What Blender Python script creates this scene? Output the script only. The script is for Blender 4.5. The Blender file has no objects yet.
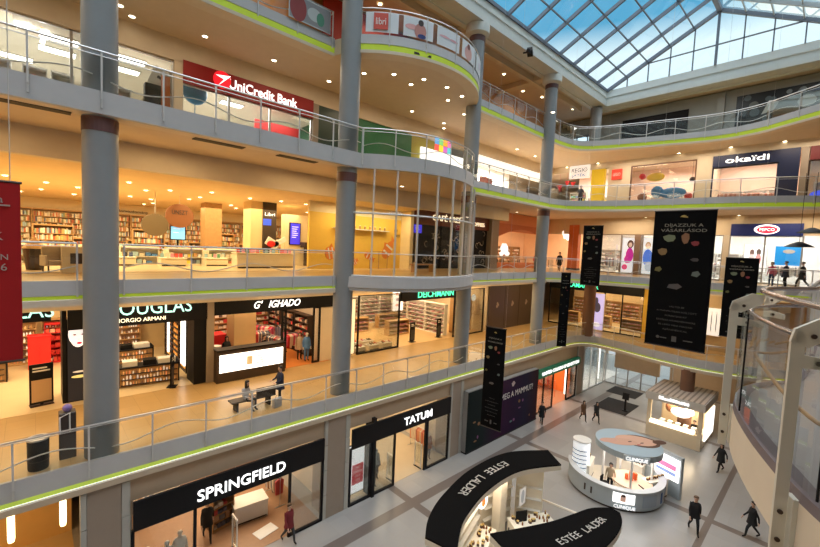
import bpy, bmesh, math, random
from mathutils import Vector, Matrix
from math import sin, cos, pi, radians as RAD, sqrt, atan2, hypot
random.seed(7)
C = bpy.context.scene.collection
# ------------------------------------------------------------------ camera solved from the photograph's vanishing points
FPX, YAW, PIT, ROL = 400.8, RAD(46.65), RAD(-3.706), RAD(2.556)
CAM = Vector((0, 0, 13.0))
_F = Vector((cos(YAW)*cos(PIT), sin(YAW)*cos(PIT), sin(PIT)))
_R0 = Vector((sin(YAW), -cos(YAW), 0)); _U0 = _R0.cross(_F)
_R = cos(ROL)*_R0 + sin(ROL)*_U0
_U = -sin(ROL)*_R0 + cos(ROL)*_U0
def _ray(x, y): return _F*FPX + _R*(x-410) - _U*(y-273.5)
def PY(x, y, D): d = _ray(x, y); return CAM + d*(D/d.y)
def PX(x, y, D): d = _ray(x, y); return CAM + d*(D/d.x)
def PZ(x, y, z): d = _ray(x, y); return CAM + d*((z-CAM.z)/d.z)
L0, L1, L2, L3, L4 = 0.0, 5.75, 11.45, 17.25, 22.66

# ------------------------------------------------------------------ mesh helpers
class MB:
    def __init__(s): s.v = []; s.f = []; s.m = []; s.c = []; s.mi = 0; s.col = (1, 1, 1)
    def add(s, vs, fs):
        o = len(s.v); s.v += [tuple(p) for p in vs]
        for f in fs: s.f.append([i+o for i in f]); s.m.append(s.mi); s.c.append(s.col)
    def poly(s, pts): s.add(pts, [list(range(len(pts)))])
    def bx(s, x0, x1, y0, y1, z0, z1):
        s.add([(x0,y0,z0),(x1,y0,z0),(x1,y1,z0),(x0,y1,z0),(x0,y0,z1),(x1,y0,z1),(x1,y1,z1),(x0,y1,z1)],
              [(0,3,2,1),(4,5,6,7),(0,1,5,4),(1,2,6,5),(2,3,7,6),(3,0,4,7)])
    def box(s, c, d, rz=0, rx=0, ry=0):
        R = Matrix.Rotation(rz,3,'Z') @ Matrix.Rotation(ry,3,'Y') @ Matrix.Rotation(rx,3,'X'); c = Vector(c)
        vs = [c + R @ Vector((a*d[0]/2, b*d[1]/2, e*d[2]/2)) for e in (-1,1) for a,b in ((-1,-1),(1,-1),(1,1),(-1,1))]
        s.add(vs, [(0,3,2,1),(4,5,6,7),(0,1,5,4),(1,2,6,5),(2,3,7,6),(3,0,4,7)])
    def bbox(s, c, d, rz=0, b=.02):
        """box with chamfered vertical and top edges"""
        x, y, z = d[0]/2, d[1]/2, d[2]
        R = Matrix.Rotation(rz,3,'Z'); c = Vector(c)
        def ring(i, h): return [c + R @ Vector(p) for p in ((-x+i,-y+i+b,h),(-x+i+b,-y+i,h),(x-i-b,-y+i,h),(x-i,-y+i+b,h),(x-i,y-i-b,h),(x-i-b,y-i,h),(-x+i+b,y-i,h),(-x+i,y-i-b,h))]
        s.loft([ring(0,-z/2), ring(0,z/2-b), ring(b,z/2)], caps=True)
    def loft(s, rings, caps=True, closed=True):
        n = len(rings[0]); vs = [p for r in rings for p in r]; fs = []
        for i in range(len(rings)-1):
            for j in range(n if closed else n-1):
                k = (j+1) % n; fs.append((i*n+j, i*n+k, (i+1)*n+k, (i+1)*n+j))
        if caps: fs.append(tuple(range(n))[::-1]); fs.append(tuple(range((len(rings)-1)*n, len(rings)*n)))
        s.add(vs, fs)
    def prism(s, pts, z0, z1): s.loft([[(p[0],p[1],z0) for p in pts], [(p[0],p[1],z1) for p in pts]])
    def extr(s, pts, d): d = Vector(d); s.loft([[Vector(p) for p in pts], [Vector(p)+d for p in pts]])
    def tube(s, pts, r, n=8, closed=False):
        pts = [Vector(p) for p in pts]; rings = []; N = len(pts)
        rr = r if isinstance(r, (list, tuple)) else [r]*N
        for i, p in enumerate(pts):
            a = pts[(i-1) % N] if (closed or i > 0) else p; b = pts[(i+1) % N] if (closed or i < N-1) else p
            t = (b-a).normalized(); up = Vector((0,0,1)) if abs(t.z) < .9 else Vector((1,0,0))
            u = t.cross(up).normalized(); w = u.cross(t)
            rings.append([p + (u*cos(2*pi*k/n) + w*sin(2*pi*k/n))*rr[i] for k in range(n)])
        if closed: rings.append(rings[0])
        s.loft(rings, caps=not closed)
    def cyl(s, p0, p1, r0, r1=None, n=14): s.tube([p0, p1], [r0, r0 if r1 is None else r1], n)
    def lathe(s, c, prof, n=20, caps=True):
        c = Vector(c); s.loft([[c + Vector((r*cos(2*pi*k/n), r*sin(2*pi*k/n), z)) for k in range(n)] for r, z in prof], caps=caps)
    def ell(s, c, r, n=12, m=7, rz=0):
        c = Vector(c); R = Matrix.Rotation(rz,3,'Z')
        s.loft([[c + R @ Vector((r[0]*sin(pi*i/m)*cos(2*pi*k/n), r[1]*sin(pi*i/m)*sin(2*pi*k/n), -r[2]*cos(pi*i/m))) for k in range(n)] for i in [.15]+list(range(1,m))+[m-.15]])
    def disc(s, c, u, w, ru, rw, th, n=28, a0=0, a1=2*pi):
        """thin oval plate spanned by u, w, thickness along u x w"""
        c = Vector(c); u = Vector(u); w = Vector(w)
        s.extr([c + u*ru*cos(a0+(a1-a0)*k/n) + w*rw*sin(a0+(a1-a0)*k/n) for k in range(n)], u.cross(w).normalized()*th)
    def build(s, name, mat, parent=None, label=None, smooth=False):
        off = Vector((0,0,0)); p = parent
        while p: off += p.location; p = p.parent
        me = bpy.data.meshes.new(name)
        me.from_pydata([(a-off.x, b-off.y, c-off.z) for a,b,c in s.v], [], s.f)
        ms = mat if isinstance(mat, (list, tuple)) else [mat]
        for m in ms: me.materials.append(m)
        me.polygons.foreach_set('material_index', s.m)
        if any(m.get('vc') for m in ms):
            ca = me.color_attributes.new('Col', 'FLOAT_COLOR', 'CORNER'); k = 0; buf = []
            for p_, c in zip(me.polygons, s.c): buf += [c[0], c[1], c[2], 1.0]*p_.loop_total
            ca.data.foreach_set('color', buf)
        bm = bmesh.new(); bm.from_mesh(me); bmesh.ops.recalc_face_normals(bm, faces=bm.faces); bm.to_mesh(me); bm.free()
        if smooth:
            me.polygons.foreach_set('use_smooth', [True]*len(me.polygons))
            try: me.set_sharp_from_angle(angle=RAD(40))
            except Exception: pass
        me.update()
        o = bpy.data.objects.new(name, me); C.objects.link(o)
        if parent: o.parent = parent
        if label: o['label'] = label
        return o
def tag(o, label, cat, group=None, kind=None):
    o['label'] = label; o['category'] = cat
    if group: o['group'] = group
    if kind: o['kind'] = kind
    return o
def thing(name, label, cat, loc=(0,0,0), group=None):
    o = bpy.data.objects.new(name, None); C.objects.link(o); o.location = loc; o.empty_display_size = .2
    return tag(o, label, cat, group)
def struct(name, mb, mat, label=None, smooth=False):
    o = mb.build(name, mat, None, label, smooth); o['kind'] = 'structure'; return o
def one(name, mb, mat, label, cat, group=None, smooth=False): return tag(mb.build(name, mat, None, None, smooth), label, cat, group)
def dup(root, loc, rz=None, label=None, group=None):
    r = root.copy(); C.objects.link(r); r.location = loc
    if rz is not None: r.rotation_euler = (0,0,rz)
    if label: r['label'] = label
    if group: r['group'] = group
    for ch in list(root.children):
        c = ch.copy(); C.objects.link(c); c.parent = r
        for g in list(ch.children):
            d = g.copy(); C.objects.link(d); d.parent = c
    return r
class Kind:
    def __init__(s, maker): s.maker = maker; s.root = None
    def put(s, loc, rz=0, label=None, group=None):
        if s.root is None:
            s.root = s.maker(); r = s.root; r.location = loc; r.rotation_euler = (0,0,rz)
            if label: r['label'] = label
            if group: r['group'] = group
            return r
        return dup(s.root, loc, rz, label, group)
def rect_left(a, b, Y):  # pixel corners on a wall facing -Y
    p, q = PY(*a, Y), PY(*b, Y); return min(p.x,q.x), max(p.x,q.x), min(p.z,q.z), max(p.z,q.z)
_tc = 0
def text(s, pos, r, u, h, mat, parent=None, name='lettering', width=None, bold=0.0, th=.03, shear=0, align='CENTER', label=None, spacing=1.0):
    """lettering as a mesh: pos = centre of the line, r = reading direction, u = up, h = cap height"""
    cu = bpy.data.curves.new('t', 'FONT'); cu.body = s; cu.align_x = align; cu.extrude = th/2/(h*1.4); cu.offset = bold*.35; cu.shear = shear
    cu.space_character = spacing; cu.resolution_u = 3
    o = bpy.data.objects.new('t', cu); C.objects.link(o)
    dg = bpy.context.evaluated_depsgraph_get(); me = bpy.data.meshes.new_from_object(o.evaluated_get(dg))
    bpy.data.objects.remove(o); bpy.data.curves.remove(cu)
    xs = [v.co.x for v in me.vertices]; ys = [v.co.y for v in me.vertices]
    if not xs: return None
    sc = h/0.69; sx = sc
    if width: sx = width/(max(xs)-min(xs))
    cx = (max(xs)+min(xs))/2 if align == 'CENTER' else 0
    r = Vector(r).normalized(); u = Vector(u).normalized(); n = r.cross(u); pos = Vector(pos)
    off = Vector((0,0,0)); p = parent
    while p: off += p.location; p = p.parent
    for v in me.vertices:
        c = v.co.copy(); v.co = pos + r*((c.x-cx)*sx) + u*((c.y-.345)*sc) + n*(c.z*sc + th/2) - off
    me.materials.clear(); me.materials.append(mat); me.update()
    o = bpy.data.objects.new(name, me); C.objects.link(o)
    if parent: o.parent = parent
    if label: o['label'] = label
    return o
# ------------------------------------------------------------------ materials
_mats = {}
def M(name, col, rough=.6, metal=0, emit=0, noise=.06, scale=2.5, ecol=None, spec=.5):
    if name in _mats: return _mats[name]
    m = bpy.data.materials.new(name); m.use_nodes = True; nt = m.node_tree; b = nt.nodes['Principled BSDF']
    b.inputs['Roughness'].default_value = rough; b.inputs['Metallic'].default_value = metal
    b.inputs['Specular IOR Level'].default_value = spec
    c = (*col, 1)
    if noise:
        tc = nt.nodes.new('ShaderNodeTexCoord'); nz = nt.nodes.new('ShaderNodeTexNoise'); nz.inputs['Scale'].default_value = scale
        nz.inputs['Detail'].default_value = 3
        mx = nt.nodes.new('ShaderNodeMix'); mx.data_type = 'RGBA'
        mx.inputs[6].default_value = (*[x*(1-noise) for x in col], 1); mx.inputs[7].default_value = (*[min(1, x*(1+noise)) for x in col], 1)
        nt.links.new(tc.outputs['Object'], nz.inputs['Vector']); nt.links.new(nz.outputs['Fac'], mx.inputs[0]); nt.links.new(mx.outputs[2], b.inputs['Base Color'])
    else: b.inputs['Base Color'].default_value = c
    if emit: b.inputs['Emission Color'].default_value = (*(ecol or col), 1); b.inputs['Emission Strength'].default_value = emit
    _mats[name] = m; return m
def VC(name, rough=.6, emit=0):
    m = bpy.data.materials.new(name); m.use_nodes = True; nt = m.node_tree; b = nt.nodes['Principled BSDF']; m['vc'] = 1
    a = nt.nodes.new('ShaderNodeVertexColor'); a.layer_name = 'Col'
    nt.links.new(a.outputs[0], b.inputs['Base Color']); b.inputs['Roughness'].default_value = rough
    if emit: nt.links.new(a.outputs[0], b.inputs['Emission Color']); b.inputs['Emission Strength'].default_value = emit
    return m
def glass(name, tint, refl=.12, rough=.02):
    m = bpy.data.materials.new(name); m.use_nodes = True; nt = m.node_tree; nt.nodes.clear()
    o = nt.nodes.new('ShaderNodeOutputMaterial'); t = nt.nodes.new('ShaderNodeBsdfTransparent'); g = nt.nodes.new('ShaderNodeBsdfGlossy')
    t.inputs[0].default_value = (*tint, 1); g.inputs['Roughness'].default_value = rough; g.inputs[0].default_value = (.9,.95,.95,1)
    f = nt.nodes.new('ShaderNodeLayerWeight'); f.inputs[0].default_value = .35
    mr = nt.nodes.new('ShaderNodeMath'); mr.operation = 'MULTIPLY_ADD'; mr.inputs[1].default_value = .5; mr.inputs[2].default_value = refl*.4
    mx = nt.nodes.new('ShaderNodeMixShader')
    nt.links.new(f.outputs['Fresnel'], mr.inputs[0]); nt.links.new(mr.outputs[0], mx.inputs[0]); nt.links.new(t.outputs[0], mx.inputs[1]); nt.links.new(g.outputs[0], mx.inputs[2]); nt.links.new(mx.outputs[0], o.inputs[0])
    _mats[name] = m; return m
GREY = M('grey_panel', (.51,.51,.52), .45)
COLM = M('column_grey', (.265,.285,.30), .5)
MAROON = M('maroon_ring', (.13,.06,.06), .5)
CEIL = M('tan_ceiling', (.66,.55,.42), .8)
CREAM = M('cream_plaster', (.70,.61,.48), .8)
COOLW = M('cool_white_trim', (.66,.70,.68), .6)
LIME = M('lime_led_cove', (.45,.60,.05), .5, emit=.24, ecol=(.55,.72,.03))
LIMED = M('dim_lime_strip', (.40,.50,.03), .5, emit=.16, ecol=(.55,.75,.02))
LEDW = M('white_led_line', (.9,.95,.8), .4, emit=1.0, ecol=(.95,1,.72))
SLOT = M('dark_slot', (.03,.025,.02), .7)
STEEL = M('brushed_steel', (.60,.61,.62), .3, .7)
POSTM = M('post_grey_paint', (.62,.62,.61), .4, .1)
WAVE = M('white_tube', (.80,.80,.78), .35)
GLASS = glass('railing_glass', (.90,.93,.92), .10)
SHOPG = glass('shop_glass', (.95,.96,.95), .07)
ROOFG = glass('skylight_glass', (.93,.97,1.0), .05)
BLACK = M('black_paint', (.009,.009,.011), .5, spec=.2)
BLACKM = M('black_fabric', (.006,.006,.0065), .9, spec=.06)
DARKB = M('dark_brown', (.045,.028,.02), .5)
WHITE = M('white_paint', (.80,.79,.76), .5)
WHITEL = M('white_lit_letters', (1,1,1), .5, emit=1.35, noise=0)
WARML = M('warm_lamp', (1,.85,.6), .5, emit=14, ecol=(1,.84,.58), noise=0)
PANELL = M('white_light_panel', (1,1,1), .5, emit=6, ecol=(1,.97,.9), noise=0)
LIGHTBOX = M('white_lightbox', (1,1,1), .5, emit=1.9, ecol=(1,.96,.9), noise=0)
WOOD = M('warm_wood', (.42,.24,.10), .5, noise=.2, scale=6)
WOODF = M('wood_floor', (.36,.21,.12), .45, noise=.15, scale=4)
SHELFW = M('shelf_wood', (.50,.30,.13), .55, noise=.12)
YELLOW = M('yellow_wall', (.85,.55,.08), .6)
ORANGE = M('orange_wall', (.75,.22,.05), .6)
RED = M('red_paint', (.62,.015,.02), .5)
GREEN = M('dark_green', (.01,.10,.05), .5)
NAVY = M('navy_board', (.008,.014,.06), .4)
GOODS = VC('painted_goods', .55)
SCREEN = VC('lit_picture', .4, .9)
PRINT = VC('printed_colours', .6)
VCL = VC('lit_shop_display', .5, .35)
SKIN = M('skin', (.62,.40,.29), .6)
HAIRD = M('dark_hair', (.02,.013,.01), .6)
def cloth(n, c): return M('cloth_'+n, c, .9, noise=.15, scale=8)
def shop_floor(name, c): return M(name, c, .3, noise=.08, scale=1.2)
def floor_mat():
    m = bpy.data.materials.new('stone_floor_with_bands'); m.use_nodes = True; nt = m.node_tree; b = nt.nodes['Principled BSDF']; N = nt.nodes.new; K = nt.links.new
    g = N('ShaderNodeNewGeometry'); s = N('ShaderNodeSeparateXYZ'); K(g.outputs['Position'], s.inputs[0])
    out = None
    for ax, v, e in ((1,13.87,.30),(1,3.37,.14),(0,14.0,.22),(0,24.6,.22),(0,35.2,.22),(0,3.4,.22),(0,45.8,.22)):
        c = N('ShaderNodeMath'); c.operation = 'COMPARE'; K(s.outputs[ax], c.inputs[0]); c.inputs[1].default_value = v; c.inputs[2].default_value = e
        if out is None: out = c.outputs[0]
        else:
            a = N('ShaderNodeMath'); a.operation = 'MAXIMUM'; K(out, a.inputs[0]); K(c.outputs[0], a.inputs[1]); out = a.outputs[0]
    br = N('ShaderNodeTexBrick'); br.offset = 0; br.inputs['Scale'].default_value = 1; br.inputs['Brick Width'].default_value = .9; br.inputs['Row Height'].default_value = .9
    br.inputs['Mortar Size'].default_value = .008; br.inputs['Color1'].default_value = (.37,.357,.345,1); br.inputs['Color2'].default_value = (.335,.325,.315,1); br.inputs['Mortar'].default_value = (.36,.33,.29,1)
    K(g.outputs['Position'], br.inputs['Vector'])
    mx = N('ShaderNodeMix'); mx.data_type = 'RGBA'; K(out, mx.inputs[0]); K(br.outputs['Color'], mx.inputs[6]); mx.inputs[7].default_value = (.17,.14,.125,1)
    K(mx.outputs[2], b.inputs['Base Color']); b.inputs['Roughness'].default_value = .28
    return m
FLOOR = floor_mat()
def tile_floor(name, c1, c2, band=None):
    m = bpy.data.materials.new(name); m.use_nodes = True; nt = m.node_tree; b = nt.nodes['Principled BSDF']; N = nt.nodes.new; K = nt.links.new
    g = N('ShaderNodeNewGeometry'); br = N('ShaderNodeTexBrick'); br.offset = 0; br.inputs['Scale'].default_value = 1
    br.inputs['Brick Width'].default_value = .8; br.inputs['Row Height'].default_value = .8; br.inputs['Mortar Size'].default_value = .008
    br.inputs['Color1'].default_value = (*c1,1); br.inputs['Color2'].default_value = (*c2,1); br.inputs['Mortar'].default_value = (*[x*.75 for x in c1],1)
    K(g.outputs['Position'], br.inputs['Vector']); b.inputs['Roughness'].default_value = .3
    s = N('ShaderNodeSeparateXYZ'); K(g.outputs['Position'], s.inputs[0])
    c = N('ShaderNodeMath'); c.operation = 'COMPARE'; K(s.outputs[1], c.inputs[0]); c.inputs[1].default_value = 18.9; c.inputs[2].default_value = .12
    mx = N('ShaderNodeMix'); mx.data_type = 'RGBA'; K(c.outputs[0], mx.inputs[0]); K(br.outputs['Color'], mx.inputs[6]); mx.inputs[7].default_value = (*[x*.6 for x in c1],1)
    K(mx.outputs[2], b.inputs['Base Color']); return m
WALKF = tile_floor('beige_walkway_tiles', (.48,.32,.14), (.44,.29,.125))
def slat_mat(name, c1, c2, ax, step):
    m = bpy.data.materials.new(name); m.use_nodes = True; nt = m.node_tree; b = nt.nodes['Principled BSDF']; N = nt.nodes.new; K = nt.links.new
    g = N('ShaderNodeNewGeometry'); s = N('ShaderNodeSeparateXYZ'); K(g.outputs['Position'], s.inputs[0])
    p = N('ShaderNodeMath'); p.operation = 'PINGPONG'; K(s.outputs[ax], p.inputs[0]); p.inputs[1].default_value = step
    q = N('ShaderNodeMath'); q.operation = 'GREATER_THAN'; K(p.outputs[0], q.inputs[0]); q.inputs[1].default_value = step*.6
    mx = N('ShaderNodeMix'); mx.data_type = 'RGBA'; K(q.outputs[0], mx.inputs[0]); mx.inputs[6].default_value = (*c1,1); mx.inputs[7].default_value = (*c2,1)
    K(mx.outputs[2], b.inputs['Base Color']); b.inputs['Roughness'].default_value = .6; return m
VX, VY, VZ = Vector((1,0,0)), Vector((0,1,0)), Vector((0,0,1))
def lamp(kind, loc, energy, col=(1,.72,.42), size=1.0, sy=None, rot=(0,0,0), spot=None, name='lamp', parent=None):
    l = bpy.data.lights.new(name, kind); l.energy = energy; l.color = col
    if kind == 'AREA':
        l.shape = 'RECTANGLE'; l.size = size; l.size_y = sy or size
    elif kind == 'SPOT': l.spot_size = spot or RAD(140); l.spot_blend = 1; l.shadow_soft_size = .12
    else: l.shadow_soft_size = size
    o = bpy.data.objects.new(name, l); C.objects.link(o); o.location = loc; o.rotation_euler = rot
    return o
# ================================================================== SHELL
CX, CY = 15.5, 19.6
def arc(R, y, n=22):
    a = math.asin((y-CY)/R)          # negative
    a0, a1 = -pi - a, a
    return [(CX+R*cos(a0+(a1-a0)*k/n), CY+R*sin(a0+(a1-a0)*k/n)) for k in range(n+1)]
def smooth_path(pts, n=5):
    out = []
    for i in range(len(pts)-1):
        p0 = Vector(pts[max(i-1,0)]); p1 = Vector(pts[i]); p2 = Vector(pts[i+1]); p3 = Vector(pts[min(i+2,len(pts)-1)])
        for k in range(n):
            t = k/n
            q = .5*((2*p1)+(-p0+p2)*t+(2*p0-5*p1+4*p2-p3)*t*t+(-p0+3*p1-3*p2+p3)*t**3); out.append((q.x,q.y))
    out.append(tuple(pts[-1])); return out
X0, XE, YB, YN = -13.0, 56.0, 36.0, -9.0
back1 = smooth_path([(30,15.64),(33.5,15.62),(35.6,15.3),(36.5,14.3),(36.3,12.2),(35.8,10.5),(35.4,8.9),(35.1,6.3),(35.7,4.1),(37.4,1.2),(38.6,-2)])
back2 = smooth_path([(29.6,16.2),(31.2,15.6),(32.2,14.2),(33.2,11.5),(33.9,8.5),(34.2,5.5),(34.8,2.8),(36,0),(37,-2)])
back3 = smooth_path([(29.3,15.64),(31.0,15.2),(32.0,13.8),(32.9,11.2),(33.4,8),(33.7,5.2),(34.5,2.7),(35.8,0),(36.8,-2)])
back4 = smooth_path([(29.6,16.4),(32.6,16.25),(34.3,15.6),(35.3,13.7),(36.5,9.6),(37.1,6.6),(36.6,4.4),(35.4,2.6),(33.6,0.2),(31.4,-2)])
edge1 = [(X0,15.64)] + back1
edge2l = [(X0,16.2),(10.55,16.2)]
edge2r = arc(6.0, 16.2)
edge2 = edge2l + edge2r[1:] + back2
edge3 = [(X0,15.64)] + arc(5.75, 15.64) + back3
edge4a = [(X0,17.1),(10.55,17.1)]
edge4r = arc(5.75, 16.2)
edge4 = edge4a + edge4r + [(20.3,16.4)] + back4
bulge = smooth_path([(2.3,-1.2),(2.9,-.55),(3.63,-.05),(4.1,.16),(4.8,.42),(5.6,.63),(6.3,.66),(6.9,.5),(7.3,.3),(8.2,.24)], 4)
near2 = list(reversed([(x,y) for x,y in bulge])) + [(1.2,-1.5),(.4,-.45),(-.6,-.3),(X0,-.3)]
near_path2 = [(37,-2),(14,.2)] + near2
def slab(lv, edge, near, th, nm):
    mb = MB()
    inner = edge + near
    poly = [(X0,YB),(XE,YB),(XE,YN),(X0,YN)]
    pts = inner[:] + [(X0,YN),(XE,YN),(XE,YB),(X0,YB)]
    bm = bmesh.new()
    from mathutils.geometry import tessellate_polygon
    tri = tessellate_polygon([[Vector((p[0],p[1],0)) for p in pts]])
    n = len(pts)
    mb.mi = 0; mb.add([(p[0],p[1],lv) for p in pts], tri)
    mb.mi = 1; mb.add([(p[0],p[1],lv-th) for p in pts], tri)
    mb.add([(p[0],p[1],lv) for p in pts]+[(p[0],p[1],lv-th) for p in pts], [(i,(i+1)%n,n+(i+1)%n,n+i) for i in range(n)])
    o = mb.build(nm, [WALKF, CEIL]); o['kind'] = 'structure'
    return o
straight_near = [(37,-2),(33,-1.2),(X0,-1.2)]
slab(L1, edge1, [(38.6,-2),(33,-1.2),(X0,-1.2)], .85, 'floor')
slab(L2, edge2, near_path2, .46, 'floor')
slab(L3, edge3, [(36.8,-2),(33,-1.2),(X0,-1.2)], .62, 'floor')
slab(L4, edge4, [(31.4,-2),(29,-1.2),(X0,-1.2)], .72, 'floor')
mb = MB(); mb.bx(X0, XE, YN, YB, -.3, 0); struct('floor', mb, FLOOR)

def offs(path, d):
    n = len(path); out = []
    for i in range(n):
        p = Vector(path[i]).to_2d() if len(path[i])==2 else Vector(path[i][:2])
        t = Vector((0,0))
        if i > 0: a = (Vector(path[i])-Vector(path[i-1])); t += a.normalized()
        if i < n-1: a = (Vector(path[i+1])-Vector(path[i])); t += a.normalized()
        t.normalize(); nrm = Vector((t.y,-t.x)); k = 1
        if 0 < i < n-1:
            a = (Vector(path[i])-Vector(path[i-1])).normalized(); k = 1/max(.5, abs(a.dot(t)))
        out.append((path[i][0]+nrm.x*d*k, path[i][1]+nrm.y*d*k))
    return out
def sweep(mb, path, prof):
    for (o0,z0,m0),(o1,z1,_) in zip(prof, prof[1:]):
        a = offs(path,o0); b = offs(path,o1); n = len(a); mb.mi = m0
        mb.add([(p[0],p[1],z0) for p in a]+[(p[0],p[1],z1) for p in b], [(i,i+1,n+i+1,n+i) for i in range(n-1)])
    mb.mi = 0
FM = [GREY, LIME, CREAM, LEDW, MAROON, LIMED, M('plum_grey_edge',(.16,.13,.14),.5)]
def fascia(path, lv, prof, label):
    mb = MB(); sweep(mb, path, [(o, lv+z, m) for o,z,m in prof]); o = struct('trim_1', mb, FM, label); return o
P_led = [(-.1,.06,0),(.0,.06,0),(.02,-.50,0),(.02,-.535,5),(.10,-.63,3),(.108,-.65,2),(.14,-.69,2),(.10,-.90,2),(-.6,-.92,2)]
P_lime = [(-.1,.06,0),(.02,.06,0),(.05,-.36,0),(.02,-.37,1),(.012,-.62,2),(.05,-.64,2),(.05,-.78,2),(-.6,-.78,2)]
P_lime2= [(-.1,.06,0),(.02,.06,0),(.04,-.40,0),(.02,-.41,1),(.012,-.52,2),(.05,-.54,2),(.05,-.74,2),(-.6,-.74,2)]
P_plain= [(-.1,.06,0),(.02,.06,0),(.03,-.62,0),(-.1,-.64,2),(-.6,-.64,2)]
P_round= [(-.1,.06,0),(.02,.06,0),(.05,-.45,0),(.0,-.5,0),(.0,-.61,2),(-.6,-.62,2)]
fascia([p for p in edge1], L1, P_led, 'grey balcony edge with white and lime light line')
fascia(edge2l, L2, P_lime2, 'grey balcony edge with narrow lime strip')
fascia(edge2r, L2, P_round, 'rounded grey balcony edge under the glass wall')
fascia([edge2r[-1]] + back2, L2, P_lime2, 'grey balcony edge turning the far corner')
e3l = [(X0,15.64)] + arc(5.75,15.64)
fascia(e3l, L3, P_plain, 'plain grey balcony edge swelling into a round bay')
fascia([e3l[-1]] + back3, L3, P_lime, 'grey balcony edge with lime band turning the far corner')
fascia(edge4a, L4, P_lime, 'top balcony edge with bright lime band')
fascia(edge4r, L4, P_lime, 'rounded top balcony edge with lime band')
fascia([edge4r[-1],(20.3,16.4)] + back4, L4, P_lime, 'top balcony edge with lime band round the far corner')
P_near = [(-.1,.02,6),(.02,.02,6),(.03,-.05,2),(.03,-.47,2),(.0,-.48,2),(-.6,-.49,2)]
fascia(near_path2, L2, P_near, 'cream balcony edge of the near round bay')

# ---- columns
COLX = [1.6, 10.9, 20.1, 29.55]
def column_shell(x, y, z0, z1, rings, r=.45, mat=COLM):
    mb = MB(); mb.lathe((x,y,0), [(r,z0),(r,z1)], 28)
    o = struct('column', mb, [mat], None, True)
    for z in rings:
        m2 = MB(); m2.lathe((x,y,0), [(r+.012,z),(r+.012,z+.42)], 28); m2.build('collar_ring', MAROON, o)
    return o
for i, x in enumerate(COLX):
    c = column_shell(x, 16.2, L1, 26.55, [L3-1.3] if i else [L3-1.1], .47)
    mb = MB(); mb.lathe((x,16.2,0), [(.5,26.05),(.72,26.2),(.74,26.62),(.74,26.7)], 28); mb.build('capital', COOLW, c, smooth=True)
    mb = MB(); mb.lathe((x,16.2,0), [(.485,25.72),(.485,26.06)], 28); mb.build('collar_ring', MAROON, c)
mb = MB(); mb.lathe((38.2,16.3,0), [(.5,L4),(.5,26.6)], 24); struct('column', mb, COLM, None, True)
mb = MB(); mb.lathe((35.4,6.9,0), [(.45,0),(.45,4.92)], 24); struct('column', mb, M('brown_column',(.20,.10,.06),.5), None, True)
mb = MB(); mb.lathe((36.6,15.0,0), [(.5,L1),(.5,L2-.5)], 24); struct('column', mb, M('brown_column',(.20,.10,.06),.5), None, True)

# ---- outer walls of the hall
mb = MB(); mb.bx(X0-.3, X0, YN, YB, 0, 28); struct('wall_west', mb, CREAM)
mb = MB(); mb.bx(X0, XE, YN-.3, YN, 0, 28); struct('wall_south', mb, CREAM)
mb = MB(); mb.bx(X0, XE, YB, YB+.3, 0, 28); struct('wall_north', mb, CREAM)
mb = MB(); mb.bx(XE, XE+.3, YN, YB, 4.9, 28); mb.bx(XE, XE+.3, YN, 6, 0, 4.9); mb.bx(XE,XE+.3,20,YB,0,4.9); struct('wall_east', mb, CREAM)
mb = MB(); mb.bx(XE, 110, -20, 60, -.35, -.02); struct('ground', mb, M('outside_paving',(.35,.36,.37),.7))

# ---- roof: flat roof around the skylight, cornice, skylight
YS0, YS1, XG, ZG, YR, ZR = -.44, 15.64, 38.6, 28.1, 7.6, 32.2
mb = MB()
mb.bx(X0, XE, YS1+.02, YB, 27.0, 27.9); mb.bx(X0, XE, YN, YS0-.02, 27.0, 27.9); mb.bx(XG+.02, XE, YS0-.02, YS1+.02, 27.0, 27.9)
struct('ceiling', mb, CEIL)
mb = MB()
cpath = [(X0,YS1),(XG,YS1),(XG,YS0),(X0,YS0)]
sweep(mb, cpath, [(-.3,28.12,0),(.0,28.12,0),(.02,27.62,0),(.07,27.62,0),(.07,27.50,0),(.0,27.48,0),(.0,27.08,0),(.10,27.06,0),(.10,26.72,0),(-.9,26.70,0),(-.9,26.62,0),(-1.25,26.62,0),(-1.25,27.02,0)])
struct('trim_2', mb, COOLW, 'stepped pale cornice under the skylight')
mb = MB()   # soffit ribs between columns and the back wall of the top gallery
mb.bx(X0, 38, 17.6, 17.95, 26.55, 27.0)
for x in COLX: mb.bx(x-.35, x+.35, 16.5, 21.3, 26.62, 27.0)
struct('trim_3', mb, CREAM, 'ceiling ribs of the top gallery')
def bar(mb, a, b, w, h):
    a = Vector(a); b = Vector(b); t = (b-a).normalized(); s = t.cross(VZ)
    if s.length < .01: s = VX.copy()
    s.normalize(); u = s.cross(t)
    mb.loft([[p+s*i*w/2+u*j*h/2 for i,j in ((-1,-1),(1,-1),(1,1),(-1,1))] for p in (a,b)])
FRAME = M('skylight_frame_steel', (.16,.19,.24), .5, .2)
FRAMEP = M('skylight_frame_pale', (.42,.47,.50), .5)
xs = [XG - 2.325*k for k in range(23)]
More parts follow.
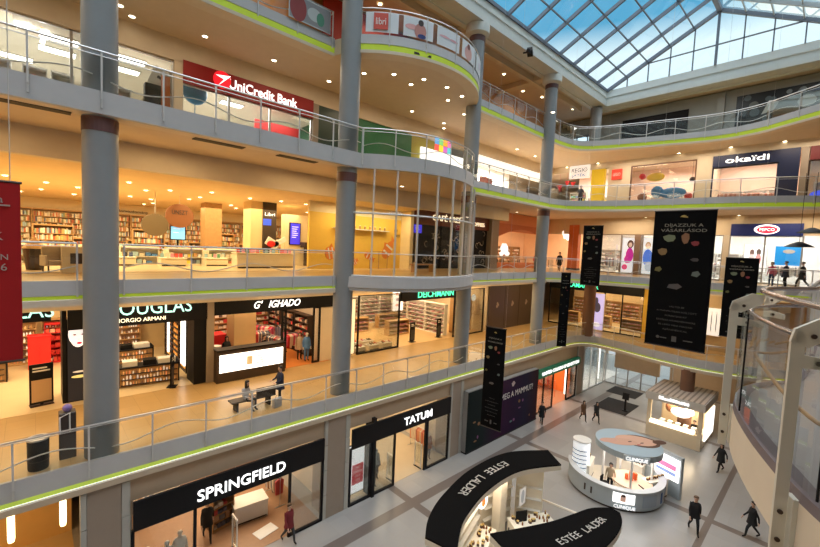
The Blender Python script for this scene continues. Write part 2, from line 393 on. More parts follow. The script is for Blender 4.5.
for side, (ye, nm) in enumerate(((YS1,'window_1'),(YS0,'window_2'))):
    g = MB(); g.poly([(X0,ye,ZG+.06),(XG,ye,ZG+.06),(XG,YR,ZR+.06),(X0,YR,ZR+.06)])
    w = struct(nm, g, ROOFG, 'sloping skylight glazing')
    f = MB()
    for x in xs: bar(f, (x,ye,ZG), (x,YR,ZR), .13, .26)
    for k in range(1,5):
        t = k/5; bar(f, (X0,ye+(YR-ye)*t,ZG+(ZR-ZG)*t+.04), (XG,ye+(YR-ye)*t,ZG+(ZR-ZG)*t+.04), .07, .10)
    bar(f, (X0,ye,ZG+.02), (XG,ye,ZG+.02), .22, .22)
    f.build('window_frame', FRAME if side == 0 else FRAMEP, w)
f = MB(); bar(f, (X0,YR,ZR), (XG,YR,ZR), .3, .3); struct('trim_4', f, FRAME, 'steel ridge beam of the skylight')
g = MB(); g.poly([(XG,YS1,ZG),(XG,YR,ZR),(XG,YS0,ZG)]); w = struct('window_3', g, ROOFG, 'triangular gable glazing')
f = MB()
for y in (13.94,12.3,10.7,9.1,5.98,4.3,2.63,1.0):
    zt = ZG + (ZR-ZG)*(1-abs(y-YR)/8.04); f.bx(XG-.05,XG+.05,y-.04,y+.04,ZG,zt)
f.bx(XG-.09,XG+.09,YR-.08,YR+.08,ZG,ZR); f.bx(XG-.05,XG+.05,2.4,12.9,29.58,29.66)
bar(f,(XG,YS1,ZG),(XG,YR,ZR),.26,.26); bar(f,(XG,YS0,ZG),(XG,YR,ZR),.26,.26)
f.build('window_frame', FRAME, w)
# an opened vent sash in the left slope
v = MB(); t0, t1 = .80, .98
for a,b in (((31.4,t0),(33.9,t0)),((31.4,t1),(33.9,t1)),((31.4,t0),(31.4,t1)),((33.9,t0),(33.9,t1)),((32.6,t0),(32.6,t1))):
    P = [(x, YS1+(YR-YS1)*t, ZG+(ZR-ZG)*t+.28) for x,t in (a,b)]; bar(v, P[0], P[1], .14, .14)
one('roof_vent', v, FRAME, 'dark opening sash in the skylight near its ridge', 'roof vent')

# ---- sky
w = bpy.data.worlds.new('sky'); bpy.context.scene.world = w; w.use_nodes = True; nt = w.node_tree; nt.nodes.clear(); N = nt.nodes.new; K = nt.links.new
o = N('ShaderNodeOutputWorld'); b = N('ShaderNodeBackground'); tc = N('ShaderNodeTexCoord'); nz = N('ShaderNodeTexNoise'); nz.inputs['Scale'].default_value = 3.2; nz.inputs['Detail'].default_value = 5
sp = N('ShaderNodeSeparateXYZ'); K(tc.outputs['Generated'], sp.inputs[0])
rp = N('ShaderNodeValToRGB'); rp.color_ramp.elements[0].position = .44; rp.color_ramp.elements[0].color = (.12,.47,.74,1); rp.color_ramp.elements[1].position = .62; rp.color_ramp.elements[1].color = (.52,.84,.97,1)
K(tc.outputs['Generated'], nz.inputs['Vector']); K(nz.outputs['Fac'], rp.inputs[0])
hz = N('ShaderNodeMapRange'); hz.inputs[1].default_value = .40; hz.inputs[2].default_value = .455; hz.inputs[3].default_value = 1; hz.inputs[4].default_value = 0; K(sp.outputs[2], hz.inputs[0])
mx = N('ShaderNodeMix'); mx.data_type = 'RGBA'; K(hz.outputs[0], mx.inputs[0]); K(rp.outputs[0], mx.inputs[6]); mx.inputs[7].default_value = (.95,1.15,1.18,1)
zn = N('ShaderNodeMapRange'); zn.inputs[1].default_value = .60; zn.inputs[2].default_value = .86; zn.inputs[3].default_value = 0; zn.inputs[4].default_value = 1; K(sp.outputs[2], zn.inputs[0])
m2 = N('ShaderNodeMix'); m2.data_type = 'RGBA'; K(zn.outputs[0], m2.inputs[0]); K(mx.outputs[2], m2.inputs[6]); m2.inputs[7].default_value = (4.6,4.8,4.9,1)   # overcast overhead, out of view, brightened to light the cornice
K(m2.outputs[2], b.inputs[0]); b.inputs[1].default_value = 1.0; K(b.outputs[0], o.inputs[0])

# ---- railings
def resample(path, step):
    L = [0]
    for a,b in zip(path, path[1:]): L.append(L[-1]+hypot(b[0]-a[0], b[1]-a[1]))
    n = max(1, round(L[-1]/step)); out = []; j = 0
    for k in range(n+1):
        d = L[-1]*k/n
        while j < len(L)-2 and L[j+1] < d: j += 1
        t = (d-L[j])/max(1e-9, L[j+1]-L[j]); a, b = path[j], path[j+1]
        q = Vector((a[0]+(b[0]-a[0])*t, a[1]+(b[1]-a[1])*t)); dv = Vector((b[0]-a[0], b[1]-a[1])).normalized()
        out.append((q, dv))
    return out
def railing(label, path, lv, step=1.67, phase=0, off=.0, h=1.22, group='balcony railings', wave=True):
    path = offs(path, off); p0 = path[0]
    r = thing('balcony_railing', label, 'railing', (p0[0], p0[1], lv), group)
    fine = [q for q,_ in resample(path, .45)]
    mb = MB(); mb.tube([(q.x,q.y,lv+h) for q in fine], .032, 8); mb.build('handrail', STEEL, r, smooth=True)
    ins = [Vector(p) for p in offs([tuple(q) for q in fine], -.10)]
    mb = MB(); mb.tube([(q.x,q.y,lv+h-.10) for q in ins], .014, 6); mb.build('lower_rail', STEEL, r)
    ps = resample(path, step)
    for k, (q, d) in enumerate(ps):
        n = Vector((d.y,-d.x)); c = q + n*.055; mb = MB()
        a = atan2(d.y, d.x)
        mb.box((c.x, c.y, lv+(h-.46)/2), (.05,.035,h+.44), a)
        mb.box((c.x-n.x*.04, c.y-n.y*.04, lv+h-.05), (.022,.13,.05), a); mb.box((c.x-n.x*.1, c.y-n.y*.1, lv+h-.11), (.02,.14,.03), a)
        mb.cyl((c.x+n.x*.02,c.y+n.y*.02,lv-.18),(c.x+n.x*.035,c.y+n.y*.035,lv-.18),.03,n=8)
        mb.build('post', POSTM, r)
    for (q,d),(q2,d2) in zip(ps, ps[1:]):
        seg = [q] + [Vector(p) for p in path if 0 < (Vector(p)-q).dot(d) and 0 < (q2-Vector(p)).dot(d2) and (Vector(p)-q).length < (q2-q).length] + [q2]
        t = (q2-q).normalized(); seg[0] = q+t*.04; seg[-1] = q2-t*.04
        mb = MB(); n = len(seg)
        mb.add([(p.x,p.y,lv+.07) for p in seg]+[(p.x,p.y,lv+h-.14) for p in seg], [(i,i+1,n+i+1,n+i) for i in range(n-1)])
        mb.build('glass_panel', GLASS, r)
    if wave:
        ww = [Vector(p) for p in offs([tuple(q) for q,_ in resample(path, .25)], -.16)]
        mb = MB(); mb.tube([(q.x,q.y,lv+.45+.16*sin(k*.25*2*pi/3.4)) for k,q in enumerate(ww)], .020, 6); mb.build('wavy_bar', WAVE, r, smooth=True)
    return r
i1 = next(i for i,p in enumerate(edge1) if p[0] > 35.4)
railing('long glass railing with wavy bar along the whole left side, one floor above ground', [(-3.9,15.64)]+edge1[1:i1], L1)
railing('curved glass railing across the far end one floor above ground, behind the hanging black banner', edge1[i1-1:], L1)
railing('short glass railing left of the first grey column, in front of the bookshop', [(-6,16.2),(1.0,16.2)], L2)
railing('glass railing between the two left grey columns, in front of the bookshop', [(2.2,16.2),(10.3,16.2)], L2, 1.95)
railing('glass railing right of the round glass bay, by the orange shop', [(20.9,16.2),(28.9,16.2)], L2)
railing('curved glass railing across the far end at bookshop level', [(30.2,16.1)]+back2[3:], L2)
railing('long glass railing with wavy bar below the red bank sign', [(-3.3,15.64),e3l[1]], L3)
railing('curved glass railing of the round bay below the toy shop', e3l[1:], L3, 1.5)
railing('glass railing in front of the bright white shop, right of the round bay', [e3l[-1],(29.3,15.64)], L3, 1.5)
railing('curved glass railing across the far end below the navy sign', back3, L3, 1.9)
railing('glass railing on the top floor left of the second grey column', [(-2,17.1),(10.4,17.1)], L4)
railing('curved railing with white banners on the round top balcony', edge4r, L4, 1.75, wave=False)
railing('glass railing on the top floor right of the round balcony', [(20.4,16.4),(29.3,16.4)], L4, 1.6)
railing('curved glass railing across the far end of the top floor', back4, L4, 1.9)
# short dark vents set into the light strips
def vent_mk():
    mb = MB(); mb.bx(-.45,.45,-.05,.05,-.055,.055)
    return one('vent_grille', mb, SLOT, 'x', 'vent')
VENT = Kind(vent_mk)
for x in (-1.6,1.2,3.1,5.0,7.4,9.7,12.2,14.6,17.3,20.2,23.0,26.0,28.8):
    VENT.put((x,15.70,L1-.58), 0, 'short black box on the lime light line one floor above ground', 'black boxes on the first floor light line')
for x, lab in ((5.6,'left of the second column'),): VENT.put((x,16.28,L2-.47), 0, 'short black box on the lime strip below the bookshop railing, '+lab)
VENT.put((8.9,17.2,L4-.53), 0, 'dark slot in the top lime band left of the second column')
VENT.put((13.6,14.22,L4-.53), -.33, 'dark slot in the lime band of the round top balcony')
VENT.put((24.6,16.48,L4-.53), 0, 'dark slot in the top lime band right of the round balcony')
VENT.put((21.4,15.74,L3-.53), 0, 'dark slot in the lime band below the bright white shop')
VENT.put((33.65,6.9,L3-.55), -pi/2, 'dark slot in the lime band below the pink lit window')
for x in (0.0, 5.2, 8.4): 
    mb = MB(); mb.bx(x-.9,x+.9,16.1,16.5,L3-.66,L3-.63); one('ceiling_vent', mb, SLOT, 'long dark slot in the soffit under the bank level, ' + {0.0:'left of the first column',5.2:'right of the first column',8.4:'left of the second column'}[x], 'vent')
# ================================================================== REUSABLE SHOP FITTINGS (fronts face -Y at rz = 0)
PAL_BOOK = [(.82,.76,.66),(.78,.70,.56),(.35,.5,.6),(.55,.12,.06),(.62,.40,.14),(.70,.58,.40),(.25,.12,.06),(.75,.66,.52),(.12,.14,.22),(.5,.28,.12),(.66,.2,.1),(.3,.34,.2)]
PAL_SHOE = [(.75,.7,.66),(.1,.09,.09),(.7,.3,.4),(.6,.5,.42),(.8,.62,.66),(.3,.2,.14),(.55,.1,.12)]
PAL_GLAM = [(.85,.75,.6),(.8,.3,.12),(.9,.85,.8),(.6,.28,.08),(.2,.1,.06),(.85,.5,.2)]
PAL_CLOTH= [(.05,.05,.06),(.5,.06,.06),(.12,.14,.22),(.6,.52,.42),(.25,.25,.27),(.7,.66,.6),(.32,.18,.1)]
PAL_WHITE= [(.85,.84,.82),(.7,.72,.74),(.8,.74,.62),(.35,.4,.5),(.75,.3,.25),(.5,.55,.35)]
PAL_TOY  = [(.8,.1,.08),(.1,.3,.75),(.85,.65,.05),(.15,.55,.2),(.8,.8,.8),(.8,.35,.55),(.3,.7,.8)]
PAL_RED  = [(.75,.04,.03),(.85,.1,.06),(.6,.02,.02),(.9,.55,.4)]
def goods_row(mb, x0, x1, y, z, pal, kind, rng, d=.2):
    x = x0
    while x < x1-.02:
        if kind == 'book': w = rng.uniform(.035,.09); h = rng.uniform(.2,.30)
        elif kind == 'box': w = rng.uniform(.14,.3); h = rng.uniform(.1,.24)
        elif kind == 'shoe': w = .12; h = .1
        else: w = rng.uniform(.07,.12); h = rng.uniform(.1,.26)
        mb.col = rng.choice(pal); k = rng.uniform(.75,1.15); mb.col = tuple(min(1,c*k) for c in mb.col)
        if x+w > x1: break
        if kind == 'shoe':
            mb.loft([[(x,y-.02,z),(x+.09,y-.02,z),(x+.09,y-.02,z+.05),(x,y-.02,z+.05)],[(x,y+.12,z),(x+.09,y+.12,z),(x+.09,y+.12,z+.06),(x,y+.12,z+.06)],[(x+.01,y+.25,z),(x+.08,y+.25,z),(x+.08,y+.25,z+.11),(x+.01,y+.25,z+.11)]])
        elif kind == 'bottle': mb.lathe((x+w/2,y+.08,z), [(w*.38,0),(w*.38,h*.65),(w*.16,h*.75),(w*.16,h)], 6)
        else: mb.bx(x,x+w*.94,y,y+d*rng.uniform(.8,1),z,z+h)
        x += w + (.0 if kind == 'book' else .03)
def shelf_maker(w, h, d, rows, pal, kind, seed, frame=None, name='shelf_unit', cat='shelf', base=.12, lit=False, back=None):
    def mk():
        rng = random.Random(seed); fm = frame or SHELFW
        r = thing(name, 'x', cat)
        mb = MB(); mb.bx(-w/2,w/2,d/2-.03,d/2,0,h); mb.build('back_panel', back or fm, r)
        mb = MB(); mb.bx(-w/2,-w/2+.04,-d/2,d/2-.03,0,h); mb.bx(w/2-.04,w/2,-d/2,d/2-.03,0,h); mb.bx(-w/2,w/2,-d/2,d/2-.03,h-.05,h+.02); mb.bx(-w/2,w/2,-d/2+.03,d/2-.03,0,base); mb.build('frame', fm, r)
        g = MB()
        for k in range(rows):
            z = base+(h-.1-base)*k/rows
            if k:
                s = MB(); s.bx(-w/2+.04,w/2-.04,-d/2,d/2-.03,z-.03,z); s.build('shelf', fm, r)
            goods_row(g, -w/2+.06, w/2-.06, -d/2+.06, z, pal, kind, rng, d-.15)
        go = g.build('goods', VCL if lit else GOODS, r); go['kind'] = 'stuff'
        return r
    return Kind(mk)
def table_maker(w, d, h, mat, name='display_table', legs=True, cat='table', plinth=False):
    def mk():
        r = thing(name, 'x', cat)
        if plinth:
            mb = MB(); mb.bbox((0,0,h/2-.03),(w,d,h-.06),0,.015); mb.build('body', mat, r)
            mb = MB(); mb.bbox((0,0,h-.02),(w+.05,d+.05,.05),0,.01); mb.build('tabletop', mat, r)
            mb = MB(); mb.bx(-w/2+.05,w/2-.05,-d/2-.004,-d/2+.02,.02,.09); mb.build('kickboard', DARKB, r)
        else:
            mb = MB(); mb.bbox((0,0,h-.025),(w,d,.05),0,.01); mb.build('tabletop', mat, r)
            for a in (-1,1):
                for b in (-1,1):
                    mb = MB(); mb.box((a*(w/2-.06),b*(d/2-.06),(h-.05)/2),(.05,.05,h-.05)); mb.build('leg', DARKB, r)
            mb = MB(); mb.bx(-w/2+.08,w/2-.08,-d/2+.08,d/2-.08,h*.3,h*.3+.03); mb.build('shelf', mat, r)
        return r
    return Kind(mk)
def rack_maker(pal, seed, L=1.6, h=1.45):
    def mk():
        rng = random.Random(seed); r = thing('clothes_rack', 'x', 'clothes rack')
        mb = MB(); mb.tube([(-L/2,0,.05),(-L/2,0,h),(L/2,0,h),(L/2,0,.05)], .018, 6); 
        for a in (-1,1): mb.tube([(a*L/2,-.25,.03),(a*L/2,.25,.03)], .018, 6)
        mb.build('frame', STEEL, r)
        g = MB(); x = -L/2+.1
        while x < L/2-.1:
            g.col = rng.choice(pal); ln = rng.uniform(.7,.95); w = rng.uniform(.36,.46)
            g.loft([[(x-.02,-.05,h-.06),(x+.02,-.05,h-.06),(x+.02,.05,h-.06),(x-.02,.05,h-.06)],[(x-.035,-w/2,h-.16),(x+.035,-w/2,h-.16),(x+.035,w/2,h-.16),(x-.035,w/2,h-.16)],[(x-.04,-w/2+.04,h-ln),(x+.04,-w/2+.04,h-ln),(x+.04,w/2-.04,h-ln),(x-.04,w/2-.04,h-ln)]])
            x += rng.uniform(.075,.11)
        go = g.build('hanging_clothes', GOODS, r); go['kind'] = 'stuff'
        return r
    return Kind(mk)
def book_maker(c, w=.16, h=.23, t=.03):
    def mk():
        r = thing('book', 'x', 'book'); m = M('cover_%02d%02d%02d' % tuple(int(v*99) for v in c), c, .5)
        mb = MB(); mb.bx(-w/2,w/2,-t/2,-t/2+.004,0,h); mb.bx(-w/2,w/2,t/2-.004,t/2,0,h); mb.bx(-w/2-.003,-w/2,-t/2,t/2,0,h); mb.build('cover', m, r)
        mb = MB(); mb.bx(-w/2+.002,w/2-.006,-t/2+.004,t/2-.004,.004,h-.004); mb.build('pages', WHITE, r)
        return r
    return Kind(mk)
BOOKS = [book_maker(c) for c in ((.7,.08,.06),(.08,.12,.3),(.8,.55,.1),(.75,.7,.6),(.1,.3,.16),(.05,.05,.06),(.8,.3,.4),(.3,.5,.6))]
def front(x0, x1, y, z0, z1, mull=(), nm='window_4', fm=None, label='shop window', transom=None):
    g = MB(); g.bx(x0,x1,y-.01,y+.01,z0,z1); w = struct(nm, g, SHOPG, label)
    f = MB()
    for x in [x0,x1]+list(mull): f.bx(x-.05,x+.05,y-.05,y+.05,z0,z1)
    f.bx(x0,x1,y-.05,y+.05,z1-.06,z1); f.bx(x0,x1,y-.06,y+.06,z0,z0+.1)
    if transom: f.bx(x0,x1,y-.04,y+.04,transom-.03,transom+.03)
    f.build('window_frame', fm or BLACK, w); return w
def frontx(y0, y1, x, z0, z1, mull=(), nm='window_5', fm=None, label='shop window'):
    g = MB(); g.bx(x-.01,x+.01,y0,y1,z0,z1); w = struct(nm, g, SHOPG, label)
    f = MB()
    for y in [y0,y1]+list(mull): f.bx(x-.05,x+.05,y-.05,y+.05,z0,z1)
    f.bx(x-.05,x+.05,y0,y1,z1-.06,z1); f.bx(x-.06,x+.06,y0,y1,z0,z0+.1)
    f.build('window_frame', fm or BLACK, w); return w
def sign_board(label, x0, x1, y, z0, z1, mat, th=.12, name='shop_sign', cat='shop sign'):
    r = thing(name, label, cat, ((x0+x1)/2, y, z0))
    mb = MB(); mb.bx(x0,x1,y,y+th,z0,z1); mb.build('board', mat, r); return r
def sign_boardx(label, y0, y1, x, z0, z1, mat, th=.12, name='shop_sign', cat='shop sign'):
    r = thing(name, label, cat, (x,(y0+y1)/2, z0))
    mb = MB(); mb.bx(x,x+th,y0,y1,z0,z1); mb.build('board', mat, r); return r
def wall(x0,x1,y0,y1,z0,z1,mat=CREAM,nm='wall_north',label=None):
    mb = MB(); mb.bx(x0,x1,y0,y1,z0,z1); return struct(nm, mb, mat, label)
def flr(x0,x1,y0,y1,z,mat):
    mb = MB(); mb.bx(x0,x1,y0,y1,z+.002,z+.012); return struct('floor', mb, mat)
def panel_pic(name, label, cat, x0, x1, y, z0, z1, patches, mat_frame=BLACK, lit=True, bg=(.9,.9,.9), th=.08):
    """a flat framed picture facing -Y: patches = (fx, fz, rx, rz, colour) ovals in 0..1 units"""
    r = thing(name, label, cat, ((x0+x1)/2, y, z0))
    mb = MB(); mb.bx(x0-.04,x1+.04,y,y+th,z0-.04,z1+.04); mb.build('frame', mat_frame, r)
    mb = MB(); mb.col = bg; mb.poly([(x0,y-.004,z0),(x1,y-.004,z0),(x1,y-.004,z1),(x0,y-.004,z1)])
    for k,(fx,fz,rx,rz,c) in enumerate(patches):
        mb.col = c; cx, cz = x0+(x1-x0)*fx, z0+(z1-z0)*fz; a, b = (x1-x0)*rx, (z1-z0)*rz; yy = y-.006-.0015*k
        mb.poly([(cx+a*cos(t*2*pi/20),yy,cz+b*sin(t*2*pi/20)) for t in range(20)])
    mb.build('picture', SCREEN if lit else PRINT, r); return r
def panel_picx(name, label, cat, y0, y1, x, z0, z1, patches, mat_frame=BLACK, lit=True, bg=(.9,.9,.9), th=.08):
    """same, facing -X, fx runs from the left edge (largest y)"""
    r = thing(name, label, cat, (x,(y0+y1)/2, z0))
    mb = MB(); mb.bx(x,x+th,y0-.04,y1+.04,z0-.04,z1+.04); mb.build('frame', mat_frame, r)
    mb = MB(); mb.col = bg; mb.poly([(x-.004,y1,z0),(x-.004,y0,z0),(x-.004,y0,z1),(x-.004,y1,z1)])
    for k,(fx,fz,rx,rz,c) in enumerate(patches):
        mb.col = c; cy, cz = y1-(y1-y0)*fx, z0+(z1-z0)*fz; a, b = (y1-y0)*rx, (z1-z0)*rz; xx = x-.006-.0015*k
        mb.poly([(xx,cy+a*cos(t*2*pi/20),cz+b*sin(t*2*pi/20)) for t in range(20)])
    mb.build('picture', SCREEN if lit else PRINT, r); return r
# ------------------------------------------------------------------ people
def person_maker(cols, pose='walk', h=1.72, hair='short', coat=0, mannequin=False, name='person', headless=False):
    """one continuous skinned body; cols = (top, trousers, shoes, skin, hair)"""
    def mk():
        s = h/1.75; J = {}; E_ = []; R_ = {}
        def j(n, p, r, par=None):
            J[n] = Vector(p)*s; R_[n] = r*s
            if par: E_.append((par, n))
        st = {'walk':.26,'stand':.0,'sit':0,'lean':.05}[pose]
        pz = .93 if pose != 'sit' else .50
        j('pel',(0,0,pz),.135); j('sp',(.0,0,pz+.17),.125,'pel'); j('ch',(.015,0,pz+.36),.135,'sp'); j('nk',(.0,0,pz+.53),.055,'ch')
        lean = .06 if pose == 'sit' else .0
        j('hd0',(.02+lean,0,pz+.62),.065,'nk'); j('hd1',(.03+lean,0,pz+.70),.088,'hd0'); j('hd2',(.015+lean,0,pz+.79),.075,'hd1')
        for a,sd in ((1,'l'),(-1,'r')):
            sw = st*a*(-.8)
            j('sh'+sd,(0,.165*a,pz+.45),.062,'ch')
            if pose == 'sit':
                j('el'+sd,(.06,.24*a,pz+.18),.045,'sh'+sd); j('wr'+sd,(.27,.15*a,pz+.12),.032,'el'+sd); j('ha'+sd,(.345,.12*a,pz+.10),.03,'wr'+sd)
                j('hi'+sd,(.06,.09*a,pz-.03),.09,'pel'); j('kn'+sd,(.46,.10*a,pz+.0),.065,'hi'+sd); j('an'+sd,(.44,.10*a,.09),.042,'kn'+sd); j('to'+sd,(.58,.11*a,.035),.035,'an'+sd)
            elif pose == 'lean':
                j('el'+sd,(.12,.23*a,pz+.2),.045,'sh'+sd); j('wr'+sd,(.33,.18*a,pz+.14),.032,'el'+sd); j('ha'+sd,(.41,.16*a,pz+.12),.03,'wr'+sd)
                j('hi'+sd,(0,.09*a,pz-.08),.095,'pel'); j('kn'+sd,(.03+st*a,.095*a,.50),.065,'hi'+sd); j('an'+sd,(-.03+st*a,.10*a,.09),.042,'kn'+sd); j('to'+sd,(.12+st*a,.11*a,.035),.035,'an'+sd)
            else:
                j('el'+sd,(-.03+sw*.45,.235*a,pz+.17),.045,'sh'+sd); j('wr'+sd,(.06+sw*1.0,.25*a,pz-.07),.032,'el'+sd); j('ha'+sd,(.08+sw*1.1,.245*a,pz-.15),.03,'wr'+sd)
                k = st*a
                j('hi'+sd,(k*.1,.09*a,pz-.08),.095,'pel'); j('kn'+sd,(.06*(1 if st else .4)+k*.62,.095*a,.50),.065,'hi'+sd)
                j('an'+sd,(k*1.05-(.12 if (st and a<0) else 0),.10*a,.09+(.05 if (st and a<0) else 0)),.042,'kn'+sd); j('to'+sd,(k*1.05+.14-(.12 if (st and a<0) else 0),.11*a,.035+(.0 if (st and a<0) else 0)),.035,'an'+sd)
        names = list(J); me = bpy.data.meshes.new('b'); me.from_pydata([J[n] for n in names], [(names.index(a),names.index(b)) for a,b in E_], [])
        o = bpy.data.objects.new('b', me); C.objects.link(o)
        md = o.modifiers.new('s','SKIN'); md.use_smooth_shade = True
        for i,n in enumerate(names):
            v = me.skin_vertices[0].data[i]; v.radius = (R_[n]*(.8 if n in ('pel','sp','ch') else 1), R_[n]*(1.12 if n in ('pel','sp','ch') else 1)); v.use_root = (n == 'pel')
        o.modifiers.new('u','SUBSURF').levels = 2
        dg = bpy.context.evaluated_depsgraph_get(); dg.update(); bm_ = bpy.data.meshes.new_from_object(o.evaluated_get(dg)); bpy.data.objects.remove(o)
        mb = MB(); mb.v = [tuple(v.co) for v in bm_.vertices]; mb.f = [list(p.vertices) for p in bm_.polygons]; mb.c = [(1,1,1)]*len(mb.f)
        hands = [J['hal'],J['har'],J['wrl']*.4+J['hal']*.6,J['wrr']*.4+J['har']*.6]
        for p in bm_.polygons:
            c = p.center
            if any((c-q).length < .075*s for q in hands): m = 0
            elif c.z > (pz+.535)*s and abs(c.y) < .12*s: m = 0
            elif c.z < .105*s: m = 3
            elif pose == 'sit': m = 2 if (c.z < (pz+.06)*s and (c.x > .12*s or c.z < (pz-.0)*s) and not any((c-q).length < .10*s for q in (J['wrl'],J['wrr']))) else 1
            elif c.z < (pz-.02)*s and min((c-J['wrl']).length,(c-J['wrr']).length) > .14*s: m = 2
            else: m = 1
            mb.m.append(m)
        def up(i): mb.mi = i
        up(0)
        hd = J['hd1']; x = hd.x
        mb.ell(hd+Vector((.085,0,-.005))*s, (.022*s,.014*s,.026*s), 8, 5)                      # nose
        for a in (-1,1): mb.ell(hd+Vector((0,.088*a,0))*s, (.02*s,.012*s,.032*s), 8, 5)         # ears
        for hn, wn, a in (('hal','wrl',1),('har','wrr',-1)):
            d = (J[hn]-J[wn]).normalized(); side = d.cross(Vector((1,0,0)) if abs(d.x) < .8 else VZ).normalized()
            for k,(oo,ln) in enumerate(((-.027,.06),(-.009,.072),(.009,.068),(.026,.052))):
                b0 = J[hn]+side*oo*s; mid = b0+d*ln*.55*s; mb.tube([b0, mid, mid+(d*.8+Vector((.3,0,-.2))*.6).normalized()*ln*.5*s], [.0095*s,.009*s,.007*s], 6)
            b0 = J[wn]*.35+J[hn]*.65+side*.03*s; mb.tube([b0, b0+(d*.6+side*.8).normalized()*.05*s], [.011*s,.008*s], 6)   # thumb
        top, tr, sh, sk, hr = cols
        r = thing(name, 'x', 'mannequin' if mannequin else 'person')
        mb.build('body', [sk, top, tr, sh], r, smooth=True)
        bpy.data.meshes.remove(bm_)
        f = MB()
        for a in (-1,1): f.ell(hd+Vector((.083,.034*a,.018))*s, (.008*s,.014*s,.008*s), 8, 5)
        if not mannequin: f.build('eyes', HAIRD, r)
        f = MB(); f.ell(hd+Vector((.083,0,-.045))*s, (.008*s,.024*s,.006*s), 8, 5)
        if not mannequin: f.build('mouth', M('lips',(.4,.12,.1),.6), r)
        if hair:
            hb = MB(); c0 = hd+Vector((-.018,0,.035))*s; rings = []
            low = {'short':-.02,'long':-.24,'bob':-.10,'cap':.0}[hair]
            for i in range(7):
                t = i/6; z = .105*cos(t*pi/2*.98) if t < .99 else low*1.0; rr = sin(min(1,t+.12)*pi/2)
                rings.append([c0+Vector(((.108*rr*cos(q*2*pi/14) - (.03 if cos(q*2*pi/14) > .4 and t > .6 else 0)*(t-.6)*3), .106*rr*sin(q*2*pi/14), (z if t<.99 else (low if cos(q*2*pi/14) < .45 else .03))))*s for q in range(14)])
            hb.loft(rings, caps=True); hb.build('hair', hr, r, smooth=True)
        if coat:
            cb = MB(); rings = []
            for z,ra,rb in ((pz+.50,.075,.12),(pz+.44,.125,.20),(pz+.30,.158,.205),(pz+.10,.15,.185),(pz-.05,.17,.20),(pz-.05-coat*.6,.19,.215),(pz-.05-coat,.21,.23)):
                rings.append([Vector((.01+ra*cos(q*2*pi/18),rb*sin(q*2*pi/18),z))*s for q in range(18)])
            cb.loft(rings, caps=False); cb.build('coat', top, r, smooth=True)
        return r
    return Kind(mk)
BLK = cloth('black',(.012,.012,.014)); NVY = cloth('navy',(.02,.025,.05)); DGR = cloth('charcoal',(.05,.05,.055)); MRN = cloth('dark_red',(.16,.015,.02)); GRY = cloth('light_grey',(.42,.42,.43)); JEAN = cloth('blue_denim',(.06,.10,.2)); BEI = cloth('beige',(.5,.4,.28)); PNK = cloth('pink',(.6,.12,.2)); WHI = cloth('white',(.75,.74,.72)); BRN = cloth('brown',(.12,.06,.03)); BLU = cloth('blue',(.1,.25,.6))
MANW = M('mannequin_white', (.75,.72,.68), .4); MAND = M('mannequin_dark', (.03,.03,.03), .4)
HBR = M('brown_hair', (.10,.05,.02), .6)
SHAVED = M('cropped_hair', (.16,.10,.07), .8)
def stand_sign(mat_face, seed, w=.7, h=1.5):
    def mk():
        rng = random.Random(seed); r = thing('poster_stand', 'x', 'sign stand')
        mb = MB(); mb.bx(-w/2,w/2,-.03,.03,.08,h); mb.build('panel', BLACK, r)
        mb = MB(); mb.bx(-w/2+.06,w/2-.06,-.036,-.03,.16,h*.62); mb.build('poster', mat_face, r)
        mb = MB(); mb.bx(-w/2,w/2,-.2,.2,0,.03); mb.bx(-.05,.05,-.03,.03,.03,.08); mb.build('base', BLACK, r)
        mb = MB()
        for k in range(2): mb.bx(-w/2+.1,w/2-.2+k*.1,-.036,-.03,h-.2-.12*k,h-.14-.12*k)
        mb.build('headline', WHITE, r); return r
    return Kind(mk)
# ================================================================== GROUND FLOOR, LEFT SIDE
BEIGE = M('beige_bulkhead', (.50,.39,.28), .7)
PILL = M('grey_stone_pillar', (.33,.27,.22), .6)
PILE = M('pale_tile_edge', (.45,.45,.42), .5)
wall(2.3,36.5,15.72,16.0,4.0,4.95,BEIGE,label='beige bulkhead above the ground floor shop signs')
wall(36.5,46,15.72,16.0,4.3,4.95,BEIGE); wall(28.7,36.5,15.72,15.95,3.5,4.0,BEIGE)
wall(X0,40,26,26.2,0,4.9,M('shop_back_wall',(.60,.45,.30),.7))
for x in (2.3,10.6,19.2,28.7,37.2): wall(x-.1,x+.1,16.0,26,0,4.9,CREAM,'wall_west')
for a,b in ((1.15,2.05),(9.95,10.95),(18.85,19.65),(36.6,37.7)):
    m = MB(); m.bx(a,b,15.62,16.9,0,4.9); o = struct('pillar', m, PILL, 'square stone pillar between ground floor shops')
    e = MB()
    for k in range(4):
        e.bx(a-.16,a-.01,15.6,15.9,k*1.2+.02,k*1.2+1.19); e.bx(b+.01,b+.24,15.6,15.9,k*1.2+.02,k*1.2+1.19)
    e.build('edge_tiles', PILE, o)
wall(X0,1.1,22,22.2,0,4.9,M('amber_wall',(.75,.47,.16),.7),label='amber wall of the open passage at ground level')
flr(X0,1.1,15.9,22,0,M('amber_floor',(.6,.42,.2),.4))
flr(2.5,9.7,15.75,26,0,WOODF); flr(11.2,18.7,15.75,26,0,shop_floor('sand_shop_floor',(.56,.46,.32))); flr(28.8,36.5,15.75,26,0,shop_floor('red_shop_floor',(.5,.3,.2)))
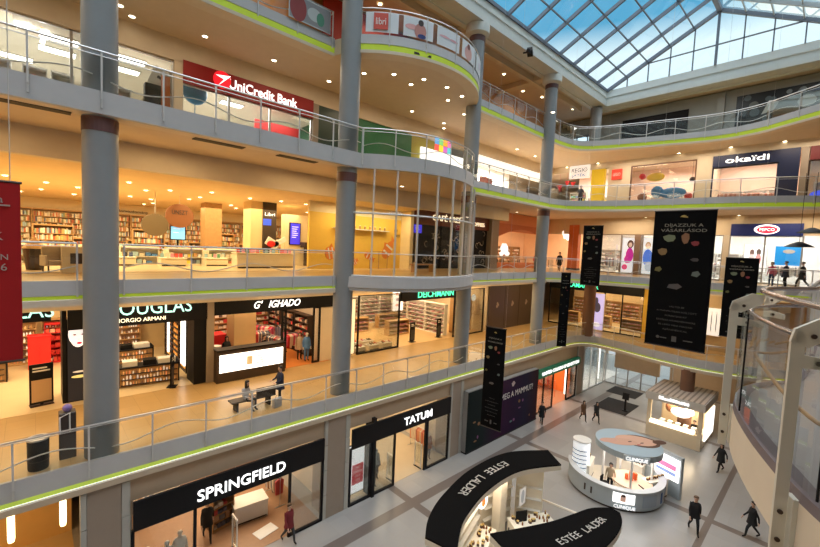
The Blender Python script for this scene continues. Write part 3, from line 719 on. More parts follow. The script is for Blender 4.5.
# pendant lamps in the passage
def pend_mk():
    r = thing('pendant_lamp','x','pendant lamp'); m = MB(); m.cyl((0,0,0),(0,0,-.28),.012,n=6); m.build('cord', BLACK, r)
    m = MB(); m.lathe((0,0,-.33), [(.05,.06),(.06,0),(.06,-.02)], 12); m.build('cap', STEEL, r)
    m = MB(); m.lathe((0,0,-1.21), [(.07,0),(.085,.1),(.085,.8),(.05,.88)], 12); m.build('lamp_shade', M('pendant_glow',(1,.75,.4),.5,emit=5,ecol=(1,.72,.36)), r, smooth=True); return r
PEND = Kind(pend_mk)
pa, pb = PZ(11,528,4.13), PZ(63,512,4.13)
for x,y,l in ((pa.x,pa.y,'glowing tube pendant lamp at the picture edge, lit in the amber passage'),(pb.x,pb.y,'glowing tube pendant lamp in the amber passage, beside the stone pillar')): PEND.put((x,y,4.9),0,l,'pendant lamps in the amber passage')
# Springfield
r = sign_board('long black shop sign reading SPRINGFIELD in white lit letters', 2.36, 9.72, 15.5, 3.0, 4.03, BLACK)
text('SPRINGFIELD', (6.06,15.5,3.46), VX, VZ, .42, WHITEL, r, width=3.46, bold=.03)
front(2.36,4.3,15.66,0,3.0,nm='window_4'); front(8.1,9.72,15.66,0,3.0,nm='window_4',fm=BLACK)
# Tatum
r = sign_board('black shop sign reading TATUM in white lit letters', 12.78, 18.6, 15.5, 2.98, 3.97, BLACK)
text('TATUM', (15.8,15.5,3.46), VX, VZ, .42, WHITEL, r, width=2.2, bold=.03)
r = sign_board('short plain black sign board left of the TATUM sign', 11.3, 12.6, 15.5, 2.98, 3.97, BLACK)
front(11.3,12.6,15.66,0,2.98,nm='window_6'); front(12.78,14.2,15.66,0,2.98,nm='window_6'); front(16.6,18.6,15.66,0,2.98,mull=(16.75,),nm='window_6')
wall(12.6,12.78,15.5,16.2,0,4.2,BLACK,'trim_5')
r = panel_pic('window_poster','white lit window poster with a red sale square in the TATUM window','poster',11.45,12.5,16.1,.25,2.8,[],BLACK,True,(.95,.95,.97))
m = MB(); m.bx(11.75,12.45,16.07,16.09,.7,1.75); m.build('red_square', M('poster_red',(.6,.02,.04),.5,emit=.5), r)
for k,t in enumerate(('MID','SEASON','SALE','-50%')): text(t,(12.1,16.068,1.58-.22*k),VX,VZ,.11,M('poster_pink_print',(.85,.45,.45),.5,emit=.4),r,th=.004)
rack = rack_maker(PAL_CLOTH,1); rack2 = rack_maker([(.6,.2,.1),(.7,.3,.15),(.5,.12,.08),(.7,.55,.4)],2); rack3 = rack_maker([(.65,.05,.04),(.75,.12,.08),(.5,.03,.03),(.8,.6,.5)],3)
for x,y,z,rz,l in ((7.5,22.6,0,0,'red and dark clothes rack at the rear of the SPRINGFIELD shop'),(8.7,18.6,0,pi/2,'clothes rack along the side wall of the SPRINGFIELD shop'),(3.2,20.5,0,0,'dark clothes rack behind the window figures of the SPRINGFIELD shop')): rack.put((x,y,z),rz,l,'racks in the SPRINGFIELD shop')
for x,y,rz,l in ((18.1,17.6,pi/2,'orange and red clothes hanging inside the right TATUM window'),(15.3,24.5,0,'orange clothes rack at the back of the TATUM shop')): rack2.put((x,y,0),rz,l,'racks in the TATUM shop')
fold = table_maker(1.5,.9,.85,WHITE,'display_counter',plinth=True,cat='counter')
fold.put((7.3,18.1,0),-.1,'white glowing counter in the SPRINGFIELD shop'); fold.put((4.6,22.6,0),0,'white counter at the back left of the SPRINGFIELD shop')
tw = table_maker(1.6,.9,.8,WOOD)
tw.put((14.3,22.3,0),.2,'wooden clothes table inside the TATUM shop'); tw.put((16.2,20.6,0),0,'wooden display table in the middle of the TATUM shop')
sh4 = shelf_maker(1.0,1.5,.7,4,PAL_CLOTH,'box',4,name='shelf_stand',back=WHITE,frame=WOOD)
sh4.put((6.05,18.3,0),.2,'low wooden shelf stand behind the SPRINGFIELD entrance')
gs = [shelf_maker(2.4,2.7,.45,6,PAL_CLOTH,'box',10+i,name='wall_shelf') for i in range(2)]
for i in range(3): gs[i%2].put((3.8+2.4*i,25.7,0),0,('left','middle','right')[i]+' shelf of folded clothes on the SPRINGFIELD back wall','SPRINGFIELD back wall shelves')
for i in range(3): gs[(i+1)%2].put((12.5+2.45*i,25.7,0),0,('left','middle','right')[i]+' shelf of folded clothes on the TATUM back wall','TATUM back wall shelves')
lw = MB(); lw.bx(5.4,6.9,25.2,25.3,1.0,2.4); one('light_wall', lw, LIGHTBOX, 'glowing white panel at the back of the SPRINGFIELD shop', 'light panel')
mt = MB(); mt.box((7.47,16.6,.025),(.95,.6,.02),.2); one('floor_mat', mt, WHITE, 'small white rectangle lying on the SPRINGFIELD shop floor', 'mat')
def gate_mk():
    r = thing('security_gate','x','security gate'); m = MB(); m.bx(-.03,.03,-.3,.3,0,.06); m.build('base', BLACK, r)
    m = MB(); m.tube([(0,-.26,.05),(0,-.26,1.5),(0,.26,1.5),(0,.26,.05)], .03, 8); m.build('frame', WHITE, r, smooth=True)
    m = MB(); m.bx(-.008,.008,-.24,.24,.3,1.4); m.build('panel', SHOPG, r); return r
GATE = Kind(gate_mk)
for x,y,l in ((6.0,16.3,'clear anti-theft gate in the SPRINGFIELD entrance'),(14.35,16.1,'white anti-theft gate on the left of the TATUM entrance'),(16.5,16.1,'white anti-theft gate on the right of the TATUM entrance')): GATE.put((x,y,0),0,l,'anti-theft gates')
# hoarding
r = thing('hoarding_box','dark purple and green hoarding box with white words A MAMMUT! beside the stone pillar','hoarding',(24,15.6,0))
m = MB(); m.bx(19.92,28.6,15.25,15.6,.08,4.05); m.build('body', M('hoarding_top',(.30,.29,.28),.6), r)
def hoard_mat():
    m = bpy.data.materials.new('hoarding_print'); m.use_nodes = True; nt = m.node_tree; b = nt.nodes['Principled BSDF']; N = nt.nodes.new; K = nt.links.new
    g = N('ShaderNodeNewGeometry'); s = N('ShaderNodeSeparateXYZ'); K(g.outputs['Position'], s.inputs[0]); mr = N('ShaderNodeMapRange'); mr.inputs[1].default_value = 19.8; mr.inputs[2].default_value = 28.6; K(s.outputs[0], mr.inputs[0])
    rp = N('ShaderNodeValToRGB'); e = rp.color_ramp.elements; e[0].color = (.005,.012,.013,1); e[1].color = (.03,.008,.015,1)
    for p,c in ((.2,(.007,.016,.018,1)),(.42,(.035,.008,.04,1)),(.6,(.02,.006,.035,1)),(.8,(.012,.012,.04,1))): q = e.new(p); q.color = c
    K(mr.outputs[0], rp.inputs[0]); K(rp.outputs[0], b.inputs['Base Color']); b.inputs['Roughness'].default_value = .65; b.inputs['Specular IOR Level'].default_value = .15; return m
m = MB(); m.bx(19.92,28.6,15.2,15.25,.1,4.0); m.build('printed_front', hoard_mat(), r)
m = MB(); m.bx(19.92,28.65,15.18,15.6,0,.1); m.build('base', BLACK, r)
text('TALÁLD MEG A MAMMUT!', (24.6,15.2,2.85), VX, VZ, .42, M('dim_white_print',(.7,.7,.7),.5), r, width=6.4, th=.01)
m = MB()
for dx,dz,q in ((0,0,.13),(.14,.1,.12),(.05,.2,.1),(-.1,.12,.09)): m.disc((25.0+dx,15.19,3.5+dz),VX,VZ,q,q*.8,.008)
m.build('shell_logo', M('logo_pink',(.6,.5,.5),.5), r)
m = MB(); rng = random.Random(3)
for k in range(14): m.col = rng.choice([(.1,.2,.2),(.2,.06,.2),(.25,.12,.05)]); m.disc((rng.uniform(20.3,28.2),15.19,rng.uniform(.6,2.3)),VX,VZ,rng.uniform(.05,.18),rng.uniform(.04,.12),.006,10)
m.build('printed_shapes', PRINT, r)
# Benetton
r = sign_board('green shop sign reading UNITED COLORS OF BENETTON', 28.85, 36.35, 15.32, 3.07, 3.72, M('benetton_green',(.005,.16,.08),.5,emit=.15), .3)
text('UNITED COLORS OF BENETTON', (32.7,15.32,3.4), VX, VZ, .27, WHITEL, r, width=6.6, bold=.02)
front(28.85,32.0,15.66,0,3.07,nm='window_7',mull=(30.4,)); front(34.6,36.4,15.66,0,3.07,nm='window_7')
for k,(x,y,rz,l) in enumerate(((30.2,17.2,0,'red clothes rack in the left window of the green-signed shop'),(33.2,19.5,0,'red clothes rack in the middle of the green-signed shop'),(31.5,22,0,'red clothes rack behind the middle one in the green-signed shop'),(35.6,18.6,pi/2,'clothes rack along the right wall of the green-signed shop'))): rack3.put((x,y,0),rz,l,'racks of red clothes')
wall(28.8,37,25.6,25.7,0,3.6,RED,'wall_north',label='red back wall'); wall(36.4,36.5,16.2,25.6,0,3.6,ORANGE,'wall_east')
lw = MB(); lw.bx(34.9,35.15,15.9,16.0,.4,2.8); one('light_column', lw, LIGHTBOX, 'tall white light strip in the right window of the green-signed shop', 'light panel')
mirror = MB(); mirror.tube([(33.4,16.6,.05),(33.4,16.6,1.6),(34.4,16.6,1.6),(34.4,16.6,.05)], .03, 6); one('door_rail', mirror, M('orange_rail',(.8,.3,.15),.5), 'orange door frame rail at the entrance of the green-signed shop', 'rail')
# white corner shop
front(37.95,43.0,15.66,0,4.25,mull=(39.6,41.3),nm='window_8',fm=STEEL)
wall(37.3,48,20.5,20.7,0,4.9,WHITE); flr(37.3,48,15.75,20.5,0,shop_floor('pale_shop_floor',(.7,.68,.64)))
wsh = [shelf_maker(1.6,3.0,.4,6,PAL_WHITE,'box',30+i,frame=WHITE,name='white_wall_shelf') for i in range(2)]
for i in range(4): wsh[i%2].put((38.8+1.75*i,20.2,0),0,('first','second','third','fourth')[i]+' white shelf from the pillar in the white corner shop','white corner shop shelves')
for i,x in enumerate((38.3,42.6)):
    lw = MB(); lw.bx(x,x+.22,16.0,16.1,.3,3.9); one('light_column', lw, LIGHTBOX, ('tall light strip beside the pillar in the white corner shop','tall light strip at the far end of the white corner shop')[i], 'light panel')
# entrance at the far end
wall(39.9,40.2,9.9,13.6,2.6,4.95,M('cream_bulkhead',(.66,.56,.42),.7),'wall_east',label='cream bulkhead over the entrance'); wall(46.5,46.8,10.6,15.72,2.9,4.95,BEIGE,'wall_east')
wall(46.5,46.8,YN,10.6,0,4.95,BEIGE,'wall_east')
w = frontx(9.6,15.55,43.2,0,3.0,mull=(10.9,12.2,13.4,14.5),nm='door_1',fm=STEEL,label='glass entrance doors lit by daylight')
for i,(cx,cy,a,b,l) in enumerate(((37.0,12.2,3.4,2.6,'large dark entrance mat nearest the atrium'),(41.4,13.0,2.4,2.6,'dark entrance mat nearest the glass doors'))):
    m = MB(); m.bbox((cx,cy,.012),(a,b,.024),0,.008); one('entrance_mat', m, M('dark_mat',(.025,.025,.028),.9), l, 'mat')
r = thing('information_stand','dark upright information stand on the entrance mat','stand',(36.4,11.3,0.02))
m = MB(); m.lathe((36.4,11.3,.03), [(.25,0),(.25,.04),(.08,.06),(.08,1.0)], 16); m.build('post', BLACK, r)
m = MB(); m.box((36.4,11.3,1.25),(.12,.5,.55),0,0,.3); m.build('head', BLACK, r)
# ================================================================== FIRST FLOOR, LEFT SIDE
wall(X0,40,21.1,21.45,9.85,10.86,CREAM,label='bulkhead above the first floor shops')
wall(X0,47,30,30.2,L1,10.9,M('warm_back_wall',(.72,.52,.28),.7))
flr(X0,6.3,21.4,30,L1,shop_floor('light_shop_floor',(.70,.55,.34)))
flr(6.6,13.4,21.2,30,L1,shop_floor('orange_shop_floor',(.62,.22,.05))); flr(14.6,29.5,21.3,30,L1,shop_floor('honey_shop_floor',(.66,.45,.22)))
CYAN = M('cyan_white_letters',(.6,.9,.87),.5,emit=1.15,ecol=(.38,.95,.88),noise=0)
r = sign_board('black shop sign reading DOUGLAS and GIORGIO ARMANI beside the first grey column', 1.0, 6.3, 21.2, 9.0, 9.9, BLACK, .25)
text('DOUGLAS', (3.88,21.2,9.78), VX, VZ, .62, CYAN, r, width=3.4)
text('GIORGIO ARMANI', (3.5,21.2,9.24), VX, VZ, .17, M('gold_white_letters',(1,.9,.65),.5,emit=1.6,noise=0), r, width=1.95)
zl = PY(45,321,23.3).z
r = sign_board('black shop sign with the end of the word DOUGLAS behind the red banner', -8.5, .55, 23.2, zl, zl+.9, BLACK, .2)
text('DOUGLAS', (-1.1,23.2,zl+.5), VX, VZ, .62, CYAN, r, width=3.5)
wall(.85,1.0,21.9,23.4,L1,9.9,BLACK,'wall_west')
a, b, zb, zt = rect_left((64,322),(85,408),22.3)
panel_pic('light_box','black advertising pillar with a lit face beside the first grey column','advertising light box',1.02,1.8,21.9,L1+.05,9.3,[(.45,.83,.42,.145,(1,.97,.96)),(.45,.79,.34,.125,(1,.93,.90)),(.5,.715,.11,.014,(.6,.02,.05)),(.30,.82,.07,.010,(.2,.1,.1)),(.64,.82,.07,.010,(.2,.1,.1)),(.48,.76,.04,.010,(.8,.62,.58)),(.5,.36,.3,.012,(.6,.5,.35)),(.5,.30,.36,.018,(.7,.6,.2))],BLACK,True,(.012,.012,.014))
wall(5.72,6.28,21.3,22.5,L1,9.9,BLACK,'wall_east'); wall(6.28,6.62,21.2,22.3,L1,9.9,PILL,'pillar')
wall(6.3,6.5,22.3,30,L1,10.8,DARKB,'wall_east')
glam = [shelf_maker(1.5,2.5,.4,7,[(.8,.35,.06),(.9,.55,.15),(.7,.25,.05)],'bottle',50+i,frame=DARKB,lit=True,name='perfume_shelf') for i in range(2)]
for i in range(3): glam[i%2].put((6.05,24.0+1.6*i,L1),-pi/2,('nearest','middle','rearmost')[i]+' orange perfume shelf along the right wall under the DOUGLAS sign','perfume shelves along the wall')
for i,y in enumerate((23.0,23.45,26.4)):
    lw = MB(); lw.bx(5.72,5.78,y,y+.3,L1+.5,L1+3.0); one('light_column', lw, LIGHTBOX, ('nearest','second','rear')[i]+' white lit strip on the right wall under the DOUGLAS sign','light panel','lit strips in the perfume shop')
glb = [shelf_maker(2.2,2.4,.4,6,PAL_GLAM,'bottle',60+i,lit=True,name='perfume_shelf') for i in range(2)]
for i in range(4): glb[i%2].put((-3.4+2.4*i,29.7,L1),0,('first','second','third','fourth')[i]+' perfume shelf from the left on the rear wall of the DOUGLAS shop','perfume shelves on the rear wall')
def counter_mk():
    r = thing('perfume_counter','x','counter')
    m = MB(); m.bx(-1.2,1.2,-.35,.35,0,.9); m.build('body', WOOD, r)
    for z in (.12,.38,.64):
        m = MB(); m.bx(-1.15,1.15,-.43,-.35,z-.03,z); m.build('shelf', DARKB, r)
    m = MB(); m.bbox((0,0,.93),(2.5,.85,.06),0,.01); m.build('tabletop', BLACK, r)
    g = MB(); rng = random.Random(5)
    for z in (.12,.38,.64): goods_row(g,-1.1,1.1,-.42,z,PAL_GLAM,'bottle',rng)
    g.build('goods', VCL, r)['kind'] = 'stuff'
    for xa,hh in ((-1.25,.9),(1.2,1.05)): m = MB(); m.bx(xa,xa+.05,-.42,.4,0,hh); m.build('end_panel', BLACK, r)
    for k,(x,w,c) in enumerate(((-.8,.6,WHITE),(0,.55,BLACK),(.72,.75,WHITE))):
        m = MB(); m.bbox((x,0,1.08),(w,.5,.24),0,.01); m.build('tray', c, r)
    return r
CNT = Kind(counter_mk)
CNT.put((4.15,22.9,L1),-.12,'low perfume counter with trays in front of the DOUGLAS entrance'); CNT.put((3.7,26.6,L1),0,'dark perfume counter deeper inside, behind the entrance counter'); CNT.put((-2.2,27.0,L1),0,'perfume counter beside the red display')
red1 = shelf_maker(1.3,2.2,.5,5,PAL_RED,'box',70,frame=RED,name='red_display'); 
red1.put((1.05,29.4,L1),0,'bright red display shelf under the DOUGLAS sign, next to the black pillar'); 
m = thing('red_cabinet','glossy red cabinet behind the black poster stand','cabinet',(.2,28.6,L1)); q = MB(); q.bbox((.2,28.6,L1+.85),(.9,.6,1.7),0,.02); q.build('body', M('lit_red',(.75,.02,.02),.4), m); q = MB(); q.bx(.18,.21,28.27,28.3,L1+.1,L1+1.4); q.build('door', RED, m); q = MB(); q.bbox((.2,28.6,L1+1.73),(.96,.66,.06),0,.01); q.build('top', RED, m)
FR = table_maker(.9,.6,.95,BLACK,'display_table'); FR.put((-1.75,23.9,L1),0,'thin black frame table at the DOUGLAS entrance beside the red banner'); FR.put((-2.9,23.6,L1),0,'thin black frame table behind the red banner')
ps = stand_sign(M('beige_poster',(.62,.40,.22),.5),1,.75,1.75); ps.put((.2,22.3,L1),.15,'black poster stand on the walkway left of the first grey column'); 
ps2 = stand_sign(M('dark_poster',(.10,.08,.08),.5),2,.5,1.6); ps2.put((4.85,21.6,L1),1.1,'thin black poster stand at the right end of the perfume counter')
# clothing shop with the slanted white sign
r = sign_board('black shop sign with slanted white lettering between the perfume shop and the shoe shop', 6.62, 13.6, 21.15, 9.15, 9.9, BLACK, .2)
text("G'   IGHADO", (9.95,21.15,9.56), VX, VZ, .38, WHITEL, r, width=2.7, shear=.35, bold=.03)
wall(12.75,15.0,21.3,22.0,L1,9.9,CREAM,'pillar')
r = thing('lit_counter','low dark front counter with a glowing white panel under the slanted sign','counter',(8.4,20.9,L1))
m = MB(); m.bx(6.62,10.25,20.75,21.3,L1,L1+1.62); m.build('body', DARKB, r)
m = MB(); m.bx(6.75,10.1,20.72,20.75,L1+.52,L1+1.42); m.build('light_panel', M('counter_glow',(1,.93,.8),.5,emit=2.6,noise=0), r)
m = MB()
for k in range(4): m.bx(8.6+.0,9.0,20.705,20.72,L1+.75+.12*k,L1+.8+.12*k); 
m.bx(8.1,8.4,20.705,20.72,L1+.75,L1+1.2); m.build('printed_lines', M('tan_print',(.7,.55,.3),.5,emit=.5), r)
m = MB(); m.bx(6.6,10.28,20.7,21.35,L1+1.62,L1+1.68); m.build('top', BLACK, r)
front(10.3,10.5,21.3,L1,9.15,nm='window_9',fm=BLACK); front(12.3,12.7,21.3,L1,9.15,nm='window_9',fm=BLACK)
mb = MB(); mb.bx(8.6,9.9,24.0,25.2,L1,10.8); struct('pillar', mb, M('yellow_plaster',(.80,.58,.28),.7))
gr = [rack_maker(PAL_CLOTH,80),rack_maker([(.6,.04,.05),(.1,.1,.1),(.7,.6,.5),(.65,.1,.2)],81)]
for i,(x,y,l) in enumerate(((10.6,25.2,'rack of dark clothes right of the yellow pillar in the clothing shop'),(12.2,23.6,'rack of red and pink clothes near the entrance of the clothing shop'),(12.9,26.5,'rack of dark clothes in the far right of the clothing shop'),(11.2,28,'rack at the rear wall of the clothing shop'),(7.4,28.3,'rack of red clothes in the rear left of the clothing shop'),(7.6,26.9,'rack of dark clothes behind the red block in the clothing shop'),(10.9,23.5,'rack of red clothes right of the yellow pillar, behind the glowing counter'),(11.6,26.8,'rack of dark clothes behind the person in beige in the clothing shop'))): gr[i%2].put((x,y,L1),.3*i,l,'racks in the clothing shop')
gsh = [shelf_maker(2.2,2.6,.45,6,[(.6,.06,.05),(.7,.6,.5),(.15,.1,.1),(.5,.3,.15),(.75,.7,.65)],'box',90+i,name='wall_shelf') for i in range(2)]
for i in range(3): gsh[i%2].put((8.0+2.3*i,29.7,L1),0,('left','middle','right')[i]+' rear wall shelf of the clothing shop with the slanted sign','clothing shop wall shelves')
dsh_ = [shelf_maker(1.8,2.6,.45,6,[(.6,.06,.05),(.55,.45,.35),(.1,.08,.08),(.4,.2,.1)],'box',95+i,frame=DARKB,name='wall_shelf') for i in range(2)]
for i in range(3): dsh_[i%2].put((12.9,23.6+2.0*i,L1),-pi/2,('nearest','middle','farthest')[i]+' dark shelf on the right side wall of the clothing shop','clothing shop side shelves')
m = MB(); m.bbox((8.0,25.6,L1+.75),(1.1,1.0,1.5),0,.03); one('red_block', m, RED, 'big red display block left of the yellow pillar in the clothing shop', 'display block')
rt = table_maker(1.2,1.0,.9,DARKB)
rt.put((7.1,23.2,L1),0,'dark display table behind the glowing front counter, left end'); rt.put((8.5,22.8,L1),0,'dark display table behind the glowing front counter, right end')
def hat_mk():
    r = thing('hat_box','x','hat box'); m = MB(); m.lathe((0,0,0), [(.26,0),(.26,.3)], 20); m.build('body', WHITE, r); m = MB(); m.lathe((0,0,.3), [(.28,0),(.28,.08)], 20); m.build('lid', WHITE, r); return r
HB = Kind(hat_mk); HB.put((6.95,23.2,L1+.9),0,'white round box, lower one on the table behind the glowing counter','white round boxes'); HB.put((7.4,23.4,L1+.9),0,'white round box nearer the right on the table behind the glowing counter','white round boxes')
# shoe shop
wall(14.55,14.75,21.3,30,L1,10.8,CREAM,'wall_west'); wall(29.6,29.9,21.3,30,L1,10.8,CREAM,'wall_east')
front(15.6,19.2,21.3,L1,9.7,mull=(),nm='window_10'); front(25.3,25.7,21.3,L1,9.7,nm='window_10'); front(26.0,29.3,21.3,L1,9.7,nm='window_10')
panel_pic('window_poster','tall narrow cream window panel with a dark suited figure right of the second grey column','poster',13.75,15.3,21.25,L1+.15,9.5,[(.62,.36,.10,.24,(.03,.03,.03)),(.62,.62,.06,.05,(.3,.2,.15))],DARKB,True,(.85,.72,.45))
r = sign_board('black shop sign reading DEICHMANN in green lit letters', 19.3, 25.6, 21.15, 9.1, 9.95, BLACK, .25)
qa = PY(418,296,21.15); qb = PY(453.5,292,21.15)
text('DEICHMANN', ((qa.x+qb.x)/2,21.15,9.52), VX, VZ, .46, M('green_letters',(.1,.9,.5),.5,emit=1.6,ecol=(.08,.95,.5),noise=0), r, width=qb.x-qa.x, bold=.03)
ssh = [shelf_maker(2.2,2.6,.45,7,PAL_SHOE,'shoe',100+i,frame=WHITE,name='shoe_shelf') for i in range(3)]
for i in range(6): ssh[i%3].put((16.0+2.3*i,29.7,L1),0,('first','second','third','fourth','fifth','sixth')[i]+' shoe shelf from the left on the rear wall of the shoe shop','shoe shelves on the rear wall')
for i in range(3): ssh[i%3].put((25.2,23.2+2.3*i,L1),-pi/2,('nearest','middle','farthest')[i]+' shoe shelf on the right side of the green DEICHMANN entrance','shoe shelves right of the entrance')
mid = shelf_maker(2.2,1.2,.6,3,[(.75,.35,.45),(.8,.6,.6),(.6,.5,.45)],'shoe',110,frame=SHELFW,name='shoe_gondola')
mid.put((22.0,24.6,L1),0,'low shoe gondola behind the DEICHMANN entrance'); mid.put((19.6,27,L1),0,'low shoe gondola in the middle of the shoe shop'); mid.put((23.2,27.4,L1),0,'low shoe gondola in the rear right of the shoe shop')
pl = table_maker(.9,.6,.35,WHITE,'shoe_plinth',plinth=True,cat='plinth')
shoe_k = []
def shoe_maker(c, n):
    def mk():
        r = thing('shoe','x','shoe'); m = MB()
        m.loft([[Vector((x,y*w,z)) for x,y,z in ((xx,-1,.012),(xx,1,.012),(xx,.8,hh),(xx,-.8,hh))] for xx,w,hh in ((-.13,.035,.11),(-.07,.04,.10),(.0,.038,.075),(.07,.045,.055),(.12,.035,.035))]); m.build('upper', c, r, smooth=True)
        m = MB(); m.prism([(-.135,-.037),(-.02,-.036),(.07,-.048),(.13,-.03),(.13,.03),(.07,.048),(-.02,.036),(-.135,.037)],0,.014); m.build('sole', BLACK, r); return r
    return Kind(mk)
SHO = [shoe_maker(c,i) for i,c in enumerate((BLK,RED,WHI,BRN,PNK))]
rng = random.Random(11)
for i,(x,y,n) in enumerate(((16.1,21.9,'nearest the second grey column'),(17.3,21.9,'second from the second grey column'),(18.5,21.9,'nearest the DEICHMANN entrance'),(16.4,23.1,'in the second row, beside the tall poster'),(17.7,23.1,'in the second row, nearer the DEICHMANN entrance'))):
    pl.put((x,y,L1),0,'low white plinth in the shoe shop window '+n,'shoe plinths in the window')
    for k in range(4): SHO[rng.randrange(5)].put((x-.33+.22*k,y+rng.uniform(-.12,.12),L1+.36),rng.uniform(-2,-1),'shoe on the low white plinth '+n,'shoes in the window, plinth '+n)
ps3 = stand_sign(M('black_poster',(.03,.03,.03),.5),3,.55,1.55)
ps3.put((21.2,21.9,L1),.1,'black upright sign in the left of the DEICHMANN entrance'); ps3.put((24.2,21.9,L1),.1,'black upright sign in the right of the DEICHMANN entrance')
panel_pic('lit_poster','white lit shoe poster hanging inside the DEICHMANN entrance','poster',23.0,24.2,26.4,L1+1.6,L1+3.6,[(.4,.75,.16,.07,(.6,.3,.25)),(.5,.5,.2,.07,(.4,.3,.3)),(.45,.25,.18,.06,(.7,.4,.3))],WHITE,True)
acc = shelf_maker(2.6,3.1,.4,6,[(.15,.06,.04),(.6,.1,.08),(.7,.55,.3)],'box',115,name='bag_shelf'); acc.put((27.8,22.6,L1),0,'lit shelf of bags in the window right of the third grey column')
m = thing('wall_clock','round green and white disc sign on the bag shelf','disc sign',(28.6,21.9,L1+3.05)); q = MB(); q.disc((28.6,21.9,L1+3.05),VX,VZ,.3,.3,.04); q.build('disc', M('disc_white',(.85,.9,.85),.5,emit=.6), m); q = MB(); q.disc((28.6,21.89,L1+3.05),VX,VZ,.18,.18,.01); q.build('centre', M('disc_green',(.1,.6,.25),.5,emit=.3), m)
# brown hoarding
HB2 = M('brown_hoarding',(.055,.036,.026),.3)
r = thing('hoarding_wall','dark brown glossy hoarding with pale shell marks behind the third and fourth columns','hoarding',(34,21.2,L1))
for k in range(4):
    m = MB(); m.bx(29.95+2.5*k,29.95+2.5*k+2.46,21.15,21.3,L1,9.9); p = m.build('panel', HB2, r)
    m = MB()
    for dx,dz,q in ((0,0,.16),(.16,.12,.14),(.04,.26,.12)): m.disc((31.2+2.5*k+dx,21.145,L1+2.2+dz),VX,VZ,q,q,.006)
    m.build('shell_mark', M('pale_mark',(.32,.26,.22),.5), p)
# bench, bin, stand on the first floor walkway
r = thing('bench','dark bench on the first floor walkway under the seated person','bench',(6.9,16.95,L1))
m = MB(); m.bbox((6.9,16.95,L1+.43),(1.9,.5,.06),0,.01); m.build('seat', DARKB, r)
for x in (6.2,7.6):
    m = MB(); m.box((x,16.95,L1+.2),(.08,.42,.4)); m.build('leg', BLACK, r)
m = MB(); m.bx(7.0,7.85,16.72,16.78,L1+.46,L1+.86); m.build('backrest', DARKB, r)
r = thing('waste_bin','black round waste bin behind the first floor railing near the left picture edge','waste bin',(.05,16.25,L1))
m = MB(); m.lathe((.05,16.25,L1), [(.24,0),(.25,.05),(.26,.92)], 24); m.build('body', BLACK, r, smooth=True)
m = MB(); m.lathe((.05,16.25,L1+.92), [(.27,0),(.27,.05),(.18,.06),(.18,.02)], 24); m.build('rim', STEEL, r, smooth=True); m = MB(); m.lathe((.05,16.25,L1+.28), [(.262,0),(.262,.02)], 24); m.build('band', DARKB, r)
r = thing('information_pillar','tall dark stand with a purple ball on top, left of the first grey column','stand',(.75,16.6,L1))
m = MB(); m.bbox((.75,16.6,L1+.75),(.42,.4,1.5),0,.02); m.build('body', M('dark_stand',(.06,.045,.04),.4), r); m = MB(); m.ell((.75,16.55,L1+1.62),(.13,.13,.13)); m.build('ball', M('purple_ball',(.25,.18,.5),.4), r, smooth=True)
m = MB(); m.tube([(.56,16.37,L1+.9),(.56,16.37,L1+1.4),(.8,16.37,L1+1.5),(.8,16.37,L1+.9)], .025, 6); m.build('white_frame', WHITE, r)
def bag_mk():
    r = thing('shopping_bag','x','bag'); m = MB(); m.loft([[(-.2,-.08,0),(.2,-.08,0),(.2,.08,0),(-.2,.08,0)],[(-.22,-.07,.4),(.22,-.07,.4),(.22,.07,.4),(-.22,.07,.4)]]); m.build('body', GRY, r)
    m = MB(); m.tube([(-.1,0,.4),(-.06,0,.52),(.06,0,.52),(.1,0,.4)], .01, 6); m.build('handle', BLACK, r); return r
Kind(bag_mk).put((7.75,16.35,L1),.3,'grey shopping bag on the walkway beside the standing person')
# ================================================================== BOOKSHOP FLOOR (LEFT)
BOOKC = M('bookshop_ceiling',(.78,.60,.34),.8)
wall(X0,29.6,19.4,19.8,15.62,16.63,CREAM,label='bulkhead above the bookshop front')
mb = MB(); mb.loft([[(X0,19.8,15.62),(X0,33.2,15.02),(X0,33.2,15.12),(X0,19.8,15.72)],[(19.5,19.8,15.62),(19.5,33.2,15.02),(19.5,33.2,15.12),(19.5,19.8,15.72)]]); struct('ceiling', mb, BOOKC)
def bookz(y): return 15.62-(y-19.8)*.6/13.4
wall(X0,29.6,33.2,33.4,L2,16.6,M('bookshop_wall',(.85,.72,.48),.7))
flr(X0,29.6,20.2,33.2,L2,shop_floor('honey_book_floor',(.66,.50,.30)))
bsh = [shelf_maker(2.4,2.9,.4,8,PAL_BOOK,'book',200+i,name='bookshelf') for i in range(4)]
for i in range(11): bsh[i%4].put((-8.5+2.43*i,32.95,L2),0,'tall bookshelf on the rear bookshop wall, '+('first','second','third','fourth','fifth','sixth','seventh','eighth','ninth','tenth','eleventh')[i]+' from the left','bookshelves on the rear wall')
text('Társadalomtudomány', (4.6,33.15,L2+3.15), VX, VZ, .16, DARKB, None, width=2.6, th=.02)['kind'] = 'structure'
for i in range(5): pass
lowb = [shelf_maker(2.2,1.25,.5,3,PAL_BOOK,'book',210+i,name='low_bookcase') for i in range(3)]
for i,(x,y) in enumerate(((-1.5,29.5),(2.0,29.8),(5.2,29.2),(8.6,29.6),(12,30),(15.5,30.2))): lowb[i%3].put((x,y,L2),0,'low bookcase standing free in the bookshop, '+('first','second','third','fourth','fifth','sixth')[i]+' from the left','free standing bookcases')
tb = table_maker(1.9,.85,.85,M('white_lit_table',(.82,.74,.58),.5),'book_table',plinth=True)
tpos = [(-.6,25.8),(4.0,26.3),(6.3,25.6),(8.6,26.2),(10.9,26.6),(10.6,23.0),(9.0,22.6)]
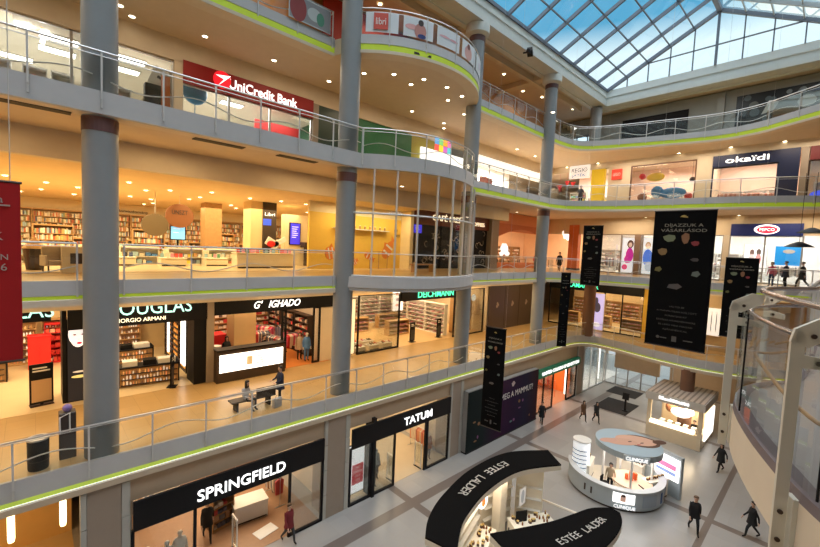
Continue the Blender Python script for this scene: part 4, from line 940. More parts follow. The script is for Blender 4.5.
names = ['left of the first grey column','just right of the first grey column','second from the first grey column','below the round hanging signs','left of the dark Libri tower','below the dark Libri tower','by the blue screen']
rng = random.Random(21)
for k,(x,y) in enumerate(tpos):
    tb.put((x,y,L2),0,'white display table of books '+names[k],'white book tables')
    for q in range(7): BOOKS[rng.randrange(8)].put((x-.8+.26*q+rng.uniform(-.03,.03),y-.2+rng.uniform(-.05,.05),L2+.85),rng.uniform(-.25,.25),'book standing at the front of the white table '+names[k],'books on the table '+names[k])
    for q in range(7): BOOKS[rng.randrange(8)].put((x-.8+.26*q+rng.uniform(-.03,.03),y+.2+rng.uniform(-.05,.05),L2+.85),rng.uniform(-.25,.25),'book standing at the back of the white table '+names[k],'books at the back of the table '+names[k])
cases = [shelf_maker(1.75,.95,.4,2,PAL_BOOK+PAL_TOY[:5]+[(.8,.75,.65)]*3,'box',220+i,frame=M('white_lit_table',(.82,.74,.58)),name='low_book_case',back=M('white_lit_table',(.82,.74,.58)),base=.1) for i in range(3)]
for k,(x,y) in enumerate(((-.4,24.9),(4.1,25.2),(6.2,24.9),(8.3,25.2),(10.3,25.2),(12.4,25.3),(14.3,26.0),(2.4,25.6))): cases[k%3].put((x,y,L2),0,'white low book case facing the railing, '+('left of the first grey column','first right of the first grey column','second right of the first grey column','below the round signs','left of the Libri tower','below the Libri tower','below the tall blue screen','touching the right edge of the first grey column')[k],'white low book cases')
tallc = [shelf_maker(1.6,1.9,.45,5,PAL_BOOK,'book',230+i,frame=WOOD,name='bookcase') for i in range(3)]
for k,(x,y,n) in enumerate(((-2.5,27.6,'by the red banner'),(.8,28.2,'left of the first grey column'),(5.0,28.0,'right of the first grey column'),(9.2,28.4,'left of the wood clad pillar'),(13.6,28.6,'right of the wood clad pillar'),(16.4,28.2,'behind the Libri tower'))): tallc[k%3].put((x,y,L2),0,'brown bookcase in the middle of the bookshop, '+n,'brown bookcases')
tb2 = table_maker(1.2,.8,.45,M('white_lit_table',(.8,.7,.5),.5),'book_plinth',plinth=True)
for k,(x,y,n) in enumerate(((3.2,24.6,'right beside the first grey column'),(5.4,24.2,'second from the first grey column'),(7.6,24.4,'below the round hanging signs'),(9.9,24.1,'left of the dark Libri tower'))):
    tb2.put((x,y,L2),0,'low white plinth with books '+n,'low white plinths')
    for q in range(5): BOOKS[rng.randrange(8)].put((x-.45+.22*q,y+rng.uniform(-.1,.1),L2+.45),rng.uniform(-.3,.3),'book on the low white plinth '+n,'books on the low plinth '+n)
# round hanging signs
def disc_sign(label, px, py, Y, rad, c, txt):
    p = PY(px,py,Y); r = thing('round_sign', label, 'hanging sign', p)
    m = MB(); m.disc(p,VX,VZ,rad*1.08,rad,.08,32); m.build('disc', c, r)
    m = MB(); m.cyl(p+Vector((0,0,rad)),(p.x,p.y,bookz(p.y)),.012,n=6); m.build('wire', STEEL, r)
    text(txt, p+Vector((0,-.085,rad*.3)), VX, VZ, rad*.36, DARKB, r, width=rad*1.2, th=.01, bold=.02)
disc_sign('orange round sign hanging in the bookshop, the higher of two', 179.5, 216, 25.4, .66, M('orange_disc',(.22,.08,.025),.6), 'ÜNSZT')
disc_sign('beige round sign hanging in the bookshop, the lower of two', 155, 225, 24.8, .58, M('beige_disc',(.16,.115,.06),.6), '')
def screen(label, x0, x1, y, z0, z1, lines, col=(.05,.04,.75), frame=BLACK):
    r = thing('display_screen', label, 'screen', ((x0+x1)/2,y,z0))
    m = MB(); m.bx(x0-.05,x1+.05,y,y+.08,z0-.05,z1+.05); m.build('frame', frame, r)
    m = MB(); m.col = col; m.poly([(x0,y-.004,z0),(x1,y-.004,z0),(x1,y-.004,z1),(x0,y-.004,z1)]); m.col = (.75,.75,.95)
    for k in range(lines):
        z = z1-(z1-z0)*(.15+.6*k/max(1,lines)); w = (x1-x0)*rng.uniform(.35,.7); m.bx(x0+(x1-x0)*.15,x0+(x1-x0)*.15+w,y-.012,y-.006,z-(z1-z0)*.03,z)
    m.build('picture', SCREEN, r); return r
p = PY(178,233,25.6); screen('small light blue screen below the orange round sign', p.x-.35,p.x+.35,25.6,p.z-.35,p.z+.35,2,(.2,.55,.85))
m = MB(); m.cyl((p.x,25.66,L2),(p.x,25.66,p.z-.4),.05); one('screen_stand', m, BLACK, 'dark pole carrying the light blue screen', 'stand')
# pillars and the Libri tower
a,b,z0,z1 = rect_left((205,250),(222,207),27.5); wall(a,b,27.5,28.5,L2,15.25,WOOD,'pillar',label='wood clad pillar in the bookshop')
a,b,z0,z1 = rect_left((262,262),(276,203),24.6)
r = thing('sign_tower','dark tall tower reading Libri in the bookshop','sign tower',((a+b)/2,24.6,L2))
m = MB(); m.bx(a-.75,b,24.6,25.8,L2,z1); m.build('body', M('tower_side',(.70,.52,.28),.6), r); m = MB(); m.bx(a-.02,b+.02,24.52,24.6,L2+.9,z1); m.build('front_panel', DARKB, r)
text('Libri',((a+b)/2,24.52,z1-.75),VX,VZ,.2,M('white_letters',(.9,.9,.88),.5,emit=1.2,noise=0),r,width=(b-a)*.78,th=.01)
m = MB(); m.bx(a-.02,a+.5,24.505,24.52,z1-1.45,z1-1.05); m.build('blue_label', M('blue_label_glow',(.03,.08,.6),.5,emit=.8), r)
a,b,z0,z1 = rect_left((288,262),(303,220),24.8)
wall(a-.2,b+.45,24.9,25.5,L2,z1+.3,M('white_pillar',(.85,.75,.55),.6),'pillar',label='pale pillar carrying the blue screen')
a,b,z0,z1 = rect_left((290,244),(300,224),24.8); screen('tall blue screen on the pale pillar right of the Libri tower',a,b,24.78,z0,z1,6)
m = MB(); q = PY(307,245,24.4); m.box((q.x,24.4,q.z),(.7,.5,.35),.2); m.box((q.x,24.4,(L2+q.z)/2),(.3,.3,q.z-L2)); one('book_terminal', m, DARKB, 'dark terminal stand right of the tall blue screen', 'terminal')
# red-white reading bench decoration on the table
q = PY(268,243,24.9)
m = MB(); m.box((q.x,24.3,q.z),(.8,.1,.5),.0,0,.5); m.cyl((q.x,24.3,L2),(q.x,24.3,q.z),.03); m.box((q.x+.5,24.3,q.z+.1),(.9,.1,.3),0,0,-.5); one('slanted_display', m, WHITE, 'white slanted display boards in front of the Libri tower', 'display')
m = MB(); m.ell((q.x-.1,24.2,q.z-.05),(.28,.05,.2)); m.cyl((q.x-.1,24.2,L2),(q.x-.1,24.2,q.z),.02); one('red_display', m, RED, 'red oval on the slanted display in front of the Libri tower', 'display')
# waste basket, chair, box at the left
def at2(px,py): return PZ(px,py,L2)
p = at2(35,270); r = thing('waste_basket','dark basket with an orange cone top, left of the first grey column','basket',p)
m = MB(); m.lathe(p,[(.26,0),(.36,.85)],16); m.build('basket', DARKB, r); m = MB(); m.lathe(p,[(.38,.85),(.05,1.3)],16); m.build('cone', M('tan_cone',(.6,.36,.14),.6), r)
def armchair(label, p, rz, mat):
    def mk():
        r = thing('armchair','x','chair')
        m = MB(); m.bbox((0,0,.36),(.62,.6,.2),0,.03); m.build('seat', mat, r); m = MB(); m.bbox((0,.27,.62),(.62,.1,.7),0,.03); m.build('backrest', mat, r)
        for s in (-1,1):
            m = MB(); m.bbox((s*.33,0,.45),(.08,.6,.4),0,.02); m.build('armrest', mat, r)
            for t in (-1,1): m = MB(); m.box((s*.28,t*.25,.13),(.04,.04,.26)); m.build('leg', DARKB, r)
        return r
    return Kind(mk).put(p,rz,label)
armchair('beige armchair in the bookshop front left of the first grey column', at2(55,272), .3, BEI)
p = at2(78,272); r = thing('display_cube','cream cube with a dark picture beside the first grey column','cube',p); m = MB(); m.bbox(p+Vector((0,0,.5)),(1,.8,1.0),0,.02); m.build('body', M('cream_cube',(.75,.62,.4),.5), r); m = MB(); m.bx(p.x-.25,p.x+.25,p.y-.42,p.y-.4,p.z+.35,p.z+.75); m.build('picture', DARKB, r)
# yellow partition with orange fish decals
YL = M('yellow_partition',(.86,.58,.10),.55)
wall(12.0,19.5,21.6,21.8,L2,14.9,YL,'wall_north',label='yellow partition wall by the second grey column'); wall(12,19.5,21.62,21.8,14.9,16.6,M('pale_upper_wall',(.85,.75,.52),.6))
wall(19.3,19.6,20.6,21.8,L2,16.6,M('bright_edge',(.9,.78,.5),.5),'wall_west')
def fish(label, px, py, w, h, rz):
    p = PY(px,py,21.55); m = MB(); c, s = cos(rz), sin(rz)
    def P(a,b,y): return (p.x+a*c-b*s, y, p.z+a*s+b*c)
    n = 18; m.extr([P(w/2*cos(t*2*pi/n)*(1 if cos(t*2*pi/n)<0 else 1.1), h/2*sin(t*2*pi/n)*(1-.25*cos(t*2*pi/n)),21.6) for t in range(n)],(0,-.03,0))
    m.extr([P(w*.42,0,21.6),P(w*.78,h*.38,21.6),P(w*.70,0,21.6),P(w*.78,-h*.38,21.6)],(0,-.025,0))
    m.extr([P(-.1*w,h*.42,21.58),P(.2*w,h*.75,21.58),P(.3*w,h*.3,21.58)],(0,-.015,0))
    r = thing('fish_decal', label, 'wall decal', p); m.build('body', M('orange_decal',(.80,.26,.04),.5), r)
    for k in (-.22,.12):
        q = MB(); q.extr([P(w*k,h*.44,21.565),P(w*(k+.1),h*.44,21.565),P(w*(k+.1),-h*.44,21.565),P(w*k,-h*.44,21.565)],(0,-.01,0)); q.build('band', WHITE, r)
fish('large orange fish decal on the yellow wall behind the round glass bay', 388,250,1.35,.75,1.0); fish('small orange fish decal on the yellow wall, left of the large one', 369,256,.75,.45,-.5); fish('orange fish decal left of the second grey column', 331,253,.8,.8,.2); fish('tiny orange fish decal right of the second grey column', 355,262,.4,.4,.6)
for k,(px,py,t) in enumerate(((396,231,'ITT'),(398,236,'ICE'))):
    p = PY(px,py,21.6); text(t,(p.x,21.59,p.z),VX,VZ,.16,DARKB,None,th=.01)['kind'] = 'structure'
m = MB(); m.bx(13.6,18.0,21.3,21.6,14.0,14.06); sh = one('wall_ledge', m, WHITE, 'white ledge with small jars on the yellow wall behind the round glass bay', 'ledge')
jar = Kind(lambda: (lambda r: (MBjar(r), r)[1])(thing('jar','x','jar')))
def MBjar(r):
    m = MB(); m.lathe((0,0,0),[(.07,0),(.07,.16),(.05,.19)],12); m.build('body', M('jar_brown',(.5,.32,.12),.3), r); m = MB(); m.lathe((0,0,.19),[(.055,0),(.055,.04)],12); m.build('lid', WHITE, r)
for k in range(10): jar.put((13.9+.42*k,21.45,14.06),0,'small jar on the white ledge of the yellow wall','jars on the ledge')
m = MB(); q0 = PY(370,268,21.3); q1 = PY(388,252,21.3); m.tube([(q0.x,21.35,L2),(q0.x,21.35,q1.z),(q1.x,21.35,q1.z),(q1.x,21.35,L2)],.03,6); m.tube([((q0.x+q1.x)/2,21.35,L2),((q0.x+q1.x)/2,21.35,q1.z)],.03,6); one('wall_frame', m, M('tan_frame',(.5,.3,.1),.5), 'thin brown frame rail before the yellow wall', 'rail')
r = thing('bench','brown bench inside the round glass bay','bench',(18.3,18.2,L2)); m = MB(); m.bbox((18.3,18.2,L2+.5),(2.0,.5,.07),0,.01); m.build('seat', WOOD, r)
for x in (17.5,19.1): m = MB(); m.bbox((x,18.2,L2+.24),(.1,.45,.47)); m.build('leg', WOOD, r)
# cafe
r = sign_board('brown red shop sign reading CAFE FREI behind the round glass bay', 19.6, 29.2, 21.1, 14.75, 16.2, M('cafe_brown',(.20,.055,.025),.5), .3)
text('CAFÉ FREI', (23.6,21.1,15.35), VX, VZ, .42, M('warm_letters',(1,.8,.5),.5,emit=1.5,noise=0), r, width=3.2, bold=.02)
text('COFFEES', (27.6,21.1,15.2), VX, VZ, .3, M('warm_letters',(1,.8,.5),.5), r, width=1.8)
r = thing('cafe_window','black cafe window painted with white flourishes behind the round glass bay','window decoration',(24,21.3,L2)); m = MB(); m.bx(20.9,29.2,21.3,21.4,L2,14.75); m.build('pane', BLACK, r)
m = MB(); rng = random.Random(31)
for k in range(46):
    x,z = rng.uniform(21.3,28.9), rng.uniform(L2+.4,14.4); a = rng.uniform(0,6.3); pts = [(x+(.08+.05*t)*cos(a+t*.7),21.285,z+(.08+.05*t)*sin(a+t*.7)) for t in range(6)]; m.tube(pts,[.035,.03,.026,.02,.015,.01],5)
m.build('flourishes', M('white_flourish',(.6,.52,.42),.6), r)
a,b,z0,z1 = rect_left((421,231),(432,221),21.2); screen('small blue screen at the left of the cafe window',20.2,21.0,21.2,14.1,14.7,3)
wall(29.2,30.3,20.8,22,L2,16.6,PILL,'pillar')
# orange shop beside the cafe, around the fourth column
wall(30.3,40,21.4,21.6,L2,12.0,ORANGE,'wall_north'); 
r = sign_board('orange shop front with curved top and pale blossom emblem, left of the fourth column', 30.3, 40.2, 21.2, 14.9, 16.6, M('orange_front',(.78,.30,.12),.6), .3)
m = MB(); m.extr([(30.3,21.15,13.2)]+[(30.3+7*t/12,21.15,14.2+1.0*sin(t/12*pi*.75)) for t in range(13)]+[(37.3,21.15,15.6),(30.3,21.15,15.6)],(0,.1,0)); m.build('curved_top', M('orange_front2',(.62,.17,.05),.6), r)
m = MB()
for k in range(6): m.disc((31.7+.36*cos(k*pi/3),21.1,13.3+.28*sin(k*pi/3)),VX,VZ,.26,.22,.05,14)
m.disc((32.2,21.1,12.85),VX,VZ,.4,.22,.05,14); m.disc((31.3,21.1,12.8),VX,VZ,.3,.2,.05,14); m.build('blossom', M('soft_blossom',(1,.95,.9),.5,emit=1.1,noise=0), r)
m = MB()
for k in range(6): m.disc((40.6+.42*cos(k*pi/3),19.6,15.2+.36*sin(k*pi/3)),VX,VZ,.34,.28,.06,14)
m.disc((41.2,19.6,14.75),VX,VZ,.5,.28,.06,14); one('blossom_sign', m, M('soft_blossom',(1,.95,.9)), 'glowing white blossom sign right of the fourth column', 'hanging sign')
m = MB(); m.cyl((40.6,19.63,15.3),(40.6,19.63,16.6),.03); m.build('hanger', STEEL, C.objects['blossom_sign'])
wall(30.3,46.5,28,28.2,L2,16.6,M('peach_back_wall',(.85,.60,.40),.7)); wall(46.5,46.7,18.6,28,L2,16.6,M('peach_back_wall',(.85,.60,.40),.7),'wall_east')
flr(30.3,46.5,21.5,28,L2,shop_floor('peach_shop_floor',(.75,.58,.4)))
osh = [shelf_maker(1.8,2.2,.4,5,[(.85,.7,.45),(.8,.5,.3),(.9,.85,.8),(.7,.3,.2)],'box',240+i,name='wall_shelf') for i in range(2)]
for i in range(7): osh[i%2].put((32+2.0*i,27.7,L2),0,'shelf on the rear wall of the orange shop, '+('first','second','third','fourth','fifth','sixth','seventh')[i]+' from the left','orange shop wall shelves')
ot = table_maker(1.6,.8,.85,WOOD)
for i,(x,y) in enumerate(((33.6,23.2),(35.6,24.8),(38.4,23.6),(42.5,23))): ot.put((x,y,L2),0,'wooden table in the orange shop, '+('first','second','third','fourth')[i]+' from the left','orange shop tables')
r = thing('orange_pillar','dark orange pillar at the far corner of the bookshop level','pillar front',(40.1,18.4,L2)); m = MB(); m.bx(39.9,40.5,17.9,18.9,L2,16.0); m.build('body', M('orange_pillar_paint',(.55,.13,.03),.5), r); m = MB(); m.bx(39.85,40.55,17.85,18.95,L2,L2+.2); m.build('base', DARKB, r)
# round glass bay wall
r = thing('glass_bay_wall','rounded glass wall with pale mullions between the second and third columns','glass wall',(CX,CY,L2+.06))
gp = [(CX+5.85*cos(a),CY+5.85*sin(a)) for a in [RAD(-141)+RAD(97)*k/27 for k in range(28)]]
for k in range(9):
    seg = gp[k*3:k*3+4]
    for z0,z1 in ((L2+.1,L2+3.05),(L2+3.12,16.58)):
        m = MB(); n = len(seg); m.add([(q[0],q[1],z0) for q in seg]+[(q[0],q[1],z1) for q in seg],[(i,i+1,n+i+1,n+i) for i in range(n-1)]); m.build('glass_panel', SHOPG, r)
for k in range(0,28,3):
    m = MB(); q = gp[k]; m.box((q[0],q[1],(L2+16.6)/2),(.07,.11,16.6-L2-.06),atan2(q[1]-CY,q[0]-CX)+pi/2); m.build('mullion', POSTM, r)
m = MB(); m.tube([(q[0],q[1],L2+3.08) for q in gp],.05,6); m.tube([(q[0],q[1],L2+.1) for q in gp],.05,6); m.tube([(q[0],q[1],L2+1.2) for q in gp],.025,6); m.build('transom', POSTM, r)
# ================================================================== BANK FLOOR (LEFT)
wall(X0,40,21.1,21.4,20.95,22.0,CREAM,label='bulkhead above the bank level shops')
wall(X0,48,29,29.2,L3,22,M('white_back_wall',(.85,.80,.70),.7))
flr(X0,40,21.4,29,L3,shop_floor('pale_bank_floor',(.66,.62,.55)))
wall(4.75,5.1,21.1,29,L3,21.0,CREAM,'wall_west'); wall(13.7,13.95,21.1,29,L3,22,GREEN,'wall_east')
mb = MB(); mb.bx(X0,13.7,21.4,29,20.95,21.1); struct('ceiling', mb, M('white_shop_ceiling',(.85,.80,.68),.7))
front(-6,4.75,21.3,L3,20.95,mull=(-2.4,1.2),nm='window_11',fm=STEEL)
def clight_mk():
    r = thing('ceiling_light','x','ceiling light'); m = MB(); m.bx(-.65,.65,-.35,.35,-.05,.0); m.build('frame', WHITE, r); m = MB(); m.bx(-.6,.6,-.3,.3,-.06,-.05); m.build('diffuser', PANELL, r); return r
CL = Kind(clight_mk)
for k,(x,y) in enumerate(((-3.2,22.6),(-3.2,24.4),(.9,22.6),(.9,24.2),(3.3,22.6),(3.3,24.2),(-.5,26.5),(2.6,26.5))): CL.put((x,y,20.95),0,'bright rectangular ceiling panel in the white shop left of the red bank sign','ceiling panels in the white shop')
for k,(x,y) in enumerate(((6.6,23.6),(8.6,22.8),(8.6,25.0),(11.2,23.4))): CL.put((x,y,20.95),0,'bright rectangular ceiling panel inside the bank','ceiling panels in the bank')
for i,(x,y) in enumerate(((-3.5,28.6),(-.9,28.6),(1.8,28.6))): wsh[i%2].put((x,y,L3),0,('left','middle','right')[i]+' white shelf on the back wall of the shop left of the bank','white shop wall shelves')
wt = table_maker(1.8,.8,.9,WHITE,'display_table')
for i,(x,y) in enumerate(((-2.6,22.4),(-.4,22.3),(1.4,22.6),(3.6,22.5))): wt.put((x,y,L3),0,'white display table in the shop left of the bank, '+('first','second','third','fourth')[i]+' from the picture edge','white shop tables')
tcase = [shelf_maker(.75,2.35,.4,5,PAL_WHITE+[(.2,.2,.22)],'box',270+i,frame=WHITE,name='tall_display_case',back=WHITE) for i in range(3)]
for k,(x,w) in enumerate(((-.9,0),(.15,1),(1.0,2),(3.0,1))): tcase[w].put((x,22.9,L3),0,'tall white display case left of the bank, '+('at the picture edge','second from the picture edge','just left of the first grey column','right of the first grey column')[k],'tall white display cases')
def device_mk():
    r = thing('boxed_device','x','device'); m = MB(); m.bbox((0,0,.16),(.36,.3,.32),0,.02); m.build('body', WHITE, r); m = MB(); m.bx(-.12,.12,-.155,-.15,.08,.26); m.build('window', DARKB, r); return r
DV = Kind(device_mk)
for i in range(12): DV.put((-3.1+.55*i,22.35,L3+.9),.1,'white boxed device on the tables left of the red bank sign','boxed devices')
m = thing('black_display','black upright display in the white shop, just right of the first grey column','display',(3.9,21.9,L3)); q = MB(); q.bbox((4.05,21.9,L3+1.3),(.62,.4,2.6),0,.02); q.build('body', BLACK, m); q = MB(); q.bx(3.85,4.25,21.68,21.7,L3+1.4,L3+2.1); q.build('screen', M('off_screen',(.02,.02,.03),.2), m); q = MB(); q.bbox((4.05,21.9,L3+.02),(.9,.55,.05)); q.build('base', DARKB, m)
a = PY(163,80,22); m = thing('hanging_poster','tilted white poster hanging in the white shop','poster',a); q = MB(); q.box(a,(1.0,.04,.9),0,0,.35); q.build('sheet', WHITE, m); q = MB(); q.box(a+Vector((0,-.03,0)),(.5,.02,.12),0,0,.35); q.build('print', DARKB, m)
q = MB(); q.bx(4.35,4.7,21.6,21.7,L3,20.3); one('orange_screen', q, ORANGE, 'narrow orange panel at the right end of the white shop', 'panel')
q = PY(14,18,22.2); m = MB(); 
for t in range(3): m.box((q.x+.45*t,22.2,q.z-.1*t),(.9,.12,.14),0,0,.5-.9*t)
one('hanging_lamp', m, PANELL, 'bright white angular hanging lamp at the top left picture edge', 'lamp')
m = MB(); m.box((q.x+1.1,22.0,q.z+.05),(.8,.1,.12),0,0,-.35); one('orange_hanging_bar', m, M('orange_glow',(.9,.3,.05),.5,emit=1), 'orange bar hanging beside the bright angular lamp', 'decoration')
r = sign_board('red shop sign with white letters UniCredit Bank and a round red emblem', 5.1, 11.75, 21.05, 20.1, 21.08, M('bank_red',(.30,.01,.012),.5), .3)
a = PY(229,85,21.05); b = PY(297,105,21.05)
text('UniCredit Bank', ((a.x+b.x)/2,21.05,20.64), VX, VZ, .44, WHITEL, r, width=b.x-a.x, bold=.03)
c = PY(222,79,21.0); m = MB(); m.disc((c.x,21.0,20.66),VX,VZ,.40,.40,.06); m.build('emblem', M('emblem_red',(.8,.01,.02),.4,emit=1.2), r)
m = MB(); m.extr([(c.x-.2,20.92,20.34),(c.x+.16,20.92,20.82),(c.x+.38,20.92,20.93),(c.x+.02,20.92,20.55)],(0,.03,0)); m.extr([(c.x-.3,20.92,20.82),(c.x+.38,20.92,20.93),(c.x+.1,20.92,20.70)],(0,.03,0)); m.build('emblem_slash', WHITEL, r)
wall(11.75,12.1,21.05,21.4,L3,20.95,PILL,'pillar'); wall(12.1,13.8,21.1,21.4,L3,20.95,M('deep_green_panel',(.006,.035,.02),.3),'wall_north',label='dark green glossy panel right of the bank')
front(5.1,11.75,21.3,L3,20.1,mull=(7.2,9.3),nm='window_12',fm=STEEL)
m = MB(); m.bx(9.6,12.4,24.0,24.1,L3+1.9,L3+2.9); one('red_wall_board', m, M('bank_red_panel',(.55,.02,.02),.5), 'red panel on the inner wall of the bank', 'panel')
p = PY(195,92,22.3); m = MB(); m.ell(p,(.58,.3,.62),16,10); m.cyl((p.x,22.3,L3),(p.x,22.3,p.z-.55),.02); one('blue_balloon', m, M('blue_shiny',(.05,.25,.5),.3), 'blue round balloon shape in the bank window under the red sign', 'balloon', None, True)
p = PY(199,112,22.0); r = thing('white_car_model','small white car shape in the bank window below the blue balloon','car model',(p.x,22.0,L3))
m = MB(); m.loft([[(p.x+x,22.0+y*w,L3+z) for x,y,z in ((-1.0+.03,s,.25),(-.95,s,.55),(-.45,s,.62),(-.2,s*.85,.95),(.45,s*.85,.95),(.75,s,.62),(1.0,s,.5),(1.0,s,.25))] for s,w in ((-1,.42),(-.95,.45),(.95,.45),(1,.42))]); m.build('body', WHITE, r, smooth=True)
m = MB(); m.bx(p.x-.3,p.x+.5,21.56,21.6,L3+.66,L3+.9); m.build('side_window', DARKB, r)
for x in (-.62,.62): m = MB(); m.cyl((p.x+x,21.52,L3+.2),(p.x+x,21.7,L3+.2),.2,n=16); m.build('wheel', BLACK, r)
dk = table_maker(1.6,.7,1.0,M('bank_desk',(.75,.74,.72),.4),'bank_desk',plinth=True,cat='desk'); dk.put((7.6,24.6,L3),0,'white bank desk in the middle of the bank'); dk.put((12.2,23.2,L3),0,'white bank desk at the right end of the bank')
# dark green toy shop front and bright shop
wall(13.95,19.6,21.2,21.4,L3,22,M('green_wall',(.02,.16,.07),.5),'wall_north',label='dark green wall of the toy shop'); wall(19.6,22.8,21.2,21.4,L3,22,M('olive_wall',(.42,.36,.06),.6),'wall_north')
r = thing('toy_shop_front','bright white shop front with coloured squares emblem on the round bay level','shop front',(20,20.8,L3))
a,b = PY(421,160,20.8), PY(466,160,20.8); m = MB(); m.bx(a.x,b.x,20.8,20.95,L3,20.2); m.build('panel', M('bright_white_panel',(.95,.95,.93),.5,emit=1.3,noise=0), r)
cols_ = [(.85,.1,.1),(.1,.35,.8),(.9,.7,.05),(.2,.6,.2),(.6,.15,.6),(.95,.45,.05),(.1,.6,.7),(.85,.2,.5)]
c = PY(443,146,20.75); m = MB()
for i in range(4):
    for j in range(2): m.col = cols_[i*2+j]; m.bx(c.x-.9+.46*i,c.x-.9+.46*i+.42,20.7,20.75,c.z-.45+.46*j,c.z-.45+.46*j+.42)
m.build('coloured_squares', SCREEN, r)
wall(27,40,26.5,26.7,L3,22,M('bright_shop_wall',(.9,.88,.84),.6)); wall(26.8,27,21.3,29,L3,22,WHITE,'wall_west')
r = sign_board('bright white header of the shop right of the round bay', 27, 39.5, 21.0, 20.1, 20.95, M('bright_header',(.95,.94,.9),.5,emit=.9,noise=0))
wsh2 = [shelf_maker(1.8,2.4,.4,5,PAL_WHITE,'box',260+i,frame=WHITE,name='white_wall_shelf') for i in range(2)]
for i in range(6): wsh2[i%2].put((28.2+1.95*i,26.2,L3),0,'white shelf on the back wall of the bright shop, '+('first','second','third','fourth','fifth','sixth')[i]+' from the left','bright shop wall shelves')
for i,(x,y) in enumerate(((28.5,22.8),(31.0,23.2),(33.8,22.8),(36.4,23.4))): wt.put((x,y,L3),0,'white table in the bright shop right of the round bay, '+('first','second','third','fourth')[i]+' from the left','bright shop tables')
m = MB(); m.bx(28.2,30.0,21.6,21.66,L3+1.2,L3+2.2); m.bx(28.3,28.36,21.6,21.66,L3,L3+1.2); m.bx(29.84,29.9,21.6,21.66,L3,L3+1.2); one('brown_placard', m, M('brown_red_print',(.30,.10,.09),.5), 'brown placard in the window of the bright shop', 'placard')
lw = [CL.put((x,y,21.9),0,'bright rectangular ceiling panel in the bright shop right of the round bay','ceiling panels in the bright shop') for x in (28.5,31.5,34.5,37.5) for y in (22.6,24.8)]
# ================================================================== TOP FLOOR (LEFT)
wall(X0,45,21.3,21.6,L4,27,M('top_orange_wall',(.62,.30,.10),.7),label='orange brown wall of the top gallery')
wall(12,20,20.6,20.8,L4,26.9,M('top_red_wall',(.40,.03,.02),.6),label='red wall behind the round top balcony')
r = panel_pic('hanging_board','grey red and white graphic board on the top railing, left of the second column','board',8.2,10.2,16.98,L4+.12,L4+1.08,[(.2,.5,.2,.6,(.3,.05,.05)),(.6,.5,.18,.3,(.55,.6,.6)),(.75,.4,.1,.3,(.1,.3,.2))],STEEL,False,(.30,.30,.31),.02)
def banner_on_arc(label, a0, a1, patches, txt=None):
    r = thing('railing_banner', label, 'banner', (CX+5.72*cos(a0),CY+5.72*sin(a0),L4+.1)); n = 8; m = MB(); m.col = (.72,.76,.80)
    def P(t,z,o=0): a = a0+(a1-a0)*t; return (CX+(5.80+o)*cos(a),CY+(5.80+o)*sin(a),L4+.15+z)
    m.add([P(i/n,0) for i in range(n+1)]+[P(i/n,.88) for i in range(n+1)],[(i,i+1,n+i+2,n+i+1) for i in range(n)])
    m.build('sheet', PRINT, r)
    for k,(ft,fz,rt,rz,c) in enumerate(patches):
        m = MB(); m.col = c; m.poly([P(ft+rt*cos(q*2*pi/16),(fz+rz*sin(q*2*pi/16))*.88,.012+.004*k) for q in range(16)]); m.build('print', PRINT, r)
    return r
aL = [RAD(-138+86*k/5) for k in range(6)]
r = banner_on_arc('white banner with a red square reading libri on the round top balcony', aL[0]+.02, aL[1]-.02, [])
am = aL[0]+.14; c = Vector((CX+5.83*cos(am),CY+5.83*sin(am),L4+.62)); tdir = Vector((-sin(am),cos(am),0)); m = MB(); m.disc(c,tdir,VZ,.33,.33,.01,4,pi/4,2*pi+pi/4)
m = MB(); m.extr([c+tdir*s*.33+VZ*z*.36 for s,z in ((-1,-1),(1,-1),(1,1),(-1,1))],tdir.cross(VZ)*.015); m.build('red_square', M('libri_red',(.65,.09,.06),.5), r)
text('libri', c+tdir.cross(VZ)*.02, tdir, VZ, .3, WHITE, r, width=.46, th=.006, bold=.02)
banner_on_arc('white banner with a dark haired figure on the round top balcony', aL[1]+.02, aL[2]-.02, [(.25,.5,.2,.14,(.75,.4,.4)),(.55,.35,.2,.4,(.55,.25,.22)),(.56,.78,.09,.16,(.06,.04,.04)),(.6,.1,.14,.12,(.03,.05,.2))])
banner_on_arc('white banner with pale red lines on the round top balcony, third from the second column', aL[2]+.02, aL[3]-.02, [(.3,.52,.22,.06,(.8,.45,.5)),(.7,.5,.2,.06,(.75,.4,.45))])
banner_on_arc('white banner with a reddish figure on the round top balcony, fourth from the second column', aL[3]+.02, aL[4]-.02, [(.4,.4,.25,.4,(.7,.4,.36)),(.4,.75,.1,.16,(.25,.1,.08))])
banner_on_arc('blank looking white banner at the right end of the round top balcony', aL[4]+.02, aL[5]-.02, [(.5,.5,.2,.2,(.65,.6,.7))])
m = MB(); m.bx(37.8,38.9,17.0,17.2,L4,L4+2.0); 
# ================================================================== FAR END (walls facing -X)
def wx(x0,x1,y0,y1,z0,z1,mat=CREAM,nm='wall_east',label=None): return wall(x0,x1,y0,y1,z0,z1,mat,nm,label)
rng = random.Random(77)
RX = -VY
